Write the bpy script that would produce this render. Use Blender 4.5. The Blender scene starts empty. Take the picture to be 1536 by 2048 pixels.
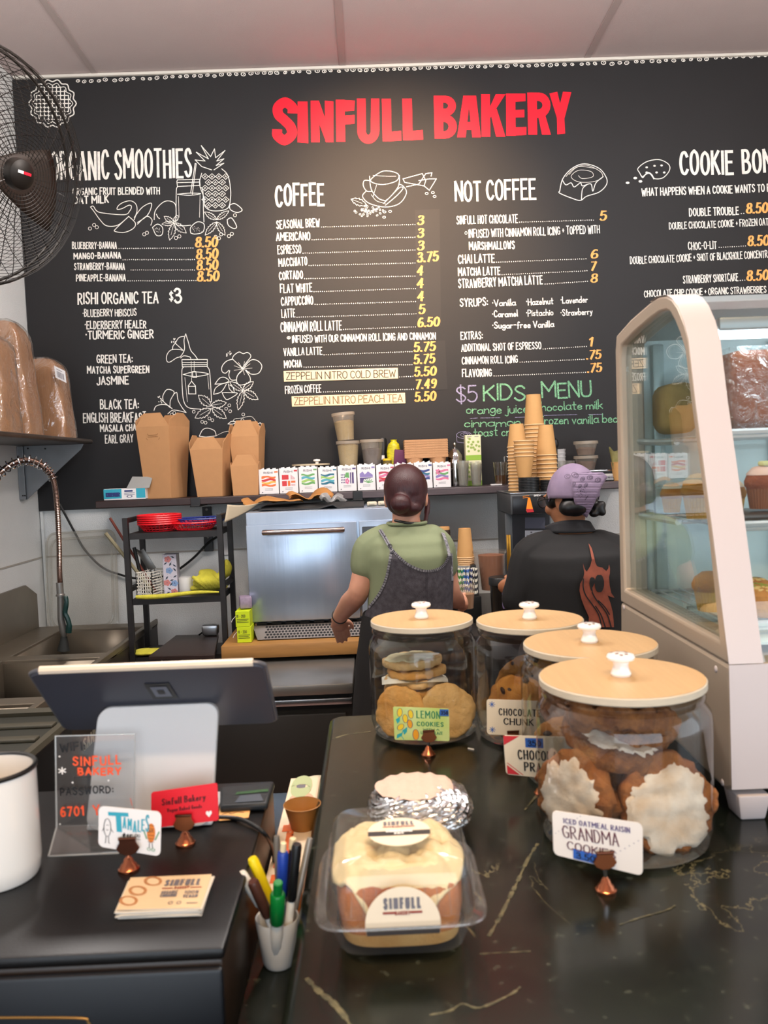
import bpy, bmesh, math, random
from mathutils import Vector, Matrix, Euler
R = math.radians
PI = math.pi
random.seed(7)
sc = bpy.context.scene
COL = sc.collection

# ---------------------------------------------------------------- camera
FPX = 1650.0
CAMZ = 1.52
ZCEIL = 3.47
_y, _p, _r = R(.83), R(3.3), R(2.2)
_f = Vector((math.sin(_y)*math.cos(_p), math.cos(_y)*math.cos(_p), -math.sin(_p)))
_r0 = Vector((math.cos(_y), -math.sin(_y), 0))
_u0 = _r0.cross(_f)
RT = _r0*math.cos(_r) - _u0*math.sin(_r)
UP = _r0*math.sin(_r) + _u0*math.cos(_r)
FW = _f
CAM = Vector((0, 0, CAMZ))
cam_d = bpy.data.cameras.new('camera')
cam = bpy.data.objects.new('camera', cam_d); COL.objects.link(cam)
m = Matrix((RT, UP, -FW)).transposed().to_4x4(); m.translation = CAM
cam.matrix_world = m
cam_d.sensor_fit = 'HORIZONTAL'; cam_d.sensor_width = 36; cam_d.lens = 36*FPX/1536
cam_d.clip_start = .05; cam_d.clip_end = 60
cam_d.dof.use_dof = True; cam_d.dof.focus_distance = 3.3; cam_d.dof.aperture_fstop = 11
sc.camera = cam

# ---------------------------------------------------------------- light
sc.view_settings.view_transform = 'Standard'
sc.view_settings.look = 'None'
sc.view_settings.gamma = 1
sc.view_settings.use_curve_mapping = False
sc.view_settings.exposure = 0.2
sc.cycles.use_denoising = True
sc.cycles.max_bounces = 10; sc.cycles.transparent_max_bounces = 40
sc.cycles.glossy_bounces = 4; sc.cycles.diffuse_bounces = 4
sc.cycles.sample_clamp_indirect = 6
sc.cycles.caustics_reflective = False; sc.cycles.caustics_refractive = False
world = bpy.data.worlds.new('world'); sc.world = world
world.use_nodes = True
wb = world.node_tree.nodes['Background']
wb.inputs[0].default_value = (.75, .86, 1, 1); wb.inputs[1].default_value = 1.0

def area(name, loc, aim, sx, sy, power, col, spread=180):
    d = bpy.data.lights.new(name, 'AREA'); d.shape = 'RECTANGLE'; d.size = sx; d.size_y = sy
    d.energy = power; d.color = col; d.spread = R(spread)
    o = bpy.data.objects.new(name, d); COL.objects.link(o); o.location = loc
    o.rotation_euler = (Vector(aim)-Vector(loc)).to_track_quat('-Z', 'Y').to_euler()
    return o
def spot(name, loc, aim, power, col, angle=60, blend=.6, rad=.03):
    d = bpy.data.lights.new(name, 'SPOT'); d.energy = power; d.color = col
    d.spot_size = R(angle); d.spot_blend = blend; d.shadow_soft_size = rad
    o = bpy.data.objects.new(name, d); COL.objects.link(o); o.location = loc
    o.rotation_euler = (Vector(aim)-Vector(loc)).to_track_quat('-Z', 'Y').to_euler()
    return o
# daylight through the shop front behind the viewer, and the sun falling on the customers' floor
area('daylight_window', (.5, -2.9, 1.55), (.5, 4, 1.35), 4.6, 2.3, 95, (.80, .90, 1))
area('daylight_side_window', (3.0, .3, 1.7), (0, 2.2, 1.2), 2.0, 1.6, 14, (.80, .90, 1))
sd = bpy.data.lights.new('sun', 'SUN'); sd.energy = 9; sd.color = (1, .90, .80); sd.angle = R(.6)
so = bpy.data.objects.new('sun', sd); COL.objects.link(so); so.rotation_euler = Vector((.15, 1, -.95)).to_track_quat('-Z', 'Y').to_euler()
# warm track spots over the counter
WARM = (1, .72, .42)
for i in range(6):
    spot('track_spot', (-.45+.22*i, .05+.02*(i % 2), 3.05), (-.3+.18*i, 1.15, 1.0), 24, WARM, 70, .8, .03)
# warm spots washing the menu board and the working side
spot('board_spot', (.16, 2.3, 3.3), (.17, 4.1, 2.58), 400, (1, .64, .37), 56, 1, .05)
spot('work_spot', (-.2, 2.2, 3.35), (-.1, 3.4, .9), 30, (1, .84, .68), 80, .9, .06)
# unseen point lights added above the picture to brighten ceiling and board
def fill_point(loc, power, col, rad=.09):
    d = bpy.data.lights.new('ceiling_fill', 'POINT'); d.energy = power; d.color = col; d.shadow_soft_size = rad
    o = bpy.data.objects.new('ceiling_fill', d); COL.objects.link(o); o.location = loc
area('wall_fill', (.3, 2.65, ZCEIL-.03), (.3, 2.95, 0), 2.4, .5, 40, (1, .97, .94))  # unseen panel added to brighten the lower back wall
for gx_ in (-.75, .55, 1.85): fill_point((gx_, 2.15, 2.88), 44, (1, .94, .90))

# ---------------------------------------------------------------- pixel to place
def ray(px, py):
    return FW + RT*((px-768)/FPX) + UP*((1024-py)/FPX)
def P(px, py, Y):
    d = ray(px, py); return CAM + d*(Y/d.y)
def PZ(px, py, z):
    d = ray(px, py); return CAM + d*((z-CAMZ)/d.z)
def PX(px, py, x):
    d = ray(px, py); return CAM + d*(x/d.x)
def S(n, Y):
    return n*Y/FPX

# ---------------------------------------------------------------- materials
def lin(h):
    if isinstance(h, str):
        h = h.lstrip('#'); c = [int(h[i:i+2], 16)/255 for i in (0, 2, 4)]
        return tuple(((v+.055)/1.055)**2.4 if v > .04045 else v/12.92 for v in c)
    return tuple(h)
MATS = {}
def mat(name, col, rough=.5, metal=0, spec=.5, noise=0, nscale=20, col2=None, bump=0, bscale=80, coat=0, emit=0, sss=0, stretch=None, detail=4):
    if name in MATS: return MATS[name]
    m = bpy.data.materials.new(name); m.use_nodes = True; MATS[name] = m
    nt = m.node_tree; b = nt.nodes['Principled BSDF']
    c = lin(col)
    b.inputs['Base Color'].default_value = (*c, 1)
    b.inputs['Roughness'].default_value = rough; b.inputs['Metallic'].default_value = metal
    b.inputs['Specular IOR Level'].default_value = spec
    if coat: b.inputs['Coat Weight'].default_value = coat; b.inputs['Coat Roughness'].default_value = .08
    if emit: b.inputs['Emission Color'].default_value = (*c, 1); b.inputs['Emission Strength'].default_value = emit
    if sss: b.inputs['Subsurface Weight'].default_value = sss; b.inputs['Subsurface Radius'].default_value = (.01, .004, .002)
    if noise or bump:
        tc = nt.nodes.new('ShaderNodeTexCoord'); src = tc.outputs['Object']
        if stretch:
            mp = nt.nodes.new('ShaderNodeMapping'); mp.inputs['Scale'].default_value = stretch
            nt.links.new(src, mp.inputs[0]); src = mp.outputs[0]
        if noise:
            n = nt.nodes.new('ShaderNodeTexNoise'); n.inputs['Scale'].default_value = nscale; n.inputs['Detail'].default_value = detail
            nt.links.new(src, n.inputs['Vector'])
            r = nt.nodes.new('ShaderNodeValToRGB')
            r.color_ramp.elements[0].position = .5-.25; r.color_ramp.elements[1].position = .5+.25
            c2 = lin(col2) if col2 else tuple(v*(1-noise) for v in c)
            r.color_ramp.elements[0].color = (*c2, 1); r.color_ramp.elements[1].color = (*c, 1)
            nt.links.new(n.outputs['Fac'], r.inputs[0]); nt.links.new(r.outputs[0], b.inputs['Base Color'])
        if bump:
            n2 = nt.nodes.new('ShaderNodeTexNoise'); n2.inputs['Scale'].default_value = bscale; n2.inputs['Detail'].default_value = 3
            nt.links.new(src, n2.inputs['Vector'])
            bp = nt.nodes.new('ShaderNodeBump'); bp.inputs['Strength'].default_value = bump; bp.inputs['Distance'].default_value = .004
            nt.links.new(n2.outputs['Fac'], bp.inputs['Height']); nt.links.new(bp.outputs[0], b.inputs['Normal'])
    return m
def clear(name, tint=(1, 1, 1), gloss=1.0, base=.04, rough=.02, haze=0, hcol=(1, 1, 1), bump=0, bscale=25):
    """thin clear glass or plastic: see-through, with a Fresnel sheen and an optional milky share"""
    if name in MATS: return MATS[name]
    m = bpy.data.materials.new(name); m.use_nodes = True; MATS[name] = m
    nt = m.node_tree; N = nt.nodes; L = nt.links; N.clear()
    out = N.new('ShaderNodeOutputMaterial')
    t = N.new('ShaderNodeBsdfTransparent'); t.inputs[0].default_value = (*tint, 1)
    g = N.new('ShaderNodeBsdfGlossy'); g.inputs['Roughness'].default_value = rough
    lw = N.new('ShaderNodeLayerWeight'); lw.inputs['Blend'].default_value = .25
    mr = N.new('ShaderNodeMapRange'); mr.inputs['To Min'].default_value = base; mr.inputs['To Max'].default_value = min(1, base+.75*gloss)
    pw = N.new('ShaderNodeMath'); pw.operation = 'POWER'; pw.inputs[1].default_value = 1.6
    L.new(lw.outputs['Facing'], pw.inputs[0]); L.new(pw.outputs[0], mr.inputs['Value'])
    mx = N.new('ShaderNodeMixShader'); L.new(mr.outputs[0], mx.inputs[0]); L.new(t.outputs[0], mx.inputs[1]); L.new(g.outputs[0], mx.inputs[2])
    last = mx
    if haze:
        d = N.new('ShaderNodeBsdfDiffuse'); d.inputs[0].default_value = (*hcol, 1)
        tl = N.new('ShaderNodeBsdfTranslucent'); tl.inputs[0].default_value = (*hcol, 1)
        ad = N.new('ShaderNodeMixShader'); ad.inputs[0].default_value = .5; L.new(d.outputs[0], ad.inputs[1]); L.new(tl.outputs[0], ad.inputs[2])
        mh = N.new('ShaderNodeMixShader'); mh.inputs[0].default_value = haze
        L.new(mx.outputs[0], mh.inputs[1]); L.new(ad.outputs[0], mh.inputs[2]); last = mh
    if bump:
        tc = N.new('ShaderNodeTexCoord')
        n2 = N.new('ShaderNodeTexNoise'); n2.inputs['Scale'].default_value = bscale; n2.inputs['Detail'].default_value = 4; n2.inputs['Distortion'].default_value = 1.2
        L.new(tc.outputs['Object'], n2.inputs['Vector'])
        bp = N.new('ShaderNodeBump'); bp.inputs['Strength'].default_value = bump; bp.inputs['Distance'].default_value = .02
        L.new(n2.outputs['Fac'], bp.inputs['Height']); L.new(bp.outputs[0], g.inputs['Normal']); L.new(bp.outputs[0], lw.inputs['Normal'])
    L.new(last.outputs[0], out.inputs[0])
    return m

# ---------------------------------------------------------------- objects
def tag(o, label=None, cat=None, group=None, kind=None):
    if label: o['label'] = label
    if cat: o['category'] = cat
    if group: o['group'] = group
    if kind: o['kind'] = kind
    return o
def thing(name, loc, label, cat, group=None, rz=0):
    o = bpy.data.objects.new(name, None); COL.objects.link(o)
    o.empty_display_size = .05
    o.location = loc; o.rotation_euler = (0, 0, rz)
    return tag(o, label, cat, group)
def chain(o):
    M = Matrix.Identity(4)
    while o is not None:
        M = Matrix.LocRotScale(o.location, o.rotation_euler, o.scale) @ M; o = o.parent
    return M
def kids(o): return [c for c in bpy.data.objects if c.parent == o]
def dup(root, loc, rz=0, label=None, group=None, rot=None):
    r = root.copy(); COL.objects.link(r); r.location = loc; r.rotation_euler = rot or (0, 0, rz)
    if label: r['label'] = label
    if group: r['group'] = group
    for ch in kids(root):
        c = ch.copy(); COL.objects.link(c); c.parent = r
        for g in kids(ch):
            d = g.copy(); COL.objects.link(d); d.parent = c
    return r

class MB:
    """collects shapes into one mesh"""
    def __init__(s): s.bm = bmesh.new()
    def _x(s, geom, M):
        bmesh.ops.transform(s.bm, matrix=M, verts=[v for v in geom if isinstance(v, bmesh.types.BMVert)])
    def box(s, c, size, rot=(0, 0, 0), bev=0, seg=2, taper=None):
        g = bmesh.ops.create_cube(s.bm, size=1)['verts']
        for v in g:
            v.co = Vector((v.co.x*size[0], v.co.y*size[1], v.co.z*size[2]))
            if taper and v.co.z > 0: v.co.x *= taper[0]; v.co.y *= taper[1]
        if bev:
            es = list({e for v in g for e in v.link_edges})
            r = bmesh.ops.bevel(s.bm, geom=es, offset=bev, segments=seg, profile=.5, affect='EDGES')
            g = list({v for f in r['faces'] for v in f.verts} | {v for v in g if v.is_valid})
        s._x(g, Matrix.Translation(c) @ Euler(rot).to_matrix().to_4x4()); return s
    def lathe(s, prof, seg=32, M=None, cap=False, sx=1, sy=1):
        rings = []
        for r, z in prof:
            if r < 1e-6: rings.append([s.bm.verts.new((0, 0, z))])
            else: rings.append([s.bm.verts.new((r*sx*math.cos(2*PI*i/seg), r*sy*math.sin(2*PI*i/seg), z)) for i in range(seg)])
        for a, b in zip(rings, rings[1:]):
            for i in range(seg):
                j = (i+1) % seg
                f = [a[0] if len(a) == 1 else a[i], a[0] if len(a) == 1 else a[j], b[0] if len(b) == 1 else b[j], b[0] if len(b) == 1 else b[i]]
                u = []
                for v in f:
                    if v not in u: u.append(v)
                if len(u) > 2: s.bm.faces.new(u)
        if cap:
            for rr in (rings[0], rings[-1]):
                if len(rr) > 2: s.bm.faces.new(rr)
        if M is not None: s._x([v for r in rings for v in r], M)
        return s
    def cyl(s, a, b, r1, r2=None, seg=16, cap=True):
        a, b = Vector(a), Vector(b); r2 = r1 if r2 is None else r2
        d = b-a; q = d.to_track_quat('Z', 'Y').to_matrix().to_4x4()
        return s.lathe([(r1, 0), (r2, d.length)], seg, Matrix.Translation(a) @ q, cap)
    def ball(s, c, r, seg=16, rings=10, rot=(0, 0, 0)):
        if not hasattr(r, '__len__'): r = (r, r, r)
        g = bmesh.ops.create_uvsphere(s.bm, u_segments=seg, v_segments=rings, radius=1)['verts']
        s._x(g, Matrix.Translation(c) @ Euler(rot).to_matrix().to_4x4() @ Matrix.Diagonal((*r, 1))); return s
    def tube(s, pts, r, seg=8, closed=False, cap=True):
        pts = [Vector(p) for p in pts]; n = len(pts)
        rr = r if hasattr(r, '__len__') else [r]*n
        rings = []; up = None
        for i, p in enumerate(pts):
            if closed: t = pts[(i+1) % n]-pts[i-1]
            else: t = pts[min(i+1, n-1)]-pts[max(i-1, 0)]
            if t.length < 1e-9: t = Vector((0, 0, 1))
            t.normalize()
            if up is None: up = t.orthogonal().normalized()
            up = (up - t*up.dot(t))
            up = up.normalized() if up.length > 1e-6 else t.orthogonal().normalized()
            w = t.cross(up)
            rings.append([s.bm.verts.new(p + (up*math.cos(2*PI*k/seg)+w*math.sin(2*PI*k/seg))*rr[i]) for k in range(seg)])
        for i in range(n if closed else n-1):
            a, b = rings[i], rings[(i+1) % n]
            for k in range(seg):
                s.bm.faces.new((a[k], a[(k+1) % seg], b[(k+1) % seg], b[k]))
        if cap and not closed:
            s.bm.faces.new(rings[0][::-1]); s.bm.faces.new(rings[-1])
        return s
    def poly(s, pts, off=None):
        """a face, or a prism when off (a vector) is given"""
        vs = [s.bm.verts.new(p) for p in pts]
        f = s.bm.faces.new(vs)
        if off is not None:
            r = bmesh.ops.extrude_face_region(s.bm, geom=[f])
            bmesh.ops.translate(s.bm, vec=Vector(off), verts=[v for v in r['geom'] if isinstance(v, bmesh.types.BMVert)])
        return s
    def grid(s, fn, nu, nv, thick=0):
        V = [[s.bm.verts.new(fn(i/nu, j/nv)) for j in range(nv+1)] for i in range(nu+1)]
        for i in range(nu):
            for j in range(nv):
                s.bm.faces.new((V[i][j], V[i+1][j], V[i+1][j+1], V[i][j+1]))
        return s
    def build(s, name, m, parent=None, local=False, smooth=True, bevel=0, subd=0, solid=0, remesh=0, smoothit=0, angle=40):
        bmesh.ops.recalc_face_normals(s.bm, faces=s.bm.faces)
        if parent is not None and not local:
            bmesh.ops.transform(s.bm, matrix=chain(parent).inverted(), verts=s.bm.verts)
        me = bpy.data.meshes.new(name); s.bm.to_mesh(me); s.bm.free()
        o = bpy.data.objects.new(name, me); COL.objects.link(o)
        if m is not None:
            for mm in (m if isinstance(m, (list, tuple)) else [m]): me.materials.append(mm)
        if parent is not None: o.parent = parent
        if solid:
            md = o.modifiers.new('solid', 'SOLIDIFY'); md.thickness = solid; md.offset = 0
        if bevel:
            md = o.modifiers.new('bevel', 'BEVEL'); md.width = bevel; md.segments = 2; md.limit_method = 'ANGLE'; md.angle_limit = R(35)
        if remesh:
            md = o.modifiers.new('remesh', 'REMESH'); md.mode = 'VOXEL'; md.voxel_size = remesh; md.use_smooth_shade = True
            if smoothit:
                md = o.modifiers.new('smooth', 'SMOOTH'); md.factor = .5; md.iterations = smoothit
        if subd:
            md = o.modifiers.new('subd', 'SUBSURF'); md.levels = subd; md.render_levels = subd
        if smooth:
            for p in me.polygons: p.use_smooth = True
            if not remesh and not subd:
                try: me.set_sharp_from_angle(angle=R(angle))
                except Exception: pass
        return o

def crom(pts, n=6, closed=False):
    """smooth curve through the points"""
    pts = [Vector(p) for p in pts]; N = len(pts); out = []
    if N < 3: return pts
    for i in range(N if closed else N-1):
        if closed: a, b, c, d = pts[i-1], pts[i], pts[(i+1) % N], pts[(i+2) % N]
        else: a, b, c, d = pts[max(i-1, 0)], pts[i], pts[i+1], pts[min(i+2, N-1)]
        for k in range(n):
            t = k/n
            out.append(.5*((2*b)+(c-a)*t+(2*a-5*b+4*c-d)*t*t+(3*b-a-3*c+d)*t**3))
    if not closed: out.append(pts[-1])
    return out
# ---------------------------------------------------------------- hand lettering: single-stroke letters
GL = {}
def _g(txt):
    for line in txt.strip().split('\n'):
        k, w, d = line.split(' ', 2)
        st = []
        for s in d.split('|'):
            sm = s.startswith('~'); pts = [tuple(map(float, q.split(','))) for q in s.lstrip('~').split()]
            st.append([tuple(v) for v in crom([(x, y, 0) for x, y in pts], 5)] if sm else pts)
        GL[k] = (float(w), [[(p[0], p[1]) for p in q] for q in st])
_g('''A .5 0,0 .25,1 .5,0|.1,.34 .4,.34
B .45 0,0 0,1|~0,1 .28,.98 .38,.77 .27,.56 0,.53|~0,.53 .33,.48 .45,.26 .31,.03 0,0
C .45 ~.44,.8 .3,.99 .1,.9 0,.5 .1,.1 .3,.01 .45,.18
D .47 0,0 0,1|~0,1 .28,.94 .46,.5 .28,.06 0,0
E .4 .4,1 0,1 0,0 .42,0|0,.53 .34,.53
F .4 .4,1 0,1 0,0|0,.52 .34,.52
G .48 ~.44,.8 .3,.99 .1,.9 0,.5 .1,.1 .3,.01 .46,.14|.46,.1 .46,.45 .26,.45
H .46 0,0 0,1|.46,0 .46,1|0,.5 .46,.5
I .02 .01,0 .01,1
J .36 ~.36,1 .36,.3 .28,.05 .1,.02 0,.2
K .45 0,0 0,1|.42,1 0,.45|.12,.58 .46,0
L .38 0,1 0,0 .38,0
M .66 0,0 0,1 .33,.38 .66,1 .66,0
N .48 0,0 0,1 .48,0 .48,1
O .48 ~.24,1 .06,.85 0,.5 .06,.15 .24,0 .42,.15 .48,.5 .42,.85 .24,1
P .42 0,0 0,1|~0,1 .3,.97 .42,.75 .3,.5 0,.45
Q .48 ~.24,1 .06,.85 0,.5 .06,.15 .24,0 .42,.15 .48,.5 .42,.85 .24,1|.3,.22 .5,-.08
R .44 0,0 0,1|~0,1 .3,.97 .41,.75 .3,.53 0,.48|.14,.48 .45,0
S .42 ~.4,.84 .28,.99 .1,.95 .03,.77 .12,.6 .3,.45 .41,.27 .32,.05 .14,.01 0,.17
T .46 0,1 .46,1|.23,1 .23,0
U .46 ~0,1 0,.3 .08,.04 .23,0 .38,.04 .46,.3 .46,1
V .48 0,1 .24,0 .48,1
W .66 0,1 .16,0 .33,.75 .5,0 .66,1
X .46 0,0 .46,1|0,1 .46,0
Y .46 0,1 .23,.48 .46,1|.23,.48 .23,0
Z .42 0,1 .42,1 0,0 .44,0
a .4 ~.36,.42 .2,.5 .03,.38 .02,.14 .14,.01 .3,.06 .38,.25|~.38,.5 .37,.15 .44,.01
b .36 0,1 0,0|~0,.3 .16,.5 .33,.4 .34,.15 .2,0 0,.08
c .32 ~.3,.4 .18,.5 .04,.38 .02,.15 .14,.01 .32,.1
d .38 ~.35,.4 .2,.5 .04,.38 .02,.14 .14,.01 .34,.12|.36,1 .36,0
e .34 ~.03,.26 .32,.28 .26,.46 .12,.47 .02,.28 .06,.06 .2,0 .34,.09
f .3 ~.32,.9 .22,1 .12,.85 .12,.3 .1,-.1|0,.5 .26,.5
g .36 ~.34,.42 .2,.5 .04,.38 .03,.16 .16,.03 .34,.2|~.35,.5 .35,-.1 .25,-.3 .08,-.28 .02,-.18
h .34 0,1 0,0|~0,.3 .16,.49 .3,.4 .33,0
i .03 .02,.5 .02,0|.02,.7 .03,.76
j .18 ~.16,.5 .16,-.12 .08,-.3 -.06,-.22|.16,.7 .17,.76
k .32 0,1 0,0|.3,.5 0,.22|.1,.3 .33,0
l .05 ~.02,1 .02,.1 .08,0
m .54 0,.5 0,0|~0,.3 .13,.49 .26,.4 .27,0|~.27,.3 .4,.49 .52,.4 .54,0
n .33 0,.5 0,0|~0,.28 .16,.49 .3,.4 .33,0
o .34 ~.17,.5 .03,.4 .02,.12 .17,0 .32,.12 .32,.38 .17,.5
p .34 0,.5 0,-.3|~0,.3 .16,.5 .32,.4 .33,.15 .18,0 0,.08
r .27 0,.5 0,0|~0,.28 .12,.48 .27,.46
s .28 ~.26,.42 .13,.5 .03,.4 .12,.27 .26,.14 .15,0 0,.08
t .28 .13,.95 .13,.05 .26,.02|0,.58 .28,.58
u .34 ~0,.5 .02,.12 .13,0 .3,.1 .33,.5|.33,.5 .35,0
v .32 0,.5 .15,0 .32,.5
w .46 0,.5 .11,0 .23,.4 .34,0 .46,.5
x .32 0,0 .32,.5|0,.5 .32,0
y .34 0,.5 .17,.05|~.34,.5 .2,.05 .1,-.25 0,-.28
z .3 0,.5 .3,.5 0,0 .32,0
0 .46 ~.23,1 .07,.85 0,.5 .07,.15 .23,0 .39,.15 .46,.5 .39,.85 .23,1
1 .24 0,.78 .17,1 .17,0
2 .42 ~.02,.75 .1,.95 .25,.99 .38,.85 .36,.62 .15,.3 0,.02|0,.02 .42,.02
3 .42 ~.02,.85 .15,.99 .33,.92 .36,.72 .25,.56 .12,.53|~.12,.53 .32,.48 .42,.27 .32,.04 .12,0 0,.16
4 .46 .32,0 .32,1 0,.32 .46,.32
5 .42 .38,1 .06,1 .04,.56|~.04,.56 .22,.63 .39,.5 .41,.25 .3,.03 .12,0 0,.13
6 .43 ~.36,.93 .22,.99 .06,.75 0,.35 .08,.05 .23,0 .39,.1 .42,.32 .33,.5 .18,.52 .03,.35
7 .42 0,1 .42,1 .14,0
8 .43 ~.22,.54 .06,.65 .05,.88 .22,1 .38,.88 .37,.65 .22,.54 .04,.4 .01,.15 .22,0 .42,.15 .4,.4 .22,.54
9 .43 ~.4,.65 .25,.5 .07,.56 .02,.78 .14,.98 .3,.96 .4,.75 .38,.35 .25,.03 .06,.06
. .06 .03,0 .03,.05
, .1 .07,.07 .02,-.12
- .28 .02,.48 .26,.48
: .06 .03,.12 .03,.19|.03,.55 .03,.62
+ .3 .15,.3 .15,.7|.02,.5 .28,.5
& .3 .15,.3 .15,.7|.02,.5 .28,.5
$ .42 ~.4,.84 .28,.95 .1,.92 .03,.75 .12,.6 .3,.45 .41,.27 .32,.08 .14,.05 0,.2|.21,1.1 .21,-.1
! .06 .03,1 .03,.3|.03,0 .03,.06
* .3 .15,.2 .15,.8|.02,.35 .28,.65|.28,.35 .02,.65
% .5 .5,1 0,0|~.1,1 .02,.85 .1,.7 .18,.85 .1,1|~.4,.3 .32,.15 .4,0 .48,.15 .4,.3
° .2 ~.1,.95 .02,.85 .1,.72 .18,.85 .1,.95
• .1 .05,.5 .05,.58''')

class Ink:
    """flat painted or printed marks: polygons in their own plane"""
    def __init__(s): s.P = []
    def fill(s, pts): s.P.append([(p[0], p[1]) for p in pts]); return s
    def stroke(s, pts, w, closed=False, nib=None, cap=.35):
        q = [Vector((p[0], p[1])) for p in pts]
        d = [q[0]]
        for p in q[1:]:
            if (p-d[-1]).length > 1e-6: d.append(p)
        q = d
        if closed and (q[0]-q[-1]).length < 1e-6: q.pop()
        n = len(q)
        if n == 1: return s.disc(q[0], w*.55)
        for i in range(1, n-1):
            if not closed and (q[i]-q[i-1]).normalized().dot((q[i+1]-q[i]).normalized()) < -.2:   # a hairpin: lift the brush and start anew
                s.stroke(q[:i+1], w, False, nib, cap); return s.stroke(q[i:], w, False, nib, cap)
        ext = w*cap
        if not closed:
            q = list(q); q[0] = q[0] + (q[0]-q[1]).normalized()*ext; q[-1] = q[-1] + (q[-1]-q[-2]).normalized()*ext
        L, Rr = [], []
        for i in range(n):
            a = q[i-1] if (i > 0 or closed) else None
            b = q[(i+1) % n] if (i < n-1 or closed) else None
            t1 = (q[i]-a).normalized() if a is not None else None
            t2 = (b-q[i]).normalized() if b is not None else None
            if t1 is None: t = t2; k = 1
            elif t2 is None: t = t1; k = 1
            else:
                t = t1+t2
                if t.length < .25: t = t1; k = 1
                else:
                    t.normalize(); k = min(1/max(abs(t.dot(t1)), .35), 1.8)
            nn = Vector((-t.y, t.x)); h = w*.5
            if nib: h = w*.5*(nib[0]+nib[1]*abs(t.x*nib[2]-t.y*nib[3]))
            L.append(q[i]+nn*h*k); Rr.append(q[i]-nn*h*k)
        for i in range(n if closed else n-1):
            j = (i+1) % n
            s.P.append([tuple(L[i]), tuple(L[j]), tuple(Rr[j]), tuple(Rr[i])])
        return s
    def disc(s, c, r, ry=None, seg=10):
        ry = ry or r
        s.P.append([(c[0]+r*math.cos(2*PI*i/seg), c[1]+ry*math.sin(2*PI*i/seg)) for i in range(seg)]); return s
    def ring(s, c, r, w, ry=None, seg=14, rot=0):
        ry = ry or r
        pts = []
        for i in range(seg):
            x, y = r*math.cos(2*PI*i/seg), ry*math.sin(2*PI*i/seg)
            pts.append((c[0]+x*math.cos(rot)-y*math.sin(rot), c[1]+x*math.sin(rot)+y*math.cos(rot)))
        return s.stroke(pts, w, True)
    def dots(s, a, b, step=4.2, r=1.1):
        a, b = Vector(a), Vector(b); n = max(1, int((b-a).length/step))
        for i in range(n):
            p = a+(b-a)*((i+.5)/n); s.disc(p + Vector((0, random.uniform(-.3, .3))), r*random.uniform(.8, 1.15), seg=6)
        return s
    def text(s, t, a, b, h, w, nib=None, slant=0, jit=0, gap=.17, space=.32, down=True, cap=.35):
        """letters filling the base line a to b; down=True when y grows downwards (photo pixels)"""
        a, b = Vector((a[0], a[1])), Vector((b[0], b[1])); ux = b-a; Ln = ux.length; ux.normalize()
        uy = Vector((ux.y, -ux.x)) if down else Vector((-ux.y, ux.x))
        w = min(w, max(Ln/len(t)*.31, 1.0 if down else w)); gp = w*(1+gap*1.6); tot = 0; fix = 0; g = []
        for ch in t:
            if ch == ' ': tot += space*.6; fix += gp*.5; continue
            gw = GL[ch][0] if ch in GL else .4
            g.append((ch, tot, fix, gw)); tot += gw; fix += gp
        fix -= gp
        k = (Ln-w-fix)/tot
        if k < h*.25: k = h*.25; r = (Ln-w-k*tot)/max(fix, 1e-6)
        else: r = 1
        for ch, x, fx, gw in g:
            if ch not in GL: continue
            jy = random.uniform(-jit, jit)*h; js = 1+random.uniform(-jit, jit)
            for st in GL[ch][1]:
                pts = [a + ux*(w*.5+(x+px+slant*py)*k+fx*r) + uy*(py*(h-w*.8)*js+w*.4+jy) for px, py in st]
                s.stroke(pts, w, nib=nib, cap=cap)
        return s
    def build(s, name, m, parent, fn):
        bm = bmesh.new()
        M = chain(parent).inverted()
        for i, pl in enumerate(s.P):
            a = Vector(fn(*pl[0])); e = 1e-2
            n = (Vector(fn(pl[0][0]+e, pl[0][1]))-a).cross(Vector(fn(pl[0][0], pl[0][1]+e))-a).normalized()
            if n.dot(CAM-a) < 0: n = -n
            n *= (i % 40)*1.2e-5      # brush strokes lie over one another
            try: bm.faces.new([bm.verts.new(M @ (Vector(fn(*p))+n)) for p in pl])
            except Exception: pass
        me = bpy.data.meshes.new(name); bm.to_mesh(me); bm.free()
        o = bpy.data.objects.new(name, me); COL.objects.link(o); me.materials.append(m); o.parent = parent
        return o
def onY(Y, lift=0):
    return lambda x, y: P(x, y, Y-lift)
def on_quad(tl, tr, br, bl, lift=.0004):
    """unit square (0,0 lower left to 1,1 upper right) onto a flat quad"""
    tl, tr, br, bl = map(Vector, (tl, tr, br, bl))
    n = (tr-tl).cross(bl-tl).normalized()
    def f(u, v):
        p = (bl*(1-u)+br*u)*(1-v)+(tl*(1-u)+tr*u)*v
        return p - n*lift
    return f
# ---------------------------------------------------------------- the room
YW = 4.12
XL = P(84, 1080, YW).x
XR = 3.2
ZC = P(700, 136, YW).z
YF = -3.0
M_frp = mat('frp_panel', '#e2e3e1', .55, bump=.55, bscale=190, noise=.05, nscale=6)
M_ceil = mat('ceiling_tile', '#bfb0ad', .9, bump=.25, bscale=420, noise=.04, nscale=8)
M_grid = mat('ceiling_grid', '#a89a96', .6)
M_trimw = mat('trim_white', '#d8d3c8', .5)
M_floor = mat('floor_tile', '#a37f74', .7, noise=.2, nscale=5)
M_wall = mat('wall_paint', '#cbc2b4', .7, noise=.05, nscale=3)
def struct(name, mb, m, **k):
    o = mb.build(name, m, **k); o['kind'] = 'structure'; return o
struct('wall_back', MB().box(((XL+XR)/2, YW+.05, ZC/2), (XR-XL+.2, .1, ZC)), M_frp)
struct('wall_left', MB().box((XL-.05, (YW+YF)/2, ZC/2), (.1, YW-YF, ZC)), M_frp)
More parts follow.
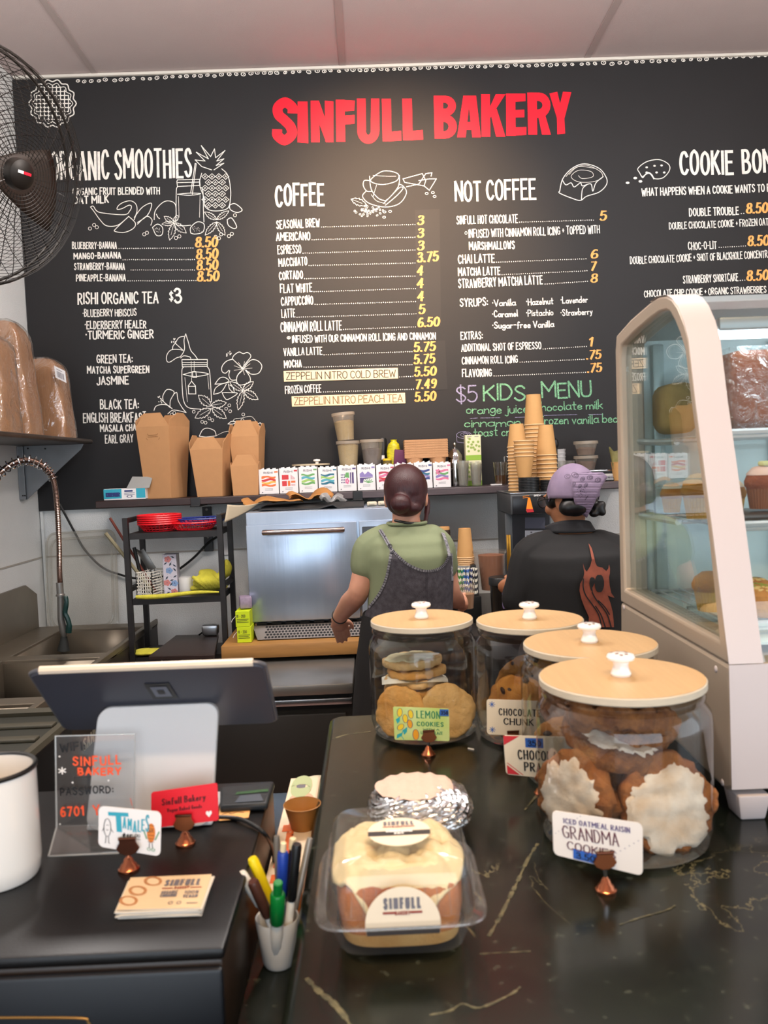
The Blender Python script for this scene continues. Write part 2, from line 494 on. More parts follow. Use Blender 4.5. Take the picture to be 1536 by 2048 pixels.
# right wall and front wall leave the shop windows open
mb = MB(); mb.box((XR+.05, (1.4+YW)/2, ZC/2), (.1, YW-1.4, ZC)); mb.box((XR+.05, (YF-.8)/2, ZC/2), (.1, -.8-YF, ZC))
mb.box((XR+.05, .3, .4), (.1, 2.2, .8)); mb.box((XR+.05, .3, (ZC+2.6)/2), (.1, 2.2, ZC-2.6)); struct('wall_right', mb, M_wall)
mb = MB(); mb.box(((XL-1.9)/2, YF-.05, ZC/2), (-1.9-XL, .1, ZC)); mb.box(((2.9+XR)/2, YF-.05, ZC/2), (XR-2.9, .1, ZC))
mb.box((.5, YF-.05, .2), (4.8, .1, .4)); mb.box((.5, YF-.05, (ZC+2.7)/2), (4.8, .1, ZC-2.7)); struct('wall_front', mb, M_wall)
struct('window_1', MB().box((.5, YF-.05, 1.55), (4.8, .008, 2.3)), clear('window_glass', (.98, .99, .99), .6, .04))
struct('window_2', MB().box((XR+.05, .3, 1.7), (.008, 2.2, 1.8)), MATS['window_glass'])
struct('floor', MB().box(((XL+XR)/2, (YW+YF)/2, -.05), (XR-XL+.2, YW-YF+.2, .1)), M_floor)
struct('ceiling', MB().box(((XL+XR)/2, (YW+YF)/2, ZC+.05), (XR-XL+.2, YW-YF+.2, .1)), M_ceil)
# ceiling grid strips, running away from the viewer
gx = [P(193, 141, YW).x, P(685, 133, YW).x, P(1171, 117, YW).x]
mb = MB()
for x in gx: mb.box((x, (YW+YF)/2, ZC-.001), (.03, YW-YF-.02, .006))
struct('trim_1', mb, M_grid)
struct('trim_2', MB().box(((XL+XR)/2, YW-.018, ZC-.008), (XR-XL-.02, .034, .014)), M_trimw, bevel=.003)
# seams between wall panels
zs = P(84, 1114, YW).z
mb = MB(); mb.box(((XL+XR)/2, YW-.001, zs), (XR-XL, .004, .008)); mb.box((P(1012, 1060, YW).x, YW-.001, .6), (.006, .004, 1.5))
struct('trim_3', mb, mat('seam', '#a8a298', .6))
struct('trim_4', MB().box((XL+.001, 2.0, zs+.0), (.004, 4.2, .008)), MATS['seam'])
struct('trim_5', MB().box((XL+.012, YW-.012, .75), (.012, .012, 1.2)), M_frp)

# ---------------------------------------------------------------- the painted menu board
YB = YW-.022
M_board = mat('board_black', '#242324', .6, spec=.3, noise=.12, nscale=3.5, bump=.05, bscale=60)
bl, tl = P(82, 1006, YB), P(33, 152, YB)
zb0 = P(600, 990, YB).z-.03; zb1 = ZC-.016
x0 = XL+.004
board = thing('menu_board', (.2, YB, 1.4), 'black chalkboard menu wall with red, white and orange hand lettering', 'menu board')
mb = MB(); mb.box(((x0+XR-.03)/2, (YB+YW)/2, (zb0+zb1)/2), (XR-.03-x0, YW-YB-.001, zb1-zb0)); mb.build('panel', M_board, board)
M_chalk = mat('paint_white', '#f1ece2', .75, noise=.25, nscale=60, col2='#d8d3cb')
M_red = mat('paint_red', '#f2142c', .5, spec=.3)
M_orange = mat('paint_orange', '#f6b567', .7, noise=.3, nscale=60, col2='#e99c4e')
M_gchalk = mat('chalk_green', '#93d6a5', .9, noise=.55, nscale=260, col2='#3d5a49')
M_pchalk = mat('chalk_lilac', '#b9b3d8', .9, noise=.5, nscale=260, col2='#4c4a60')
fb = onY(YB, .0012)
def block(name, ink, m=None, label=None):
    o = ink.build(name, m or M_chalk, board, fb)
    if label: o['label'] = label
    return o
NIB = (.55, .75, 0, 1)   # heavy down strokes
# heading
ik = Ink()
HB = (.0, 1.0, 0, 1)
def letter(ch, x0, x1, y0, y1):
    f = lambda u, v: (x0+(x1-x0)*u, y1+(y0-y1)*v)
    F = lambda *p: ik.fill([f(*q) for q in p])
    def band(o, i):
        for k in range(len(o)-1): F(o[k], o[k+1], i[k+1], i[k])
    def arc(cx, cy, rx, ry, a0, a1, n=10): return [(cx+rx*math.cos(R(a0+(a1-a0)*k/n)), cy+ry*math.sin(R(a0+(a1-a0)*k/n))) for k in range(n+1)]
    if ch == 'S':
        c = crom([(.82, .70, 0), (.8, .80, 0), (.52, .9, 0), (.24, .80, 0), (.26, .64, 0), (.5, .52, 0), (.74, .38, 0), (.78, .22, 0), (.5, .1, 0), (.22, .2, 0), (.2, .3, 0)], 6)
        ik.stroke([f(p.x, p.y) for p in c], (x1-x0)*.40, cap=.15)
    if ch == 'I': F((0, .02), (.02, 1), (.92, 1), (1, 0))
    if ch == 'N':
        F((.02, 0), (0, 1), (.36, 1), (.40, 0)); F((.64, .02), (.62, 1), (1, .98), (1, 0)); F((.0, 1), (.36, 1), (1, 0), (.68, .0))
    if ch == 'F': F((.02, 0), (0, 1), (.45, 1), (.5, 0)); F((.3, .72), (.3, 1), (1, .98), (.96, .74)); F((.3, .4), (.3, .62), (.98, .64), (.98, .43))
    if ch == 'U':
        o = [(0, 1), (.02, .3)]+arc(.5, .3, .49, .3, 180, 360)+[(.98, 1)]; n = [(.38, 1), (.40, .3)]+arc(.5, .3, .11, .1, 180, 360)+[(.62, 1)]; band(o, n)
    if ch == 'L': F((.04, 0), (0, 1), (.46, 1), (.5, 0)); F((.3, 0), (.3, .22), (.98, .25), (1, .02))
    if ch == 'B':
        F((.04, 0), (0, 1), (.40, 1), (.42, 0))
        band([(.3, 1)]+arc(.5, .76, .46, .24, 90, -90), [(.3, .83)]+arc(.44, .765, .18, .075, 90, -90)); F((.3, .44), (.3, .7), (.5, .7), (.5, .44))
        band([(.3, .56)]+arc(.5, .28, .5, .28, 90, -90), [(.3, .40)]+arc(.44, .28, .2, .11, 90, -90)); F((.3, 0), (.3, .17), (.5, .17), (.5, 0))
    if ch == 'A': F((0, 0), (.26, 1), (.55, 1), (.36, 0)); F((1, 0), (.8, 1), (.45, 1), (.64, 0)); F((.3, .18), (.32, .37), (.68, .37), (.7, .18))
    if ch == 'K': F((.02, 0), (0, 1), (.36, 1), (.38, 0)); F((.3, .38), (.3, .62), (.6, 1), (1, 1)); F((.40, .52), (.64, .66), (1, 0), (.62, 0))
    if ch == 'E': F((.02, 0), (0, 1), (.46, 1), (.48, 0)); F((.3, .80), (.3, 1), (.96, 1), (.96, .82)); F((.3, .43), (.3, .61), (.9, .62), (.9, .44)); F((.3, 0), (.3, .2), (1, .21), (1, .02))
    if ch == 'R':
        F((.04, 0), (0, 1), (.40, 1), (.42, 0)); band([(.3, 1)]+arc(.5, .7, .48, .3, 90, -90), [(.3, .80)]+arc(.46, .7, .18, .1, 90, -90)); F((.3, .4), (.3, .6), (.5, .6), (.5, .4)); F((.44, .5), (.74, .5), (1, 0), (.62, 0))
    if ch == 'Y': F((0, .96), (.36, 1), (.66, .36), (.36, .36)); F((.62, 1), (1, .99), (.68, .36), (.34, .4)); F((.36, 0), (.34, .42), (.68, .42), (.72, .02))
c2 = lambda x0, x1, y0, y1: (500+x0*.3516, 500+x1*.3516, 80+y0*.3516, 80+y1*.3516)
c3 = lambda x0, x1, y0, y1: (900+x0*.414, 900+x1*.414, 80+y0*.414, 80+y1*.414)
for ch, a in [('S', c2(126, 268, 328, 597)), ('I', c2(270, 332, 350, 587)), ('N', c2(345, 475, 345, 582)), ('F', c2(488, 597, 340, 579)), ('U', c2(608, 738, 333, 591)), ('L', c2(750, 862, 334, 577)), ('L', c2(866, 985, 333, 571)),
              ('B', c2(1045, 1177, 317, 561)), ('A', c2(1178, 1313, 317, 554)), ('K', c3(150, 268, 262, 468)), ('E', c3(270, 369, 259, 463)), ('R', c3(373, 488, 254, 458)), ('Y', c3(480, 586, 250, 456))]: letter(ch, *a)
block('heading', ik, M_red, 'big red block lettering')
def price(ik, t, x0, x1, y0, y1, h): ik.text(t, (x0, y0), (x1, y1), h, h*.165, nib=(.5, .9, 0, 1), slant=.12, gap=.2)
# --- left column
ik = Ink()
ik.text('ORGANIC SMOOTHIES', (101, 361), (385, 355), 59, 7.6, jit=.03)
ik.text('ORGANIC FRUIT BLENDED WITH', (145, 390.5), (320, 389), 15, 2.9, jit=.04)
ik.text('OAT MILK', (147, 408), (218, 406), 16, 2.9, jit=.04)
for t, x0, x1, y0, y1, h in [('BLUEBERRY-BANANA', 144, 234, 498, 497.5, 14), ('MANGO-BANANA', 147, 242.6, 518.5, 517, 13.5), ('STRAWBERRY-BANANA', 148, 250, 540, 539.5, 14), ('PINEAPPLE-BANANA', 152, 252, 563, 562.5, 14)]:
    ik.text(t, (x0, y0), (x1, y1), h, 2.3, jit=.04)
for a, b in [((236, 497), (388, 496)), ((244, 519.5), (391, 519.3)), ((260, 540), (391, 540)), ((254, 562), (394, 561))]: ik.dots(a, b)
ik.text('RISHI ORGANIC TEA', (155, 609), (317.5, 607), 24, 4.2, jit=.04)
ik.text('$', (338, 602), (347, 602), 19, 2.2); ik.text('3', (348, 607), (365, 606), 31, 4.4)
for t, x0, x1, y0, y1, h, w in [('•BLUEBERRY HIBISCUS', 165, 273.5, 634, 632, 15, 2.9), ('•ELDERBERRY HEALER', 169, 293, 658.5, 657, 16.5, 3), ('•TURMERIC GINGER', 170.5, 307.7, 679, 677, 17.5, 3),
        ('GREEN TEA:', 193, 266, 727, 725.5, 17.5, 3), ('MATCHA SUPERGREEN', 174, 299, 748, 746, 15, 2.8), ('JASMINE', 193, 258, 770.5, 768.5, 17.5, 3), ('BLACK TEA:', 200, 278.5, 819.5, 817.5, 19.5, 3.3),
        ('ENGLISH BREAKFAST', 166, 292.5, 846, 844, 20, 3.1), ('MASALA CHAI', 200, 276, 864.5, 861.5, 14.5, 2.9), ('EARL GRAY', 210, 267, 887, 885, 17, 3)]:
    ik.text(t, (x0, y0), (x1, y1), h, w*.85, jit=.05)
block('smoothie_and_tea_lettering', ik)
# --- coffee
ik = Ink()
ik.text('COFFEE', (550, 413.5), (649.5, 411.5), 45, 5, jit=.03)
for t, x0, x1, y0, y1, h in [('SEASONAL BREW', 552.7, 640, 458, 454.5, 17.5), ('AMERICANO', 552, 621, 482, 480, 17), ('ESPRESSO', 555, 603, 509, 507, 18), ('MACCHIATO', 557, 615, 533.5, 531, 17), ('CORTADO', 558, 606.5, 560, 558, 17), ('FLAT WHITE', 560, 625, 586, 584, 18), ('CAPPUCCINO', 562, 627, 611.5, 609, 18), ('LATTE', 563, 591, 636, 634.5, 17.5), ('CINNAMON ROLL LATTE', 561, 684, 664, 661, 20), ('VANILLA LATTE', 567, 645, 712, 709.5, 16), ('MOCHA', 568, 604, 736, 734.5, 15.5), ('FROZEN COFFEE', 570, 643, 787.5, 785, 16)]:
    ik.text(t, (x0, y0), (x1, y1), h, 2.2, jit=.04)
for a, b in [((641, 454), (832, 449)), ((622, 479.5), (832, 474.5)), ((604, 506.5), (832, 500)), ((616, 531), (832, 526)), ((607, 557.5), (832, 552)), ((626, 583.5), (833, 577)), ((628, 609), (833, 603)), ((592, 634.5), (834, 627.5)), ((685, 659), (833, 653.5)), ((646, 709.6), (826, 703)), ((606, 734.5), (826, 729)), ((797, 753.7), (828, 752.5)), ((645, 784), (829, 778.5))]: ik.dots(a, b)
ik.text('INFUSED WITH OUR CINNAMON ROLL ICING AND CINNAMON', (584, 686), (872, 679), 15, 2.4, jit=.04, gap=.13)
ik.ring((577.5, 675.5), 3.4, 1.1, 2.6); ik.ring((577.5, 675.5), 1.4, .8)
block('coffee_lettering', ik)
# --- not coffee
ik = Ink()
ik.text('NOT COFFEE', (909.5, 403.5), (1073, 398.5), 41.5, 4.4, jit=.03)
for t, x0, x1, y0, y1, h in [('SINFULL HOT CHOCOLATE', 913, 1036, 449, 445.6, 17.5), ('INFUSED WITH CINNAMON ROLL ICING + TOPPED WITH', 937, 1200, 476, 467, 17), ('MARSHMALLOWS', 938, 1030, 500.5, 498, 16.5), ('CHAI LATTE', 916, 990, 527.5, 525, 18), ('MATCHA LATTE', 916, 1001, 552, 550, 17), ('STRAWBERRY MATCHA LATTE', 916.5, 1086, 577, 568.5, 18.5), ('SYRUPS:', 919.5, 976.5, 613.8, 612, 17), ('EXTRAS:', 921, 966, 679.5, 678.5, 16), ('ADDITIONAL SHOT OF ESPRESSO', 922.5, 1083, 703.6, 698, 15), ('CINNAMON ROLL ICING', 923.5, 1036, 729, 726, 15.5), ('FLAVORING', 924, 984, 754.6, 753, 16)]:
    ik.text(t, (x0, y0), (x1, y1), h, 2.2, jit=.04)
ik.ring((932, 466), 2.2, .9, 3)
for a, b in [((1037, 444.5), (1189, 440)), ((991, 524.5), (1174, 517.5)), ((1002, 549.5), (1176, 541.5)), ((1088, 568.5), (1177, 562.5)), ((1084, 698), (1175, 693)), ((1038, 724.5), (1170, 718.5)), ((986, 752), (1173, 744.5))]: ik.dots(a, b)
for t, x0, x1, y0, y1 in [('•Vanilla', 984, 1032, 613.5, 611), ('•Hazelnut', 1052, 1107, 611, 608.5), ('•Lavender', 1121, 1176, 607.5, 605), ('•Caramel', 984, 1036, 635.5, 633), ('•Pistachio', 1052, 1107, 633, 631), ('•Strawberry', 1121, 1185.5, 632.5, 629), ('•Sugar-free Vanilla', 984, 1108.5, 658, 654.5)]:
    ik.text(t, (x0, y0), (x1, y1), 14, 2.1, jit=.03, gap=.12)
block('drinks_lettering', ik)
# --- cookie bombs
ik = Ink()
ik.text('COOKIE', (1359, 351.5), (1468, 348.5), 49, 5.8, jit=.03)
ik.text('BOMBS', (1484, 348.5), (1592, 344), 49, 5.8, jit=.03)
for t, x0, x1, y0, y1, h, w in [('WHAT HAPPENS WHEN A COOKIE WANTS TO BE', 1283, 1548, 392.8, 383.5, 16.5, 2.7), ('DOUBLE TROUBLE', 1378, 1478, 432.7, 429.5, 16.5, 2.9), ('DOUBLE CHOCOLATE COOKIE + FROZEN OAT MILK', 1338, 1562, 459.5, 450, 14.5, 2.4), ('CHOC-O-LIT', 1376, 1434, 500.5, 498, 16, 2.8), ('DOUBLE CHOCOLATE COOKIE + SHOT OF BLACKHOLE CONCENTRATE', 1260, 1553, 528.5, 515, 15, 2.4), ('STRAWBERRY SHORTCAKE', 1366, 1477, 567.7, 562, 16, 2.7), ('CHOCOLATE CHIP COOKIE + ORGANIC STRAWBERRIES +', 1288, 1541, 594.7, 585.5, 14, 2.4)]:
    ik.text(t, (x0, y0), (x1, y1), h, w*.82, jit=.04, gap=.1)
for a, b in [((1480, 427), (1490, 426.8)), ((1436, 495), (1493, 492)), ((1478, 561), (1492, 560.5))]: ik.dots(a, b)
block('cookie_lettering', ik)
# --- prices
ik = Ink()
for a in [('8.50', 390, 435, 495.5, 494.5, 22), ('8.50', 392, 436, 519.5, 518, 22), ('8.50', 393, 436, 541.5, 540, 22), ('8.50', 394, 438, 563.8, 562.5, 22),
          ('3', 834, 847.5, 450.5, 450, 20), ('3', 834, 847.5, 476, 475.5, 20), ('3', 834, 848, 501.5, 501, 20.5), ('3.75', 834, 877, 525.5, 522.5, 21), ('4', 833, 846.5, 551.5, 551, 20), ('4', 833, 847.4, 577, 576, 20), ('4', 834, 848, 603, 602, 20), ('5', 837, 850, 628.7, 628, 20), ('6.50', 835, 879, 655, 653, 20), ('5.75', 827, 871, 704.5, 702, 20), ('5.75', 827, 870, 729, 726.5, 20), ('5.50', 828, 872.5, 753.7, 751.5, 20), ('7.49', 830, 873, 779, 776.5, 20), ('5.50', 829, 872, 804, 801.5, 20),
          ('5', 1199, 1213, 442, 441, 20), ('6', 1181, 1195.5, 517.5, 517, 19), ('7', 1180, 1192, 542, 541.5, 19), ('8', 1181, 1194.5, 566, 565.5, 19), ('1', 1176, 1186, 693.5, 693, 19), ('.75', 1172, 1202, 719.5, 718, 19), ('.75', 1174, 1203.5, 746, 744, 19),
          ('8.50', 1492, 1536, 428, 426, 22), ('8.50', 1495, 1538, 493, 491.5, 22), ('8.50', 1493, 1537, 562.5, 560.5, 22)]: price(ik, *a)
block('price_lettering', ik, M_orange, 'orange hand-painted prices')
# --- kids menu in chalk
ik = Ink()
ik.text('KIDS', (966, 802), (1052, 800.5), 33, 3.6, jit=.05, gap=.3); ik.text('MENU', (1083, 798), (1184, 792.5), 33, 3.6, jit=.05, gap=.3)
for t, x0, x1, y0, y1 in [('orange juice', 932, 1057, 828.5, 825.5), ('chocolate milk', 1071, 1206, 823, 818), ('cinnamon', 928, 1042, 855.5, 852), ('frozen vanilla bean', 1079, 1247, 850, 845.5), ('toast crunch', 947, 1062, 874, 870)]:
    ik.text(t, (x0, y0), (x1, y1), 19, 2.0, jit=.05, gap=.22)
block('kids_menu_lettering', ik, M_gchalk, 'green chalk handwriting')
ik = Ink(); ik.text('$5', (912, 806), (956, 804), 33, 2.8, jit=.03, gap=.25)
ik.stroke([(940, 837), (955, 836)], .9); ik.stroke([(961, 836), (1000, 835.5)], .9); ik.stroke([(1030, 835), (1055, 834)], .9); ik.stroke([(1088, 831), (1154, 829)], .9); ik.stroke([(1177, 829), (1206, 828.5)], .9)
ik.ring((928, 870), 15, .9, 7); ik.ring((930, 869.5), 9, .8, 4); ik.ring((931, 869), 4, .8, 2); ik.stroke([(913, 872), (914, 884), (930, 886), (943, 880)], .9)
block('chalk_price_and_underlines', ik, M_pchalk, 'lilac chalk marks')
# --- bean border along the top
ik = Ink()
path = [(156, 163), (260, 158), (370, 153.5), (514, 147), (700, 141), (900, 134), (1030, 131), (1240, 126), (1380, 118.5), (1560, 111)]
x = 156
while x < 1552:
    for (ax, ay), (bx, by) in zip(path, path[1:]):
        if ax <= x <= bx: y = ay+(by-ay)*(x-ax)/(bx-ax)
    y += random.uniform(-1.5, 1.5); rr = random.uniform(3.2, 4.6)
    ik.ring((x, y), rr, 1.5, rr*.72, 10, random.uniform(-.4, .4)); ik.disc((x+.5, y), 1.0, 1.3, 6)
    x += random.choice([12.5, 14, 15.5, 17, 19])
block('bean_border', ik)

# --- chalk drawings
def CR(ox, oy, k): return lambda pts: [(ox+x*k, oy+y*k) for x, y in pts]
def draw(ik, tr, spec, w):
    for s in spec.strip().split('\n'):
        s = s.strip(); ww = w; cl = False
        if s[0] == '*': s = s[1:]; ww = w*.55
        if s[0] == 'o': cl = True; s = s[1:]
        sm = s[0] == '~'; s = s.lstrip('~')
        pts = tr([tuple(map(float, q.split(','))) for q in s.split()])
        if sm: pts = [(p.x, p.y) for p in crom([(a, b, 0) for a, b in pts], 5, cl)]
        ik.stroke(pts, ww, cl)
def leaf(ik, tr, base, tip, wid, w, teeth=5):
    b, t = Vector(base), Vector(tip); d = t-b; n = Vector((-d.y, d.x)).normalized()*wid
    for s in (1, -1):
        pts = [b]
        for i in range(1, teeth+1):
            f = i/(teeth+1); pr = math.sin(PI*min(1, f*.95+.08))
            pts += [b+d*(f+.04)+n*s*pr, b+d*(f+.06)+n*s*pr*.72]
        pts.append(t); ik.stroke(tr([(p.x, p.y) for p in pts]), w)
    ik.stroke(tr([(b.x, b.y), tuple(b+d*.7)]), w*.6)
ik = Ink(); tr = CR(160, 280, .2214)
draw(ik, tr, '''~95,605 120,598 150,640 210,660 400,675 450,640 465,600 440,590 380,620 335,625 350,590 400,560 460,550 505,580 515,640 490,720
~95,605 130,650 180,720 240,775 340,770 430,700
~440,690 500,750 480,800 400,835 315,825 330,795 440,690
~490,700 560,610 640,570 640,620 600,690 520,745
~520,760 600,690 650,720 640,770
~670,720 680,640 740,570 800,550 860,580 870,680
~690,670 705,700 720,710
875,375 880,360 1080,355 1085,410 880,420 875,375
885,385 1075,380
~880,425 870,460 868,660 870,760 930,775 1000,770
~1085,425 1110,460 1115,640 1120,740
~880,490 990,480 1090,485 990,500 880,490
*890,510 895,700
*1085,500 1080,700
1000,480 1040,212 1050,215 1015,490
~1100,300 1080,400 1120,520 1130,600 1200,640 1330,620 1360,520 1355,400 1330,310 1280,260
1190,270 1100,240 1040,180 1130,190 1050,110 1160,170 1095,50 1180,150 1215,80 1225,160 1310,95 1235,190 1300,170 1230,230 1300,210 1210,270
~1350,590 1400,575 1465,630 1420,655 1360,630 1350,590
~1330,720 1370,705 1415,780 1390,800 1340,770 1330,720
~1000,840 1000,790 1060,740 1120,760 1110,830 1040,850 1000,840
~655,790 700,760 745,790 740,855 690,860 655,790''', 1.5)
for r in range(6):
    for c in range(4):
        cx, cy = 1130+c*62+(31 if r % 2 else 0), 330+r*52
        if cx < 1345: ik.stroke(tr([(cx, cy-26), (cx+29, cy), (cx, cy+26), (cx-29, cy)]), 1.1, True); ik.stroke(tr([(cx-8, cy+8), (cx, cy-8), (cx+8, cy+6)]), 1.1)
for a in [((850, 750), (760, 690), 26), ((850, 750), (960, 840), 34), ((850, 750), (810, 905), 34), ((850, 750), (740, 760), 22), ((850, 740), (885, 680), 20), ((1235, 740), (1130, 860), 30), ((1235, 740), (1310, 860), 30), ((1235, 720), (1345, 640), 26), ((1235, 720), (1125, 650), 26)]: leaf(ik, tr, a[0], a[1], a[2], 1.1)
for c in [(90, 800), (128, 768), (152, 788), (580, 852), (605, 838), (867, 885), (898, 870), (1400, 680), (1345, 868), (1372, 848), (1275, 852), (1225, 875), (1255, 888)]:
    p = tr([c])[0]; ik.ring(p, 3.2, 1)
for k in range(16):
    ik.disc(tr([(1040+random.uniform(-25, 60), 800+random.uniform(-20, 30))])[0], .7, seg=5); ik.disc(tr([(700+random.uniform(-25, 25), 815+random.uniform(-25, 25))])[0], .7, seg=5)
block('fruit_drawing', ik)
ik = Ink(); tr = CR(280, 660, .1693)
draw(ik, tr, '''~540,45 520,120 525,230 480,310 430,330 350,380 315,360 320,290 370,235 460,230 500,240
~540,45 570,140 600,240 650,300 680,345
~520,75 460,90 420,150 390,190 385,225
420,160 510,240
~480,330 520,305 590,320 600,345
495,350 795,348 795,430 500,435 495,350
500,385 790,385
500,410 790,410
~515,440 495,480 500,700 520,850 580,920 720,935
~795,435 820,480 835,650 845,850
~510,525 650,495 810,520 650,550 510,525
*530,560 560,850
*800,540 815,700
*605,370 610,600
*640,370 640,490
620,490 660,490 668,560 622,560 620,490
610,605 570,660 575,755 660,755 655,660 610,605
570,665 655,665
~1215,470 1270,390 1330,350 1400,370 1440,430 1400,510 1310,520 1250,470
~1200,460 1260,380 1310,310 1270,265 1220,280 1170,260 1110,300 1090,340
~1090,345 1020,370 970,430 970,490 1010,510 1050,475
~1060,480 1050,540 1080,590 1140,590
~1210,480 1150,540 1145,620 1190,650 1290,620 1300,560 1250,480
1090,340 1215,460
~885,640 940,570 1000,560 1050,600 990,630 885,640
~870,760 890,690 960,640 1050,620
~870,760 960,730 1020,640
~970,740 1000,800 1040,820 1150,750 1060,740 970,740
~1045,640 1060,700 1110,740 1100,680 1060,650
~275,840 270,780 310,710 360,705 405,740 360,830 355,910
~410,750 435,740 450,830 500,920 545,975
~165,950 190,900 260,880 330,890 380,930
260,830 360,920
~330,990 380,950 440,950 545,975
~700,1255 740,1180 800,1160 880,1190 900,1250
700,1255 780,1265 900,1250
*~900,1250 980,1210 1050,1195 1120,1205
~1040,1110 1080,1080 1130,1085 1100,1110 1040,1110
*~1100,1080 1120,1050 1200,1040 1310,1020 1370,1080 1385,1110
1390,1110 1420,1095 1450,1130 1445,1175 1390,1110''', 1.4)
for q in range(9): ik.stroke(tr([(1215, 460), (1215+110*math.cos(q*.7), 450+80*math.sin(q*.7))]), .7)
for cx, cy in ((400, 120), (1050, 270), (230, 820)):
    for q in range(12): ik.disc(tr([(cx+random.uniform(-30, 30), cy+random.uniform(-45, 45))])[0], 1.1, seg=6)
for a in [((840, 900), (690, 770), 55), ((840, 890), (1020, 860), 50), ((850, 920), (1020, 1045), 55), ((840, 930), (650, 1040), 55), ((1215, 720), (1060, 610), 40), ((1215, 720), (1160, 945), 45), ((1230, 720), (1395, 820), 50), ((1215, 710), (1340, 610), 40)]: leaf(ik, tr, a[0], a[1], a[2], 1.1)
for c in [(1055, 890), (1018, 930), (1065, 960), (820, 1045), (855, 1065), (735, 1085), (775, 1095), (1220, 998), (1210, 1065), (375, 1000), (420, 1025), (405, 980), (635, 965)]: ik.ring(tr([c])[0], 2.9, .9)
block('tea_jar_drawing', ik)
ik = Ink(); tr = CR(500, 80, .3516)
draw(ik, tr, '''o~690,790 760,745 840,760 835,800 760,822 700,812
~680,775 690,850 730,900 770,915
~850,770 845,830 800,890 770,915
~682,800 650,800 645,830 665,860 695,860
~660,860 640,890 680,930 770,950 850,930 890,870 870,830 845,820
~770,940 830,890 870,845 850,840 800,890 760,930
870,790 980,760 1000,800 990,830 880,810 870,790
890,835 960,820 1000,760 1035,755 1030,775
960,800 1020,790 1060,790 1020,855 990,830
*720,825 700,890
*~700,770 770,775 830,775
*~690,880 720,915 770,930''', 1.5)
leaf(ik, tr, (575, 905), (665, 940), 22, 1.1, 4)
for k in range(34):
    c = tr([(random.gauss(665, 38), random.gauss(975, 16))])[0]; ik.ring(c, 2.1, .8, 1.5, 8, random.uniform(0, 3))
for c in [(765, 978), (797, 975), (763, 1008), (1005, 873), (1040, 868), (1050, 890)]: ik.ring(tr([c])[0], 3, 1.1, 2)
tr = CR(900, 80, .414)
draw(ik, tr, '''~530,730 545,670 590,620 650,598 720,620 755,665 755,700 720,735 660,755 630,775 590,765 530,740 530,730
~545,680 560,700 585,690 600,710 630,690 640,705 680,695 690,730 705,690 740,660
*~560,660 600,620 660,605 725,635 735,665 690,685 620,685 585,660 620,630 680,635 690,660 640,670 620,655
*~575,650 620,612 700,620
~635,770 640,720 660,700
~915,640 908,620 950,588 1010,578 1055,600 1060,630 1030,665 990,670 975,650 955,640 930,660 915,640
~915,640 930,665 945,650 965,645 985,672''', 1.6)
for c in [(950, 615), (988, 608), (1022, 606), (950, 640), (998, 640), (1035, 640)]: ik.disc(tr([c])[0], 2.6, 2)
for c in [(858, 690), (895, 667), (920, 683)]: ik.disc(tr([c])[0], 4, 2.6, 7)
block('cup_roll_and_cookie_drawings', ik)
ik = Ink()
cx, cy = 105, 207
def scal(r): return [(cx+(r+2.5*math.cos(14*t))*math.cos(t)*.98, cy+(r+2.5*math.cos(14*t))*math.sin(t)) for t in [2*PI*i/84 for i in range(84)]]
ik.stroke(scal(46), 2.4, True); ik.stroke(scal(39), 1.6, True)
for i in range(9):
    o = -32+8*i; hh = math.sqrt(max(0, 36*36-o*o))
    ik.stroke([(cx+o, cy-hh), (cx+o, cy+hh)], 2.2); ik.stroke([(cx-hh, cy+o), (cx+hh, cy+o)], 2.2)
ik.stroke([(p[0]+1535-105+52, p[1]-15) for p in scal(44)], 2.4, True)
block('pie_drawing', ik)
# two stuck-on strips with printed names
M_strip = mat('strip_wood', '#f3d3aa', .55, noise=.08, nscale=30)
M_ink = mat('ink_dark', '#33261d', .6); M_inkb = mat('ink_brown', '#77583a', .6)
def strip(tl, tr_, br, bl_, t, a, b, h, m):
    q = [P(p[0], p[1], YB-.004) for p in (tl, tr_, br, bl_)]
    o = MB().poly(q, (0, .0035, 0)).build('name_strip', M_strip, board, bevel=.001, smooth=False)
    i2 = Ink(); i2.text(t, a, b, h, 1.7, gap=.22, space=.3); i2.build('lettering', m, o, onY(YB-.004, .0006))
strip((567, 742), (795.5, 735.5), (796.5, 757), (568, 763.5), 'ZEPPELIN NITRO COLD BREW', (572, 760.3), (792, 754.5), 15.5, M_ink)
strip((583, 792.5), (810, 785.5), (811, 806.5), (584, 813.5), 'ZEPPELIN NITRO PEACH TEA', (588, 810.5), (806, 804), 16, M_inkb)
M_patch = mat('board_patch', '#2a2929', .6, spec=.3)
for a in [((830, 420), (879, 418), (882, 652), (834, 656)), ((826, 684), (890, 681), (895, 779), (832, 782))]:
    q = [P(p[0], p[1], YB-.0008) for p in a]; MB().poly(q).build('repainted_patch', M_patch, board, smooth=False)
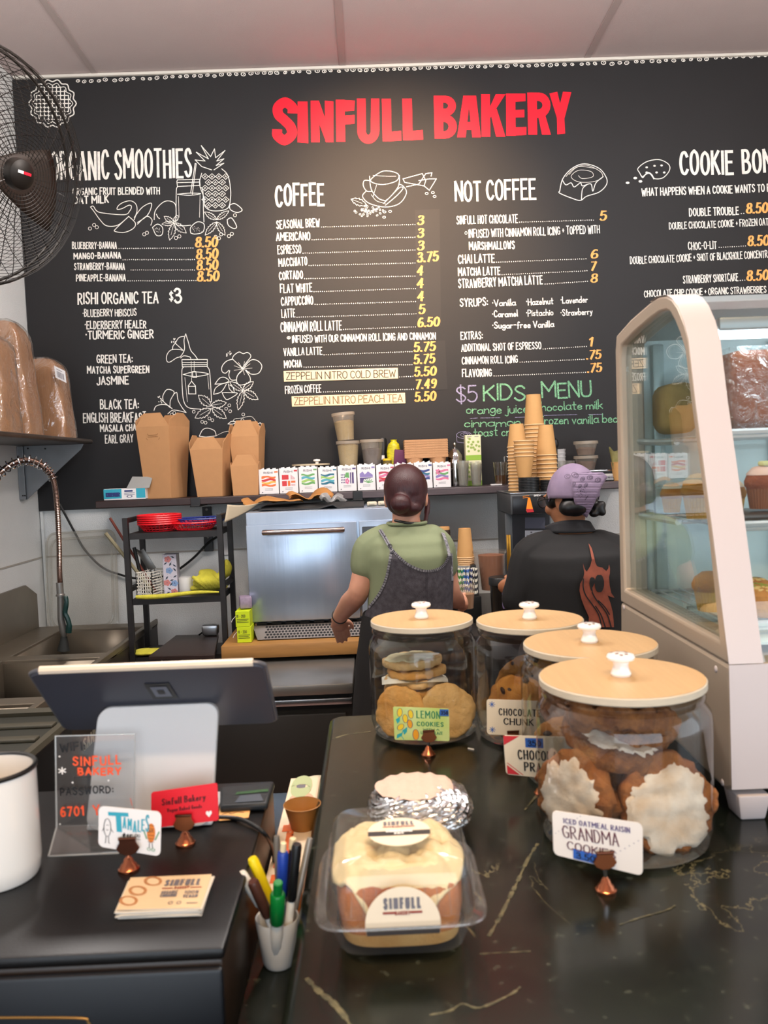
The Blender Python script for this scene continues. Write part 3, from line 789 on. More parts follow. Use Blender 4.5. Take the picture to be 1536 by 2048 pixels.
# ---------------------------------------------------------------- shelf on the back wall and what stands on it
M_steel = mat('steel', '#b9bcc0', .28, 1, noise=.06, nscale=3, stretch=(40, 1, 1), bump=.03, bscale=40)
M_steeld = mat('steel_worn', '#8d8a85', .38, .7, noise=.25, nscale=5)
M_dkwood = mat('dark_wood', '#3a2826', .45, noise=.4, nscale=6, stretch=(1, 12, 12), bump=.1, bscale=60)
M_grwood = mat('worn_wood', '#5b4f52', .5, noise=.35, nscale=7, stretch=(1, 14, 14), bump=.1, bscale=60)
M_black = mat('black_plastic', '#151515', .4)
M_blackm = mat('black_metal', '#1b1a1b', .45, spec=.5, noise=.25, nscale=14)
M_kraft = mat('kraft_board', '#c08e5f', .85, noise=.07, nscale=25, bump=.05, bscale=200)
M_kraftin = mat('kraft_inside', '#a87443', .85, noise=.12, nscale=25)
M_white = mat('white_card', '#e6e3e2', .7)
M_cream = mat('cream', '#e9dcc3', .6)
ZS = P(640, 985, 3.84).z           # top of the shelf
YS0, YS1 = 3.84, YB-.002
def shelf(name, xa, xb, m, label):
    t = thing(name, ((xa+xb)/2, YS1, ZS), label, 'shelf')
    MB().box(((xa+xb)/2, (YS0+YS1)/2, ZS-.018), (xb-xa, YS1-YS0, .034)).build('board', m, t, bevel=.004)
    return t
xj = P(531, 985, YS0).x
sh1 = shelf('wall_shelf', P(190, 1000, YS0).x, xj-.002, M_dkwood, 'dark brown wooden wall shelf carrying the open brown cartons')
sh2 = shelf('wall_shelf', xj, P(1262, 965, YS0).x, M_grwood, 'worn grey wooden wall shelf carrying the row of tea boxes')
def bracket(px, t, zlow):
    x = P(px, 1000, 4.0).x
    mb = MB(); mb.box((x, YB-.004, (ZS-.036+zlow)/2-.02), (.045, .007, ZS-.036-zlow)); mb.box((x, (YS0+YB)/2-.01, ZS-.0405), (.045, YB-YS0+.02, .007)); mb.box((x, YS0-.002, ZS-.022), (.045, .005, .044))
    b = mb.build('bracket', M_blackm, t, bevel=.002)
    mb = MB()
    for k in (.06, .2): 
        if ZS-k > zlow: mb.ball((x, YB-.0095, ZS-k-.01), (.007, .003, .007), 8, 6)
    mb.build('screw', M_steeld, b)
bracket(405, sh1, P(405, 1095, YB).z); bracket(717, sh2, P(717, 1035, YB).z)

def kraft_box(name, x, y, w, d, h, flap, label, rz=0, taper=.76, side=None, group='open brown takeout cartons'):
    """open carton: a body widening upwards and four flaps standing up"""
    t = thing(name, (x, y, ZS), label, 'carton', group, rz)
    a, b = w/2, d/2; c = taper
    side = side or flap*.75
    def V(*p): return Vector(p)
    lo = [V(-a*c, -b*c, 0), V(a*c, -b*c, 0), V(a*c, b*c, 0), V(-a*c, b*c, 0)]
    hi = [V(-a, -b, h), V(a, -b, h), V(a, b, h), V(-a, b, h)]
    mb = MB(); mb.poly(lo[::-1])
    for i in range(4): mb.poly([lo[i], lo[(i+1) % 4], hi[(i+1) % 4], hi[i]])
    mb.build('body', M_kraft, t, local=True, smooth=False, solid=.0025)
    def flapm(p, q, inw, hh, cut, point):
        u = (q-p); L = u.length; u.normalize(); n = V(0, 0, 1)
        o = inw*hh
        if point: pts = [p, q, q+n*hh*.45+o*.4-u*L*.02, q-u*L*.36+n*hh+o, p+u*L*.36+n*hh+o, p+n*hh*.45+o*.4+u*L*.02]
        else: pts = [p, q, q-u*L*cut+n*hh+o, p+u*L*cut+n*hh+o]
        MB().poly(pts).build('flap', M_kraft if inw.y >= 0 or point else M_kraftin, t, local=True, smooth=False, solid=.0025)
    flapm(hi[0], hi[1], V(0, .06, 0), flap, .25, False)
    flapm(hi[2], hi[3], V(0, .02, 0), flap, .25, False)
    flapm(hi[1], hi[2], V(.16, 0, 0), side, .2, True)
    flapm(hi[3], hi[0], V(-.10, 0, 0), side, .2, True)
    return t
YC = 3.965
bx = kraft_box('takeout_carton', P(333, 985, YC).x, YC, S(72, YC), .19, S(140, YC), S(26, YC), 'largest open brown takeout carton with a slotted front, left on the shelf', R(-17), side=S(26, YC))
ik = Ink()
ik.stroke([(-.028, .02), (-.022, .014), (.022, .014), (.028, .02)], .0022); ik.stroke([(-.026, .006), (.026, .006)], .002)
ik.stroke([(-.036, 0), (-.028, -.008)], .002); ik.stroke([(.036, 0), (.028, -.008)], .002)
hB = S(140, YC); wB = S(72, YC)
Mb = chain(bx)
def fr(u, v):
    z = hB*.84+v; k = (.19/2)*(.76+.24*z/hB)
    return Mb @ Vector((u, -k-.0022, z))
ik.build('slot', mat('kraft_shadow', '#8a5f38', .9), bx, fr)
kraft_box('takeout_carton', P(429, 985, 3.945).x, 3.945, S(66, 3.94), .17, S(92, 3.94), S(24, 3.94), 'middle-sized open brown takeout carton right of the largest one', R(-9), side=S(30, 3.94))
kraft_box('takeout_carton', P(500, 985, 4.01).x, 4.01, S(58, 4.0), .13, S(114, 4.0), S(32, 4.0), 'tall narrow open brown carton standing behind the smallest carton', R(-6), side=S(26, 4.0))
kraft_box('takeout_carton', P(494, 985, 3.90).x, 3.895, S(54, 3.9), .07, S(58, 3.9), S(22, 3.9), 'smallest open brown carton in front of the tall narrow one', R(-2), taper=.9, side=S(8, 3.9))
# tissue box
M_teal = mat('box_teal', '#2f9fb5', .6); M_navy = mat('box_navy', '#23306b', .6)
xb = P(253, 990, 3.9).x
t = thing('deli_paper_box', (xb, 3.9, ZS), 'small teal and white deli paper box with a torn top flap', 'box')
wd = S(82, 3.9); hh = S(22, 3.9)
bb = MB().box((xb, 3.92, ZS+hh/2+.001), (wd, .10, hh)).build('body', M_white, t, bevel=.002, smooth=False)
fq = on_quad((xb-wd/2, 3.87, ZS+hh), (xb+wd/2, 3.87, ZS+hh), (xb+wd/2, 3.87, ZS+.001), (xb-wd/2, 3.87, ZS+.001), .0004)
Ink().fill([(0, .12), (.43, .12), (.43, 1), (0, 1)]).fill([(.78, .12), (1, .12), (1, 1), (.78, 1)]).build('print', M_teal, bb, fq)
ik = Ink(); ik.text('DELI PAPER', (.05, .3), (.40, .3), .38, .035, down=False); ik.fill([(.5, .72), (.7, .72), (.7, .86), (.5, .86)]); ik.stroke([(.5, .6), (.74, .6)], .03); ik.stroke([(.5, .45), (.74, .45)], .03); ik.ring((.62, .3), .06, .02, .1)
fq2 = on_quad((xb-wd/2, 3.87, ZS+hh), (xb+wd/2, 3.87, ZS+hh), (xb+wd/2, 3.87, ZS+.001), (xb-wd/2, 3.87, ZS+.001), .0012)
ik.build('lettering', M_navy, bb, fq2)
MB().poly([(xb+.01, 3.87, ZS+hh), (xb+wd/2+.02, 3.87, ZS+hh), (xb+wd/2+.03, 3.90, ZS+hh+.05), (xb+.03, 3.91, ZS+hh+.055)]).build('flap', mat('grey_card', '#8f8f8c', .8), t, smooth=False, solid=.0015)

# tea boxes
cols = {'o': '#e2743c', 'r': '#c93a3f', 'y': '#e3b04b', 'g': '#6aa564', 'l': '#9cc46a', 'b': '#2f6f86', 't': '#58a7b8', 'n': '#3d4a86', 'p': '#8d7fb5', 'k': '#d9789b', 'd': '#5a4a78', 'v': '#b9485c'}
CM = {k: mat('print_'+k, v, .6) for k, v in cols.items()}
CM['w'] = mat('print_w', '#f4f1ee', .6); CM['x'] = mat('print_x', '#6d6a72', .6)
tea = [('oyr', 'orange and yellow desert'), ('rvo', 'red blocks and stripes'), ('glt', 'green terraced hills'), ('btl', 'blue and green waves'), ('dgk', 'violet columns and a pink flower'), ('pdg', 'purple peaks'), ('vrk', 'dark red dunes'), ('gtp', 'green field'), ('npb', 'navy hills and reeds'), ('kpg', 'pink flower and furrows')]
tx = [517, 558, 597, 636, 675, 714, 752, 790, 828, 866, 903]
YT = 3.875
for i, (cc, nm) in enumerate(tea):
    a, b = P(tx[i]+1.5, 975, YT).x, P(tx[i+1]-.5, 975, YT).x
    hgt = S(50.5+(i % 3)-1, YT)
    cx = (a+b)/2
    t = thing('tea_box', (cx, YT, ZS), 'white tea box printed with %s' % nm, 'tea box', 'row of white tea boxes')
    bb = MB().box((cx, YT+.035, ZS+hgt/2+.0005), (b-a, .07, hgt)).build('carton', M_white, t, bevel=.0015, smooth=False)
    q = on_quad((a, YT, ZS+hgt), (b, YT, ZS+hgt), (b, YT, ZS), (a, YT, ZS), .0005)
    x0, x1, y0, y1 = .14, .86, .30, .74
    def art(k, fillpts, nm='print'):
        Ink().fill(fillpts).build('print', CM[k], bb, q)
    def wave(yb, amp, ph, yt, m):
        pts = [(x0+(x1-x0)*k/12, yb+amp*math.sin(ph+k*.6)) for k in range(13)]
        pts2 = [(x0+(x1-x0)*k/12, yt+amp*math.sin(ph+1+k*.5)) for k in range(12, -1, -1)]
        Ink().fill([(u, max(y0, min(y1, v))) for u, v in pts+pts2]).build('print', CM[m], bb, q)
    if i == 1:
        ik = Ink(); ik.fill([(x0, y0), (.4, y0), (.4, .5), (x0, .5)]); ik.fill([(x0, .55), (.5, .55), (.5, y1), (x0, y1)]); ik.build('print', CM['r'], bb, q)
        ik = Ink(); ik.fill([(.45, y0), (.58, y0), (.58, .5), (.45, .5)]); ik.fill([(.62, .42), (x1, .42), (x1, .5), (.62, .5)]); ik.build('print', CM['o'], bb, q)
        ik = Ink(); [ik.fill([(.62+.05*k, .55), (.64+.05*k, .55), (.64+.05*k, y1-.03*k), (.62+.05*k, y1-.03*k)]) for k in range(5)]; [ik.fill([(.62+.05*k, y0), (.64+.05*k, y0), (.64+.05*k, .37), (.62+.05*k, .37)]) for k in range(5)]; ik.build('print', CM['v'], bb, q)
    elif i == 4:
        ik = Ink(); [ik.disc((x0+.05+.08*u, y0+.05+.1*v), .028, .03) for u in range(3) for v in range(4)]; ik.fill([(.66, y0), (.72, y0), (.72, y1), (.66, y1)]); ik.fill([(.76, y0), (x1, y0), (x1, y1), (.76, y1)]); ik.build('print', CM['d'], bb, q)
        ik = Ink(); [ik.disc((.5+.07*math.cos(k*1.256), .40+.075*math.sin(k*1.256)), .05) for k in range(5)]; ik.build('print', CM['k'], bb, q)
        ik = Ink(); ik.fill([(.34, .56), (.62, .52), (.6, y1), (.45, y1)]); ik.build('print', CM['g'], bb, q)
    elif i == 5:
        Ink().fill([(x0, .52), (x0, .66), (.3, y1), (.42, .62), (.6, y1), (x1, .6), (x1, .52)]).build('print', CM['p'], bb, q)
        Ink().fill([(x0, y0), (.3, y0), (.36, .44), (x1, .49), (x1, .5), (x0, .5)]).build('print', CM['d'], bb, q)
        ik = Ink(); [ik.stroke([(.6, y0), (.6+.26*math.cos(k*.5+.2), y0+.17*math.sin(k*.5+.2))], .03) for k in range(6)]; ik.build('print', CM['g'], bb, q)
    else:
        n = 4
        for k in range(n):
            yb = y0+(y1-y0)*k/n; wave(yb+.015, .03, i+k*1.7, yb+(y1-y0)/n-.012, cc[k % 3])
        if i == 9:
            ik = Ink(); [ik.disc((.28+.08*math.cos(k*1.256), .64+.07*math.sin(k*1.256)), .055) for k in range(5)]; ik.build('print', CM['k'], bb, q)
    ik = Ink(); ik.text('RISHI', (.25, .82), (.72, .82), .085, .016, down=False, gap=.6); [ik.stroke([(.3, .22-.05*k), (.7, .22-.05*k)], .012) for k in range(2)]; ik.disc((.16, .08), .035, .022); ik.build('lettering', CM['x'], bb, q)
    Ink().fill([(.8, .86), (.98, .86), (.98, .92), (.8, .92)]).build('print', CM[cc[0]], bb, q)
    mb = MB(); 
    for k in range(3): mb.box((a+(b-a)*(.2+.3*k), YT+.004, ZS+hgt+.002), (.016, .004, .006), (0, random.uniform(-.5, .5), 0))
    mb.build('torn_edge', M_white, t, smooth=False)

# lidded jar behind the tea boxes
M_porc = mat('porcelain', '#f1eeea', .15, coat=.5)
x = P(624, 985, 4.01).x
t = thing('glass_jar', (x, 4.01, ZS), 'low jar with a pale lid and white knob behind the tea boxes', 'jar')
hj = S(52, 4.01)
MB().lathe([(0, 0), (.075, 0), (.08, .01), (.08, hj-.02), (.07, hj)], 28, Matrix.Translation((x, 4.01, ZS+.001)), sx=1).build('body', clear('jar_glass', (.97, .98, .98), 1), t)
MB().lathe([(0, hj), (.092, hj), (.092, hj+.008), (0, hj+.008)], 28, Matrix.Translation((x, 4.01, ZS+.001))).build('lid', mat('lid_pale', '#b9a98c', .5), t)
MB().lathe([(0, hj+.008), (.009, hj+.008), (.008, hj+.016), (.018, hj+.021), (.016, hj+.028), (0, hj+.031)], 16, Matrix.Translation((x+.03, 4.01, ZS+.001))).build('knob', M_porc, t)

# deli tubs with dry goods
M_tub = clear('deli_plastic', (.93, .92, .9), .5, .05, .12, haze=.28, hcol=(.75, .7, .62))
M_lidp = clear('deli_lid', (.9, .88, .85), .4, .06, .2, haze=.6, hcol=(.66, .58, .48))
def deli_tub(x, y, z, rt, rb, h, fill, col, label, tilt=0, group='plastic tubs of dry goods'):
    t = thing('deli_tub', (x, y, z), label, 'food tub', group)
    t.rotation_euler = (0, tilt, 0)
    MB().lathe([(0, .001), (rb, .001), (rt*.985, h-.006), (rt*1.02, h-.003), (rt*1.02, h)], 28).build('tub', M_tub, t, local=True)
    k = fill; rk = rb+(rt-rb)*k
    MB().lathe([(0, .003), (rb*.97, .003), (rk*.97, h*k-.004), (rk*.6, h*k+.004), (0, h*k+.002)], 28).build('filling', mat('fill_'+col, col, .95, noise=.3, nscale=240, bump=.3, bscale=400), t, local=True)
    MB().lathe([(rt*1.07, h-.010), (rt*1.07, h+.003), (rt*1.0, h+.004), (rt*.98, h+.001), (0, h+.001)], 28).build('lid', M_lidp, t, local=True)
    return t
Yd = 4.0
ZSR = ZS+.088
xa_, xb_ = P(672, 950, 4.0).x, P(902, 950, 4.0).x
t = thing('shelf_riser', ((xa_+xb_)/2, 4.01, ZS), 'low riser behind the tea boxes lifting the tubs and trays', 'riser')
MB().box(((xa_+xb_)/2, 4.02, ZS+.0815), (xb_-xa_, .13, .012)).build('board', M_dkwood, t, bevel=.002)
for xx in (xa_+.01, (xa_+xb_)/2, xb_-.01): MB().box((xx, 4.02, ZS+.038), (.012, .12, .0745)).build('support', M_dkwood, t)
rt, rb, hd = S(22, Yd), S(16.5, Yd), S(58, Yd)
x = P(697, 950, Yd).x; zd = ZSR+.001
hL = S(60, Yd)
deli_tub(x+.003, Yd, zd, rt, rb, hL, .9, '#b7a06a', 'lower tub of tan powder carrying a tilted second tub')
deli_tub(x-.006, Yd, zd+hL+.006, rt*.98, rb, S(54, Yd), .72, '#ad955f', 'tilted upper tub of tan powder balanced on another tub', R(-4))
deli_tub(P(746, 950, Yd).x, Yd, zd, rt, rb, hL+.003, .72, '#4a3d40', 'tub of dark tea leaves right of the tan powder tubs')
# yellow snack bag, dark pot, tin and purple packet
x = P(789, 930, 4.0).x; hb = S(60, 4.0)
M_yel = mat('bag_yellow', '#d9cf12', .35, noise=.5, nscale=90, col2='#8f8a1c', stretch=(.5, .5, 3), bump=.5, bscale=30)
def bagf(u, v):
    a = 2*PI*u; r = .034*(1-.35*max(0, v-.6)/.4)*(1+.06*math.sin(3*a+7*v)); 
    if v > .86: r *= 1-.55*math.sin((v-.86)/.14*PI*.8)*.8
    return Vector((x+r*math.cos(a)*1.0, 4.0+r*.75*math.sin(a), ZSR+.003+hb*v))
t = thing('snack_bag', (x, 4.0, ZSR), 'bright yellow bag with a scrunched top on the shelf', 'bag')
MB().grid(bagf, 26, 24).build('bag', M_yel, t)
x = P(769, 940, 4.02).x
t = thing('black_canister', (x, 4.02, ZSR), 'narrow black canister half behind the yellow bag', 'canister')
MB().lathe([(0, 0), (.022, 0), (.022, S(62, 4.0)), (.019, S(65, 4.0)), (0, S(65, 4.0))], 20, Matrix.Translation((x-.006, 4.035, ZSR+.001))).build('body', M_black, t)
q = on_quad((x-.02, 4.012, ZSR+.1), (x+.008, 4.012, ZSR+.1), (x+.008, 4.012, ZSR+.05), (x-.02, 4.012, ZSR+.05), 0)
Ink().fill([(.1, .1), (.8, .1), (.8, .5), (.1, .5)]).build('label', CM['w'], t, q)
x = P(775, 940, 3.965).x
t = thing('spice_tin', (x, 3.965, ZSR), 'small yellow tin in front of the black canister', 'tin')
MB().lathe([(0, 0), (.021, 0), (.021, S(24, 3.96)), (0, S(24, 3.96))], 20, Matrix.Translation((x, 3.962, ZSR+.001))).build('body', mat('tin_yellow', '#e0b51e', .35), t)
MB().lathe([(.0215, S(5, 3.96)), (.0215, S(20, 3.96))], 20, Matrix.Translation((x, 3.962, ZSR+.001))).build('label', mat('tin_label', '#6a5a1a', .5, noise=.5, nscale=60), t)
x = P(801, 940, 3.97).x
t = thing('tea_packet', (x, 3.97, ZSR), 'leaning plum purple packet before the fibre trays', 'packet')
MB().box((x, 3.975, ZSR+S(21, 3.97)), (S(25, 3.97), .02, S(40, 3.97)), (R(6), R(6), 0), bev=.003).build('packet', mat('packet_plum', '#5a2048', .5), t)

# fibre trays
M_fib = mat('moulded_fibre', '#b98d66', .95, noise=.12, nscale=60, bump=.3, bscale=240)
x = P(852, 940, 4.0).x; wT = S(86, 4.0)
zt = ZSR+.001
for k in range(8):
    t = thing('drink_carrier', (x, 4.0, zt), ['lowest moulded brown drink carrier with its feet showing', 'moulded brown drink carrier nested in the stack', 'topmost moulded brown drink carrier of the stack'][0 if k == 0 else 2 if k == 7 else 1], 'drink carrier', 'nested brown drink carriers')
    b = S(21, 4.0)+k*S(4.6, 4.0)
    if k == 0:
        t.location.z = zt
        mb = MB()
        mb.box((0, 0, b+.008), (wT, .15, .012), bev=.004)
        for sx in (-1, 1):
            for sy in (-1, 1): mb.lathe([(.03, .0005), (.034, b*.4), (.042, b+.004)], 14, Matrix.Translation((sx*wT*.27, sy*.035, 0)), True)
        mb.build('tray', M_fib, t, local=True)
    else:
        t.location.z = zt+b
        mb = MB(); w2, d2 = wT/2, .075
        mb.box((0, 0, .003), (wT, .15, .006), bev=.002)
        mb.box((0, -d2+.004, .0075), (wT-.004, .006, .009), bev=.002); mb.box((0, d2-.004, .0075), (wT-.004, .006, .009)); mb.box((w2-.004, 0, .0075), (.006, .14, .009)); mb.box((-w2+.004, 0, .0075), (.006, .14, .009))
        mb.build('tray', M_fib, t, local=True)

# steel creamer
x = P(911, 945, 4.0).x; hc = S(80, 4.0)
M_chrome = mat('chrome', '#d9d9db', .08, 1)
t = thing('steel_creamer', (x, 4.0, ZS), 'shiny steel creamer with a domed lid and finial', 'creamer')
MB().lathe([(0, 0), (.036, 0), (.038, .01), (.036, hc*.62), (.034, hc*.7)], 28, Matrix.Translation((x, 4.0, ZS+.001))).build('body', M_chrome, t)
MB().lathe([(.036, hc*.7), (.034, hc*.78), (.02, hc*.9), (.006, hc*.95), (0, hc*.955)], 28, Matrix.Translation((x, 4.0, ZS+.001))).build('lid', M_chrome, t)
MB().lathe([(0, hc*.95), (.004, hc*.95), (.004, hc), (.007, hc*1.04), (.004, hc*1.08), (0, hc*1.09)], 12, Matrix.Translation((x, 4.0, ZS+.001))).build('finial', M_chrome, t)
MB().tube([(x+.034, 4.0, ZS+hc*.6), (x+.056, 4.0, ZS+hc*.58), (x+.056, 4.0, ZS+hc*.25), (x+.036, 4.0, ZS+hc*.15)], .004).build('handle', M_black, t)
# green and cream boxes
M_mcream = mat('matcha_cream', '#ddd8b2', .6); M_mg = mat('matcha_green', '#8fb53f', .6); M_md = mat('matcha_dot', '#9bb45a', .6, noise=.3, nscale=90)
x = P(948, 940, 3.95).x; wm = S(31, 3.95); hm = S(50.5, 3.95)
for k, lb in enumerate(['lower cream and green dotted box beneath its twin', 'upper cream and green dotted box on top of its twin']):
    z = ZS+.001+k*(hm+.0008)
    t = thing('matcha_box', (x, 3.95, z), lb, 'box', 'cream and green dotted boxes')
    bb = MB().box((x, 3.98, z+hm/2), (wm, .06, hm)).build('carton', M_mcream, t, bevel=.0015, smooth=False)
    q = on_quad((x-wm/2, 3.95, z+hm), (x+wm/2, 3.95, z+hm), (x+wm/2, 3.95, z), (x-wm/2, 3.95, z), .0005)
    Ink().fill([(0, 0), (1, 0), (1, .2), (0, .2)]).build('band', M_mg, bb, q)
    ik = Ink()
    for u, v in [(.2, .72), (.5, .72), (.4, .62), (.82, .72), (.7, .58), (.88, .54), (.5, .5), (.36, .5), (.6, .42), (.2, .36), (.84, .36), (.16, .55), (.28, .84)]: ik.disc((u, v), .085, .05)
    ik.build('dots', M_md, bb, q)
    ik = Ink(); ik.stroke([(.12, .93), (.4, .93)], .02); ik.stroke([(.12, .88), (.3, .88)], .02); ik.stroke([(.6, .93), (.86, .93)], .02); ik.build('lettering', CM['x'], bb, q)

# cups, cup lids
M_cupk = mat('kraft_cup', '#c9995f', .75, noise=.05, nscale=40)
M_cupin = mat('cup_inside', '#eee6d8', .7)
def cup_proto(name, rr, rb, h, label, group, m=None, rim=None):
    t = thing(name, (0, 0, 0), label, 'cup', group)
    MB().lathe([(rb*.96, .004), (rb, 0), (rr, h), (rr*.985, h), (rb*.96, .006), (0, .006)], 28).build('wall', m or M_cupk, t, local=True)
    MB().lathe([(rr-.001, h-.003), (rr+.0022, h-.001), (rr+.0022, h+.002), (rr-.001, h+.003)], 28).build('rim', rim or mat('cup_rim', '#dcb88a', .6), t, local=True)
    return t
def cup_stack(proto, used, x, y, z, n, step, rim_up, labels, h, lean=(0, 0)):
    """nested cups; rim_up False means turned upside down, the topmost cup wholly in view"""
    for k in range(n):
        loc = Vector((x+lean[0]*k, y+lean[1]*k, z+k*step))
        rot = (0, 0, random.uniform(0, 6)) if rim_up else (PI, 0, random.uniform(0, 6))
        if not rim_up: loc.z += h+.003
        lb = labels[0] if k == 0 else labels[2] if k == n-1 else labels[1]
        if not used:
            o = proto; o.location = loc; o.rotation_euler = rot; o['label'] = lb; used.append(1)
        else: dup(proto, loc, label=lb, rot=rot)
# the coffee brewer that carries them
YBR = 3.46
ZB = P(1062, 984, YBR+.02).z
# left inverted stack
h16, rr16, rb16 = S(46, 3.62), S(19.5, 3.62), S(13.5, 3.62)
pc = cup_proto('paper_cup', rr16, rb16, h16, '', 'upside down brown paper cups in stacks'); us = []
n = 14; st = (S(847-980, 3.62)*-1-h16)/(n-1)
cup_stack(pc, us, P(1036, 950, 3.64).x, 3.64, ZB+.001, n, st, False, ['bottom cup of the left upside-down brown stack', 'brown cup nested in the left upside-down stack', 'top brown cup of the left upside-down stack'], h16)
h20 = S(60, 3.78); pc2 = cup_proto('paper_cup', S(19.5, 3.78), S(14, 3.78), h20, '', 'upside down brown paper cups in stacks'); us2 = []
n = 17; st = (S(187, 3.78)-h20)/(n-1)
cup_stack(pc2, us2, P(1071, 950, 3.78).x, 3.78, ZB+.001, n, st, False, ['bottom cup of the tallest upside-down brown stack', 'brown cup nested in the tallest upside-down stack', 'top brown cup of the tallest upside-down stack'], h20)
hh3 = S(60, 3.6); pc3 = cup_proto('paper_cup', S(20.5, 3.6), S(14, 3.6), hh3, '', 'upside down brown paper cups in stacks'); us3 = []
n = 9; st = (S(129, 3.6)-hh3)/(n-1)
cup_stack(pc3, us3, P(1094, 950, 3.62).x, 3.62, ZB+.001, n, st, False, ['bottom cup of the right upside-down brown stack', 'brown cup nested in the right upside-down stack', 'top brown cup of the right upside-down stack'], hh3)
# black cup lids
def lid_stack(x, y, z, n, labels):
    M_l = mat('lid_black', '#1a1a1b', .35)
    pr = None
    for k in range(n):
        lb = labels[0] if k == 0 else labels[2] if k == n-1 else labels[1]
        loc = (x, y, z+k*.0068)
        if pr is None:
            pr = MB().lathe([(.043, 0), (.0455, .001), (.0455, .006), (.043, .0066), (.0, .0066)], 28).build('cup_lid', M_l)
            tag(pr, lb, 'cup lid', 'stacked black cup lids'); pr.location = loc
        else:
            o = pr.copy(); COL.objects.link(o); o.location = loc; o['label'] = lb
lid_stack(P(1059, 970, 3.52).x, 3.53, ZB+.0005, 9, ['bottom black cup lid under the upright cups', 'black cup lid within the left lid stack', 'top black cup lid just below the upright brown cups'])
lid_stack(P(1102, 972, 3.51).x, 3.515, ZB+.0005, 7, ['bottom black cup lid of the pile beside the bandana', 'black cup lid within the pile beside the bandana', 'top black cup lid of the pile beside the bandana'])
# upright cups on the lids
hu = S(42, 3.55); pc4 = cup_proto('paper_cup', S(19.5, 3.55), S(13, 3.55), hu, '', 'upright brown paper cups'); us4 = []
cup_stack(pc4, us4, P(1049, 950, 3.53).x, 3.53, ZB+.0005+9*.0068+.0008, 5, S(7.5, 3.55), True, ['lowest upright brown cup standing on black lids', 'upright brown cup nested between others', 'topmost upright brown cup, its mouth open'], hu)
# clear cups beside the green boxes
M_ccup = clear('clear_cup', (.95, .95, .93), .8, .06, .1, haze=.16, hcol=(.8, .78, .72))
for (px, y, n, hcc, nm) in ((927, 3.9, 10, 36, 'left'), (953, 3.885, 9, 33, 'right')):
    pr = None; hx = S(hcc, y)
    for k in range(n):
        loc = (P(px, 960, y).x, y, ZS+.001+k*.0038); lb = ('bottom' if k == 0 else 'top' if k == n-1 else 'inner')
        lb = {'bottom': 'lowest clear plastic cup of the %s clear stack by the green boxes' % nm, 'top': 'topmost clear plastic cup of the %s clear stack by the green boxes' % nm, 'inner': 'clear plastic cup nested inside the %s clear stack by the green boxes' % nm}[lb]
        if pr is None:
            pr = MB().lathe([(0, 0), (.021, 0), (.0265, hx), (.0285, hx+.001), (.0285, hx+.003)], 24).build('plastic_cup', M_ccup)
            tag(pr, lb, 'cup', 'clear plastic cups on the shelf'); pr.location = loc
        else:
            o = pr.copy(); COL.objects.link(o); o.location = loc; o['label'] = lb
# syrup pitcher
x = P(1002, 950, 3.9).x; hp = S(46, 3.9)
t = thing('glass_pitcher', (x, 3.9, ZS), 'small glass pitcher of brown syrup left of the cup stacks', 'pitcher')
MB().lathe([(0, 0), (.028, 0), (.03, .005), (.038, hp), (.037, hp), (.029, .006), (0, .004)], 24, Matrix.Translation((x, 3.9, ZS+.001))).build('body', clear('pitcher_glass', (.92, .9, .86), 1, .06), t)
MB().lathe([(0, .005), (.027, .005), (.031, hp*.42), (0, hp*.42)], 24, Matrix.Translation((x, 3.9, ZS+.001))).build('syrup', mat('syrup', '#5d4330', .2), t)
MB().tube(crom([(x+.02, 3.9, ZS+hp), (x+.02, 3.9, ZS+hp+.025), (x+.045, 3.9, ZS+hp+.012), (x+.045, 3.9, ZS+hp*.5)], 4), .003).build('handle', M_chrome, t)
MB().box((P(992, 970, 3.88).x, 3.875, ZS+.004), (.05, .04, .006)).build('napkin', M_white, None)
tag(bpy.data.objects['napkin'], 'folded white napkin in front of the glass pitcher', 'napkin')
# white cups with a red mark, one clear beaker
x = P(1122, 945, 3.97).x
t = thing('measuring_beaker', (x, 3.97, ZS), 'clear plastic beaker beneath the white cups', 'beaker')
hbk = S(30, 3.97)
MB().lathe([(0, 0), (.033, 0), (.046, hbk+.03), (.049, hbk+.03)], 24, Matrix.Translation((x+.012, 3.93, ZS+.001))).build('body', M_ccup, t)
pr = None
for k in range(4):
    lb = ['bottom white paper cup of the pile with a red mark', 'white paper cup second from the bottom of its pile', 'white paper cup third from the bottom of its pile', 'top white paper cup of the pile behind brown cups'][k]
    loc = (x-.004, 4.03, ZS+.001+k*.018)
    if pr is None:
        pr = thing('white_cup', loc, lb, 'cup', 'white paper cups'); hw = S(42, 4)
        MB().lathe([(0, 0), (.03, 0), (.042, hw), (.044, hw+.002), (.042, hw+.003), (.03, .004), (0, .004)], 24).build('wall', M_white, pr, local=True)
        ik = Ink(); ik.fill([(-.028, .05), (-.012, .05), (-.012, .085), (-.028, .085)])
        Mx = chain(pr)
        ik.build('mark', M_red, pr, lambda u, v: Mx @ Vector((u, -math.sqrt(max(0, (.0305+.012*v/hw+.0015)**2-u*u)), v)))
    else: dup(pr, loc, label=lb)
x = P(1110, 890, 4.0).x
o = MB().ball((x, 3.985, P(1110, 888, 3.985).z), (.014, .014, .026), 14, 10).cyl((x, 3.985, ZS+.001), (x, 3.985, P(1110, 888, 3.985).z), .008).build('black_scoop', M_black)
tag(o, 'black rounded scoop end standing between the cups', 'scoop')
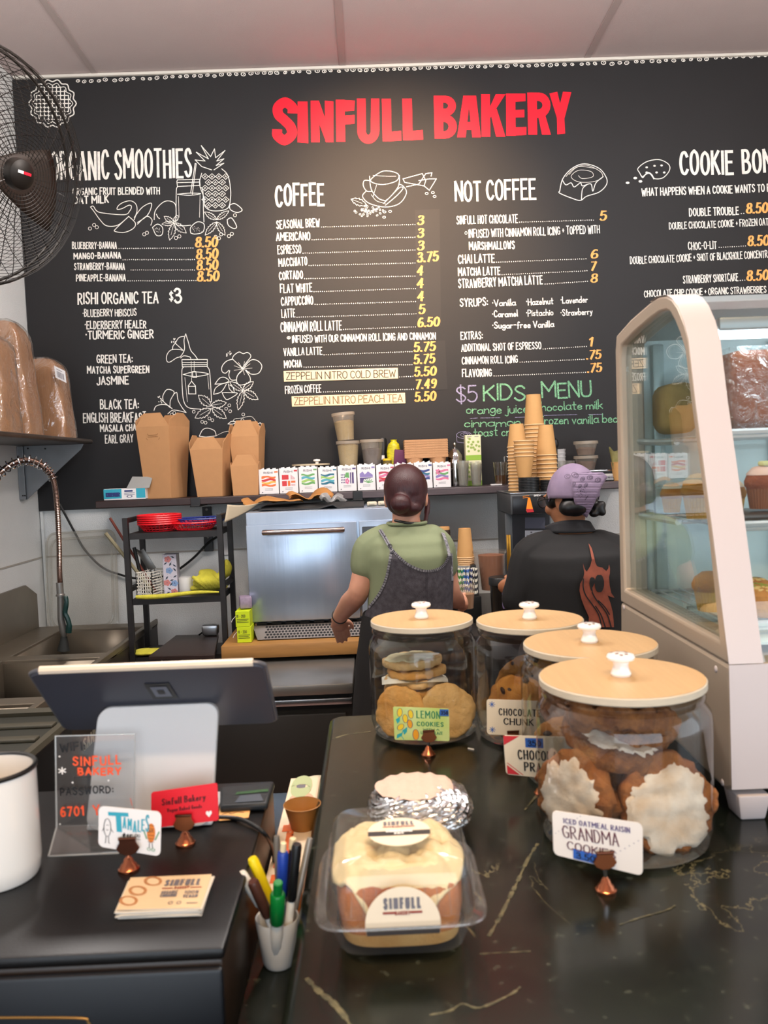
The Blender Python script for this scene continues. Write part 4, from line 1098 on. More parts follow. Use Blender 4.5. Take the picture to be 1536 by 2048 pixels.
# scale with two tubs
x = P(1180, 955, 3.92).x; wS = S(92, 3.92)
t = thing('kitchen_scale', (x, 3.95, ZS), 'grey digital kitchen scale with steel plate and buttons', 'scale')
MB().box((x, 3.95, ZS+.018), (wS, .16, .034), bev=.006).build('base', mat('scale_grey', '#a9a7a2', .5), t)
MB().box((x-.005, 3.965, ZS+.05), (wS*1.0, .15, .008), bev=.003).build('plate', M_steel, t)
MB().box((x, 3.965, ZS+.041), (wS*.7, .1, .012)).build('support', M_black, t)
MB().box((x+wS*.18, 3.872, ZS+.018), (wS*.6, .006, .028), (R(-20), 0, 0)).build('control_panel', mat('panel_dark', '#26262a', .3), t)
mb = MB(); 
for k in range(3): mb.ball((x+wS*.28+k*.015, 3.866, ZS+.021), (.005, .002, .004), 10, 6)
mb.build('button', mat('button_grey', '#8d8a90', .4), t)
MB().box((x+wS*.08, 3.867, ZS+.02), (.04, .003, .014), (R(-20), 0, 0)).build('display', mat('lcd', '#9aa394', .3), t)
ztb = ZS+.0548
x = P(1172, 930, 3.95).x
rt2, rb2, h2 = S(22.5, 3.95), S(16.5, 3.95), S(27, 3.95)
deli_tub(x, 3.95, ztb, rt2, rb2, h2, .6, '#6b4a38', 'lower shallow tub of brown crumbs on the kitchen scale')
deli_tub(x+.001, 3.95, ztb+h2+.0055, rt2, rb2, h2, .55, '#6b4c3a', 'upper shallow tub of brown crumbs on the kitchen scale')
x = P(1229, 950, 3.89).x
t = thing('paper_cup', (x, 3.87, ZS), 'brown paper cup holding a crumpled bag, beside the scale', 'cup')
MB().lathe([(0, 0), (.03, 0), (.04, .085), (.042, .086), (.04, .088), (.03, .004), (0, .004)], 24, Matrix.Translation((x+.02, 3.87, ZS+.001))).build('wall', M_cupk, t)
o = MB().grid(lambda u, v: Vector((x+.015+(.028+.015*v)*math.cos(6.283*u)*(1+.2*math.sin(13*u)), 3.87+(.025+.01*v)*math.sin(6.283*u), ZS+.06+.09*v+.012*math.sin(17*u))), 24, 8).build('crumpled_bag', mat('bag_olive', '#9a925c', .4, noise=.5, nscale=40, bump=.4, bscale=60))
tag(o, 'crumpled olive foil bag stuffed in the brown cup', 'bag')
# ---------------------------------------------------------------- working side: counters, oven, rack, sink, brewer
M_butcher = mat('butcher_block', '#b07f45', .5, noise=.3, nscale=5, stretch=(1.2, 14, 14), bump=.05)
M_butcher2 = M_butcher
M_darkcab = mat('cabinet_dark', '#171513', .6)
M_oven = mat('oven_steel', '#b4c3d6', .27, .72, noise=.08, nscale=2.5, stretch=(14, 1, .6), bump=.06, bscale=9)
M_gap = mat('gap_dark', '#0c0c0d', .7)
ZT = .74; YT0 = 2.93
xt0, xt1 = P(468, 1380, YT0).x-.12, P(706, 1370, YT0).x
t = thing('prep_table', ((xt0+xt1)/2, 3.5, 0), 'steel-topped prep fridge table with a black front below the oven', 'prep table')
MB().box(((xt0+xt1)/2, (YT0+4.08)/2, ZT-.02), (xt1-xt0, 4.08-YT0, .04), bev=.006).build('worktop', M_steeld, t)
MB().box(((xt0+xt1)/2, (YT0+.02+4.08)/2, (ZT-.041)/2), (xt1-xt0-.01, 4.04-YT0, ZT-.041)).build('cabinet', M_darkcab, t)
MB().box(((xt0+xt1)/2, YT0+.012, ZT-.066), (xt1-xt0-.01, .018, .024), bev=.004).build('front_rail', M_steel, t)
MB().box(((xt0+xt1)/2, YT0+.012, .32), (xt1-xt0-.06, .016, .62), bev=.003).build('door', M_darkcab, t)
# counter that carries the block behind the workers
xc1 = P(905, 1280, 3.3).x
t = thing('back_counter', ((xt1+xc1)/2, 3.7, 0), 'dark counter behind the worker in green, carrying the oven end', 'counter')
MB().box(((xt1+xc1)/2+.004, 3.66, ZT-.02), (xc1-xt1-.006, .83, .04), bev=.004).build('worktop', M_steeld, t)
MB().box(((xt1+xc1)/2+.004, 3.68, (ZT-.041)/2), (xc1-xt1-.02, .78, ZT-.041)).build('cabinet', M_darkcab, t)
# butcher block
YBB = 3.3; ZBB = .814
xb0, xb1 = P(442, 1300, YBB).x, P(880, 1280, YBB).x
t = thing('butcher_block', ((xb0+xb1)/2, 3.65, ZT), 'thick pale wooden butcher block under the steel oven', 'butcher block')
MB().box(((xb0+xb1)/2, (YBB+4.02)/2, ZBB-.0285), (xb1-xb0, 4.02-YBB, .055), bev=.004).build('slab', M_butcher, t)
for sx in (xb0+.06, (xb0+xb1)/2, xb1-.05):
    for sy in (YBB+.08, 3.95): MB().cyl((sx, sy, ZT+.0005), (sx, sy, ZBB-.0555), .02).build('foot', M_black, t)
# oven
YO = 3.45
xo0, xo1 = P(496, 1150, YO).x, P(842, 1150, YO).x
zo0 = ZBB+.055; zo1 = P(640, 1020, YO).z
zd1 = P(600, 1046, YO).z-.0; xd = P(719, 1150, YO).x
t = thing('countertop_oven', ((xo0+xo1)/2, YO+.27, ZBB), 'large stainless steel countertop oven with bar handle and perforated base', 'oven')
MB().box(((xo0+xo1)/2, YO+.275, (zo0+zo1)/2), (xo1-xo0, .53, zo1-zo0), bev=.006).build('housing', M_oven, t)
MB().box(((xo0+xd)/2, YO-.006, (zo0+.012+zd1)/2), (xd-xo0-.006, .03, zd1-zo0-.012), bev=.005).build('door', M_oven, t)
dd = bpy.data.objects['door.001'] if 'door.001' in bpy.data.objects else None
MB().box(((xd+xo1)/2+.002, YO-.002, (zo0+.012+zd1)/2), (xo1-xd-.008, .02, zd1-zo0-.012), bev=.004).build('control_panel', M_oven, t)
MB().box(((xd+xo1)/2+.004, YO-.014, zd1-.06), (xo1-xd-.03, .004, .07), bev=.003).build('display', mat('oven_display', '#3b4148', .2), t)
zh = P(605, 1061, YO-.05).z; xh0, xh1 = P(530, 1064, YO-.05).x, P(684, 1058, YO-.05).x
zh = P(605, 1062, YO-.05).z
mb = MB(); mb.tube(crom([(xh0, YO-.02, zh), (xh0+.002, YO-.052, zh), (xh0+.02, YO-.06, zh), (xh1-.02, YO-.06, zh), (xh1-.002, YO-.052, zh), (xh1, YO-.02, zh)], 5), .011, 12)
mb.build('handle', mat('handle_brown_steel', '#8f7f78', .25, 1), t)
# perforated base grille, sloping forward
mb = MB(); zg0, zg1 = ZBB+.004, zo0-.004
gy0, gy1 = YO-.075, YO-.01
x0g = P(520, 1270, YO).x
mb.poly([(x0g, gy0, zg0), (xo1-.005, gy0, zg0), (xo1-.005, gy1, zg1), (xo0+.01, gy1, zg1)], (0, .006, -.003))
g = mb.build('grille', mat('grille_steel', '#8e857e', .35, .9), t, smooth=False)
ik = Ink(); n = 46
for r in range(5):
    for c in range(n): ik.disc((.045+(c+(.5 if r % 2 else 0))*.94/n, .14+r*.18), .0088, .078, 6)
ik.build('holes', M_gap, g, on_quad((x0g+.002, gy1, zg1), (xo1-.006, gy1, zg1), (xo1-.006, gy0, zg0), (x0g+.002, gy0, zg0), .0006))
MB().box(((xo0+xo1)/2, YO+.3, ZBB+.027), (xo1-xo0-.03, .44, .052)).build('base', M_black, t)
mb = MB()
for k in range(8): mb.box((xo0+.05+k*.06, YO-.001, zo0+.002), (.04, .012, .008))
mb.build('vent', M_gap, t)
# black mat, brown paper and lids on the oven
t = thing('black_tray_liner', ((xo0+xo1)/2-.05, YO+.2, zo1), 'thin black textured mat lying on the oven', 'mat')
xm0, xm1 = P(516, 1015, YO+.06).x, P(728, 1005, YO+.2).x
MB().grid(lambda u, v: Vector((xm0+(xm1-xm0)*u, YO+.06+.3*v, zo1+.003+.016*max(0, math.sin(u*9+1))*(1-v)*(.2 if u < .3 else .9)*(u < .75)+.012*v)), 24, 6).build('mat', mat('mat_black', '#1f2022', .6, bump=.4, bscale=120), t, solid=.003)
M_paper = mat('brown_paper', '#b98044', .8, noise=.1, nscale=20)
M_parch = mat('parchment', '#c8b79b', .7)
def sheet(name, fn, m, label, cat, nu=14, nv=8, group=None):
    o = MB().grid(fn, nu, nv).build(name, m, None, solid=.0012); tag(o, label, cat, group); return o
xp0, xp1 = P(486, 1000, YO+.2).x, P(718, 1000, YO+.2).x
zp = zo1+.03
def crump(x0, x1, y, z, hgt, seed, d=.12):
    r = random.Random(seed); ph = [r.uniform(0, 6) for _ in range(6)]
    return lambda u, v: Vector((x0+(x1-x0)*u+.01*math.sin(9*v+ph[0]), y+d*v+.02*math.sin(6*u+ph[1]), z+hgt*abs(math.sin(5*u+ph[2])*math.sin(2.2*v+ph[3]+u))*(.4+.6*v)+.006*math.sin(13*u+ph[4])))
sheet('brown_paper', crump(xp0, P(600, 1000, YO+.2).x, YO+.14, zo1+.026, .055, 3, .2), M_paper, 'crumpled brown paper sheet at the left of the oven top', 'paper', group='crumpled brown paper on the oven')
sheet('brown_paper', crump(P(575, 1000, YO+.25).x, P(662, 1000, YO+.25).x, YO+.24, zo1+.03, .075, 8, .14), M_paper, 'folded brown paper sheet rising in the middle of the oven top', 'paper', group='crumpled brown paper on the oven')
sheet('parchment_sheet', lambda u, v: P(455+72*u-6*v, 1012+4*math.sin(3*u)+30*v*(1-u)*1.2, YO+.02+.12*u)+Vector((0, .0, .006+.012*u)), M_parch, 'pale parchment sheet hanging over the oven left edge', 'paper')
sheet('plastic_film', crump(P(645, 1000, YO+.25).x, P(690, 1000, YO+.2).x, YO+.16, zo1+.024, .06, 12, .1), clear('film_crumpled', (.95, .95, .95), .8, .12, .15, haze=.3, bump=.6), 'crumpled clear film on the oven beside the brown paper', 'film', 12, 10)
for k in range(2):
    x = P(744+22*k, 1012, YO+.16).x
    o = MB().box((x, YO+.16, zo1+.011), (.044, .05, .018), bev=.006).box((x, YO+.135, zo1+.012), (.024, .008, .010), bev=.003).build('paper_roll', mat('roll_cream', '#d9cdb5', .8))
    tag(o, ['left small cream paper bundle on the oven beside the dark-red hair', 'right small cream paper bundle on the oven beside the dark-red hair'][k], 'paper bundle', 'cream paper bundles on the oven')
# lime boxes
M_lime = mat('lime_card', '#c7dc14', .6); M_inkl = mat('ink_olive', '#55601f', .7)
yl = YBB+.05
for k in range(2):
    wz = S(31.5, yl); z = ZBB+k*(wz+.001)
    xl = P(488-1.5*k, 1262, yl).x
    t = thing('lime_box', (xl, yl, z), ['lower lime green box with small print on the butcher block', 'upper lime green box with small print, stacked on its twin'][k], 'box', 'stacked lime green boxes')
    bb = MB().box((xl, yl+.06, z+wz/2+.0005), (S(28.5, yl), .12, wz)).build('carton', M_lime, t, bevel=.001, smooth=False)
    a = S(28.5, yl)/2
    q = on_quad((xl-a, yl, z+wz), (xl+a, yl, z+wz), (xl+a, yl, z), (xl-a, yl, z), .0004)
    ik = Ink(); ik.text('10', (.06, .6), (.2, .6), .2, .03, down=False); ik.text('- 200', (.28, .6), (.7, .6), .2, .03, down=False); [ik.stroke([(.1, .5-.1*j), (.9-.1*(j % 2), .5-.1*j)], .035) for j in range(3)]
    ik.build('lettering', M_inkl, bb, q)
    MB().tube(crom([(xl-a, yl+.02, z+wz*.7), (xl-a-.012, yl+.0, z+wz*.5), (xl-a-.016, yl-.005, z+wz*.35)], 4), .001, 5).build('string', M_white, bb)
xl = P(490, 1200, yl+.06).x
o = MB().box((xl, yl+.07, ZBB+2*S(32.2, yl)+.0265), (.05, .07, .048), (0, R(0), R(12)), bev=.006).build('soft_pack', mat('pack_lilac', '#9b8aa0', .5, noise=.3, nscale=60))
tag(o, 'small lilac packet lying on the lime green boxes', 'packet')

# ---------------------------------------------------------------- black rack
YR0, YR1 = 3.5, 3.74
ra, rb_ = P(254, 1100, YR0).x, P(442, 1100, YR0).x
zl = [P(345, 1064, YR0).z, P(350, 1195, YR0).z, P(350, 1312, YR0).z]
ztop = P(254, 1036, YR0).z
M_rack = mat('rack_black', '#221d1c', .5, noise=.35, nscale=20, col2='#120f0f')
t = thing('storage_rack', ((ra+rb_)/2, (YR0+YR1)/2, 0), 'black metal storage rack holding baskets, towels and a floral box', 'rack')
for x in (ra, rb_):
    for y in (YR0, YR1):
        MB().box((x, y, ztop/2), (.022, .022, ztop)).build('post', M_rack, t)
for z in zl:
    MB().box(((ra+rb_)/2, (YR0+YR1)/2, z-.013), (rb_-ra-.023, YR1-YR0, .026)).build('shelf', M_rack, t)
for x in (ra, rb_):
    for z in (ztop-.012, zl[1]+.04):
        MB().box((x, (YR0+YR1)/2, z), (.016, YR1-YR0-.023, .02)).build('side_rail', M_rack, t)
# food baskets
M_rb = mat('basket_red', '#e01a26', .35); M_bb = mat('basket_blue', '#20327c', .35)
def basket(x, y, z, rx, ry, h, m, label, group='plastic food baskets', rz=0):
    t = thing('food_basket', (x, y, z), label, 'basket', group, rz)
    mb = MB(); n = 28
    for k in range(n):
        a = 2*PI*k/n; c, s_ = math.cos(a), math.sin(a)
        mb.tube([(rx*.72*c, ry*.72*s_, .002), (rx*.97*c, ry*.97*s_, h-.004)], .0022, 4)
    for f in (.3, .62): mb.tube([((rx*(.72+.25*f))*math.cos(2*PI*k/32), (ry*(.72+.25*f))*math.sin(2*PI*k/32), h*f) for k in range(32)], .0018, 4, True)
    mb.build('lattice', m, t, local=True)
    MB().lathe([(0, 0), (.72, 0), (.74, .004), (0, .004)], 32, Matrix.Diagonal((rx, ry, 1, 1))).build('base', m, t, local=True)
    MB().tube([(rx*math.cos(2*PI*k/40), ry*math.sin(2*PI*k/40), h-.002) for k in range(40)], .0045, 6, True).build('rim', m, t, local=True)
    return t
zb = zl[0]+.001; y = 3.60
xa = P(313, 1045, y-.05).x; rx = S(42, y)
bk = basket(xa, y, zb, rx, .085, .034, M_rb, 'lowest red plastic food basket of the left stack on the rack')
lb5 = ['', 'second lowest red basket of the left rack stack', 'middle red basket of the left rack stack', 'fourth red basket of the left rack stack', 'topmost red basket of the left rack stack']
for k in range(1, 5): dup(bk, (xa, y, zb+.009*k), label=lb5[k])
xc = P(395, 1045, y).x
basket(xc-.012, y-.01, zb, S(47, y), .08, .034, M_rb, 'red lattice food basket right of the stack, under the blue one')
basket(xc+.015, y+.02, zb+.018, S(50, y), .085, .03, M_bb, 'blue food basket nested over the right red basket')
# white utensil basket with utensils
M_wpl = mat('white_plastic', '#e4dfd2', .5)
def quad_lat(mb, tl, tr, br, bl, nu, nv, r):
    f = on_quad(tl, tr, br, bl, 0)
    for i in range(nu+1): mb.tube([f(i/nu, 0), f(i/nu, 1)], r, 4)
    for j in range(nv+1): mb.tube([f(0, j/nv), f(1, j/nv)], r, 4)
zm = zl[1]+.001
ux0, ux1 = P(275, 1170, 3.54).x, P(306, 1170, 3.54).x; hu_ = S(49, 3.54)
t = thing('utensil_basket', ((ux0+ux1)/2, 3.6, zm), 'white plastic lattice basket holding kitchen tools on the rack', 'basket')
A = [Vector((ux0, 3.525, 0)), Vector((ux1, 3.525, 0)), Vector((ux1+.045, 3.66, 0)), Vector((ux0+.045, 3.66, 0))]
up = Vector((0, 0, hu_)); zz = Vector((0, 0, zm+.002))
for i, (nu, nv) in enumerate([(7, 7), (2, 9), (7, 7), (2, 9)]):
    p, q = A[i]+zz, A[(i+1) % 4]+zz
    mb = MB(); quad_lat(mb, p+up, q+up, q, p, nu, nv, .0022); mb.build('side', M_wpl, t)
MB().poly([p+zz+Vector((0, 0, .001)) for p in A], (0, 0, .003)).build('base', M_wpl, t)
def rod(name, a, b, r, m, label, cat, r2=None, extra=None):
    mb = MB().tube([a, (Vector(a)+Vector(b))/2, b], [r, r, r2 or r], 8)
    if extra: extra(mb)
    return tag(mb.build(name, m), label, cat)
bx0 = Vector(((ux0+ux1)/2, 3.58, zm+.012))
rod('wooden_spoon', P(220, 1036, 3.52), bx0+Vector((.025, .03, 0)), .006, mat('spoon_red', '#6b2f22', .5), 'reddish wooden tool handle leaning left from the white basket', 'kitchen tool')
rod('tongs', P(211, 1066, 3.50), bx0+Vector((.02, .01, .002)), .008, mat('tong_tan', '#8d8468', .5), 'long tan handled tongs leaning left out of the white basket', 'kitchen tool')
rod('black_ladle', P(268, 1095, 3.56), bx0+Vector((-.015, 0, 0)), .008, M_black, 'black handled ladle upright in the white basket', 'kitchen tool')
sp = P(283, 1105, 3.62)
o = MB().box(P(293, 1120, 3.63), (.035, .004, .10), (0, R(-30), 0), bev=.002).tube([P(268, 1098, 3.62), P(282, 1105, 3.625)], .006, 6).tube([P(300, 1138, 3.63), bx0+Vector((.03, .03, .02))], .004, 6).build('spatula', M_steeld)
tag(o, 'grey metal spatula behind the white lattice basket', 'kitchen tool')
# floral box
xf0, xf1 = P(326.5, 1150, 3.58).x, P(354, 1150, 3.58).x; hf = S(81, 3.58)
t = thing('floral_box', ((xf0+xf1)/2, 3.6, zm), 'tall box printed with pink and blue flowers on the rack', 'box')
bb = MB().box(((xf0+xf1)/2, 3.61, zm+hf/2), (xf1-xf0, .06, hf)).build('carton', mat('floral_white', '#cfc9d4', .6), t, bevel=.0015, smooth=False)
qf = on_quad((xf0, 3.58, zm+hf), (xf1, 3.58, zm+hf), (xf1, 3.58, zm), (xf0, 3.58, zm), .0004)
def flower(cols_, pts):
    for (u, v), cn in pts:
        ik = Ink(); [ik.disc((u+.15*math.cos(k*1.256), v+.045*math.sin(k*1.256)), .12, .038) for k in range(5)]; ik.build('flower_print', cn, bb, qf)
        Ink().disc((u, v), .05, .016).build('flower_print', CM['d'], bb, qf)
M_fp = mat('flower_pink', '#c97c78', .6); M_fb = mat('flower_blue', '#7f9cc4', .6); M_lf = mat('leaf_print', '#2e3b48', .6)
flower(None, [((.38, .88), M_fp), ((.45, .6), M_fb), ((.25, .3), M_fp), ((.75, .07), M_fp), ((.8, .28), M_fb)])
ik = Ink()
for u, v, a in [(.2, .78, .6), (.55, .76, 1), (.75, .93, -.5), (.85, .72, -.6), (.85, .62, -.9), (.25, .42, .9), (.85, .45, .5), (.55, .26, .8), (.4, .15, -.6), (.3, .05, .4), (.6, .36, .2)]:
    d = Vector((math.cos(a)*.16, math.sin(a)*.06)); n = Vector((-d.y*1.2, d.x*.12))
    ik.fill([(u-d.x, v-d.y), (u-n.x, v-n.y), (u+d.x, v+d.y), (u+n.x, v+n.y)])
for k in range(40): ik.disc((random.uniform(.04, .96), random.uniform(.02, .98)), .018, .006, 6)
ik.build('leaf_print', M_lf, bb, qf)
# white mug-like cup
x = P(371, 1165, 3.6).x
t = thing('white_mug', (x, 3.6, zm), 'plain white cup between floral box and yellow towel', 'cup')
hm_ = S(33, 3.6); MB().lathe([(0, 0), (S(12, 3.6), 0), (S(13, 3.6), .004), (S(13.5, 3.6), hm_), (S(12.7, 3.6), hm_), (S(12, 3.6), .006), (0, .006)], 24, Matrix.Translation((x, 3.6, zm))).build('body', M_porc, t)
# towels
M_towel = mat('towel_yellow', '#dfd548', .95, noise=.25, nscale=40, bump=.8, bscale=320)
def blob(parts, vox=.004, sm=6):
    mb = MB()
    for c, r, rot in parts: mb.ball(c, r, 16, 10, rot)
    return mb, vox, sm
pts = []
mb = MB()
c0 = P(412, 1160, 3.60)
for dx, dz, rx_, ry_, rz_, a in [(0, 0, .045, .05, .035, 0), (-.03, -.012, .03, .04, .022, 20), (.035, -.005, .035, .045, .03, -20), (.015, .028, .035, .035, .02, 15), (-.045, -.034, .03, .03, .012, 0), (.055, .0, .04, .035, .025, -40), (.085, .035, .028, .03, .028, -55), (.10, .06, .014, .022, .03, -20), (.02, -.03, .06, .045, .018, 0), (-.012, .03, .02, .03, .016, 40)]:
    mb.ball(c0+Vector((dx, 0, dz)), (rx_, ry_, rz_), 16, 10, (0, R(a), 0))
for k in range(5): mb.tube(crom([c0+Vector((-.05+.02*k, -.03, .02)), c0+Vector((-.02+.02*k, -.055, .0)), c0+Vector((.01+.022*k, -.04, -.03))], 5), .009, 8)
o = mb.build('towel', M_towel, None, remesh=.004, smoothit=5); tag(o, 'bunched yellow towel on the middle rack shelf', 'towel', 'yellow towels')
zlow = min(0, 0)
# a folded cloth under the lip of the middle shelf
q0, q1 = P(272, 1194, YR0-.016), P(438, 1184, YR0-.016)
o = MB().tube([q0+(q1-q0)*k/8+Vector((0, 0, -.004*math.sin(k*.8))) for k in range(9)], [.007, .010, .010, .010, .009, .009, .008, .006, .004], 10).build('cleaning_cloth', M_towel)
tag(o, 'flat yellow cloth hanging at the front lip of the rack', 'cloth', 'yellow towels')
# lower shelf: dark slab, cloth, metal pan
zk = zl[2]+.001
M_slab = mat('slab_dark', '#33241f', .4, noise=.35, nscale=8, stretch=(1, 10, 10))
sl = [PZ(297, 1312, zk+.05), PZ(429, 1309, zk+.05), PZ(437, 1268, zk+.05), PZ(352, 1270, zk+.05)]
t = thing('serving_board', ((sl[0].x+sl[2].x)/2, (sl[0].y+sl[2].y)/2, zk), 'dark wooden slatted board with short legs on the low rack shelf', 'board')
MB().poly([p-Vector((0, 0, .018)) for p in sl], (0, 0, .018)).build('slab', M_slab, t, bevel=.003, smooth=False)
for a in (.12, .42, .72): 
    p = sl[0].lerp(sl[1], a)+Vector((.0, .02, 0)); MB().box((p.x, p.y+.02, zk+.016), (.02, .02, .031)).build('leg', M_slab, t)
    p = sl[3].lerp(sl[2], a); MB().box((p.x, p.y-.02, zk+.016), (.02, .02, .031)).build('leg', M_slab, t)
mb = MB(); c = P(305, 1330, YR0+.05)
for dx, r in ((-.03, (.05, .05, .014)), (.03, (.05, .045, .012)), (.0, (.06, .05, .012))): mb.ball(Vector((c.x+dx, YR0+.04, zk+.014)), r, 16, 8)
o = mb.build('towel', M_towel, None, remesh=.004, smoothit=4); tag(o, 'yellow cloth tucked under the dark board on the low shelf', 'towel', 'yellow towels')
p = PZ(428, 1270, zk+.05)
t = thing('metal_pan', (p.x, p.y, zk+.05), 'small shiny metal loaf pan at the back of the dark board', 'pan')
MB().box((p.x-.012, p.y-.01, zk+.0765), (.07, .045, .05), bev=.012, taper=(1.1, 1.1)).build('pan', M_steel, t)
MB().tube([(p.x-.042, p.y-.01, zk+.07), (p.x-.064, p.y-.02, zk+.056)], .004, 6).build('handle', M_black, t)
# cable on the wall
cb = crom([P(119, 1008, YB-.02), P(148, 1062, YW-.02), P(170, 1100, YW-.02), P(205, 1135, YW-.02), P(243, 1150, YW-.02), P(275, 1157, YW-.03), P(320, 1155, YW-.03), P(355, 1140, YW-.03), P(388, 1115, YW-.03), P(415, 1087, YW-.03), P(437, 1072, YW-.03)], 6)
o = MB().tube(cb, .006, 6).build('power_cable', M_black); tag(o, 'black cable looping down the white wall behind the rack', 'cable')
o = MB().box(P(452, 1090, YW-.004), (.06, .006, .1), bev=.002).box(P(449, 1084, YW-.008), (.02, .004, .03)).build('wall_socket', M_white); tag(o, 'white wall socket plate behind the rack right post', 'socket')

# ---------------------------------------------------------------- sink
M_sink = mat('sink_steel', '#857a6a', .4, .55, noise=.3, nscale=4)
ZK = .80; XK = -1.06; YK0, YK1 = 2.1, 3.98
t = thing('sink', ((XL+XK)/2, 3.1, 0), 'long stainless three-basin sink along the left wall', 'sink')
rim = .045; bas = [(YK0+.04, 2.62), (2.70, 3.26), (3.34, 3.88)]
mb = MB()
xa, xb = XL+.012, XK
mb.box((xa+rim/2+.05, (YK0+YK1)/2, ZK-.008), (rim+.1, YK1-YK0, .016)); mb.box((xb-rim/2, (YK0+YK1)/2, ZK-.008), (rim, YK1-YK0, .016))
ys = [YK0]+[v for b in bas for v in b]+[YK1]
for k in range(0, len(ys), 2): mb.box(((xa+xb)/2, (ys[k]+ys[k+1])/2, ZK-.008), (xb-xa, ys[k+1]-ys[k], .0155))
mb.box((xb-.004, (YK0+YK1)/2, ZK+.004), (.012, YK1-YK0, .024))
mb.build('rim', M_sink, t, bevel=.003)
for a, b in bas:
    mb = MB(); d = .3; x0_, x1_ = xa+rim+.1, xb-rim
    mb.poly([(x0_, a, ZK-d), (x1_, a, ZK-d), (x1_, b, ZK-d), (x0_, b, ZK-d)])
    for p, q in (((x0_, a), (x1_, a)), ((x1_, a), (x1_, b)), ((x1_, b), (x0_, b)), ((x0_, b), (x0_, a))): mb.poly([(p[0], p[1], ZK-d), (q[0], q[1], ZK-d), (q[0], q[1], ZK-.012), (p[0], p[1], ZK-.012)])
    mb.build('basin', M_sink, t, solid=.003)
bs = [PX(-30, 1216, XL+.014), PX(79, 1187, XL+.014), PX(96, 1208, XL+.014)]
MB().poly([(XL+.004, YK0, ZK-.01), (XL+.004, YK1, ZK-.01), (XL+.004, YK1, ZK+.16), (XL+.004, YK1-.12, ZK+.22), (XL+.004, YK0, ZK+.22)], (.012, 0, 0)).build('backsplash', M_sink, t, smooth=False)
MB().box((XK-.012, (YK0+YK1)/2, ZK-.16), (.02, YK1-YK0, .30)).build('apron', mat('apron_dark', '#3a332b', .5, noise=.2), t)
for y in (YK0+.05, YK1-.05):
    for x in (xa+.06, xb-.04): MB().cyl((x, y, 0), (x, y, ZK-.02), .018).build('leg', M_sink, t)
i2 = Ink(); i2.text('SANITIZE', (0, 0), (1, 0), .5, .05, down=False)
yy0, yy1 = 2.9, 3.16
zz0 = ZK-.26
i2.build('lettering', mat('ink_pale', '#8f8a78', .7), t, lambda u, v: Vector((XK+.0005-.001+.0015, yy0+(yy1-yy0)*u, zz0+.09*v)))
# tap
ty = 3.3
t = thing('wall_tap', (XL+.03, ty, .98), 'chrome wall tap with a cross handle above the sink', 'tap')
p = P(10, 1232, 2.95); p = Vector((XL+.018, 2.98, P(10, 1232, 2.98).z))
t.location = p
MB().cyl(p, p+Vector((.12, 0, 0)), .014).cyl(p+Vector((.10, -.0, -.0)), p+Vector((.10, 0, .05)), .01).build('body', M_chrome, t)
MB().cyl(p+Vector((.1, -.035, .03)), p+Vector((.1, .035, .03)), .006).cyl(p+Vector((.12, 0, .0)), p+Vector((.16, 0, .005)), .011).ball(p+Vector((.165, 0, .006)), .016).build('handle', M_chrome, t)
# pre-rinse hose
YH = 3.25
hp_ = crom([P(-70, 1080, YH+.0), P(-40, 990, YH), P(-10, 955, YH), P(25, 927, YH), P(60, 921, YH), P(90, 935, YH), P(107, 960, YH), P(114, 1010, YH), P(118, 1080, YH), P(119, 1140, YH), P(121, 1172, YH)], 8)
t = thing('spray_hose', P(-70, 1080, YH), 'steel sprung pre-rinse hose with a green-levered sprayer over the sink', 'sprayer')
M_hose = mat('hose_steel', '#a08d84', .25, 1)
rr = [.0105+(.0012 if i % 2 else 0) for i in range(len(hp_))]
hd = crom(hp_, 5); MB().tube(hd, [.0115 if i % 2 else .0095 for i in range(len(hd))], 10).build('hose', M_hose, t)
coil = []; arc_ = hp_[:50]
n = 260
for k in range(n):
    f = k/(n-1)*(len(arc_)-2); i = int(f); p = arc_[i].lerp(arc_[i+1], f-i); tg = (arc_[i+1]-arc_[i]).normalized()
    e1 = Vector((0, 1, 0)); e2 = tg.cross(e1).normalized(); a = k*2*PI/13
    rad = .02 if k < n-45 else .016
    if k >= n-45: a = k*2*PI/9
    coil.append(p+e1*math.cos(a)*rad+e2*math.sin(a)*rad)
MB().tube(coil, .0025, 5).build('spring', M_chrome, t)
a, b = P(119, 1165, YH), P(121, 1192, YH)
MB().cyl(a, b, .0135).lathe([(.0175, 0), (.0175, .006), (.014, .01)], 16, Matrix.Translation(b)).build('collar', M_steeld, t)
a, b = P(121, 1190, YH), P(122, 1238, YH)
MB().tube([a, b, P(127, 1262, YH), P(128, 1274, YH)], [.0125, .013, .015, .008], 12).build('grip', mat('grip_grey', '#77746f', .4, .5), t)
MB().tube(crom([P(131, 1192, YH-.01), P(133, 1205, YH-.012), P(130, 1225, YH-.012), P(134, 1235, YH-.012), P(138, 1248, YH-.012), P(137, 1265, YH-.01)], 4), [.006]+[.009]*4+[.010]*12+[.012]*4, 8).build('lever', mat('lever_green', '#0f2f2c', .35), t)
MB().cyl(P(128, 1273, YH), P(127, 1301, YH), .012, .024, 18).build('nozzle', mat('rubber_black', '#161815', .7), t)
rp = P(-70, 1080, YH); MB().cyl(rp+Vector((0, 0, .01)), Vector((rp.x-.02, rp.y, ZK+.001)), .011, .013, 14).cyl(Vector((rp.x-.02, rp.y, ZK+.001)), Vector((rp.x-.02, rp.y, ZK+.03)), .026).build('riser_pipe', M_chrome, t)
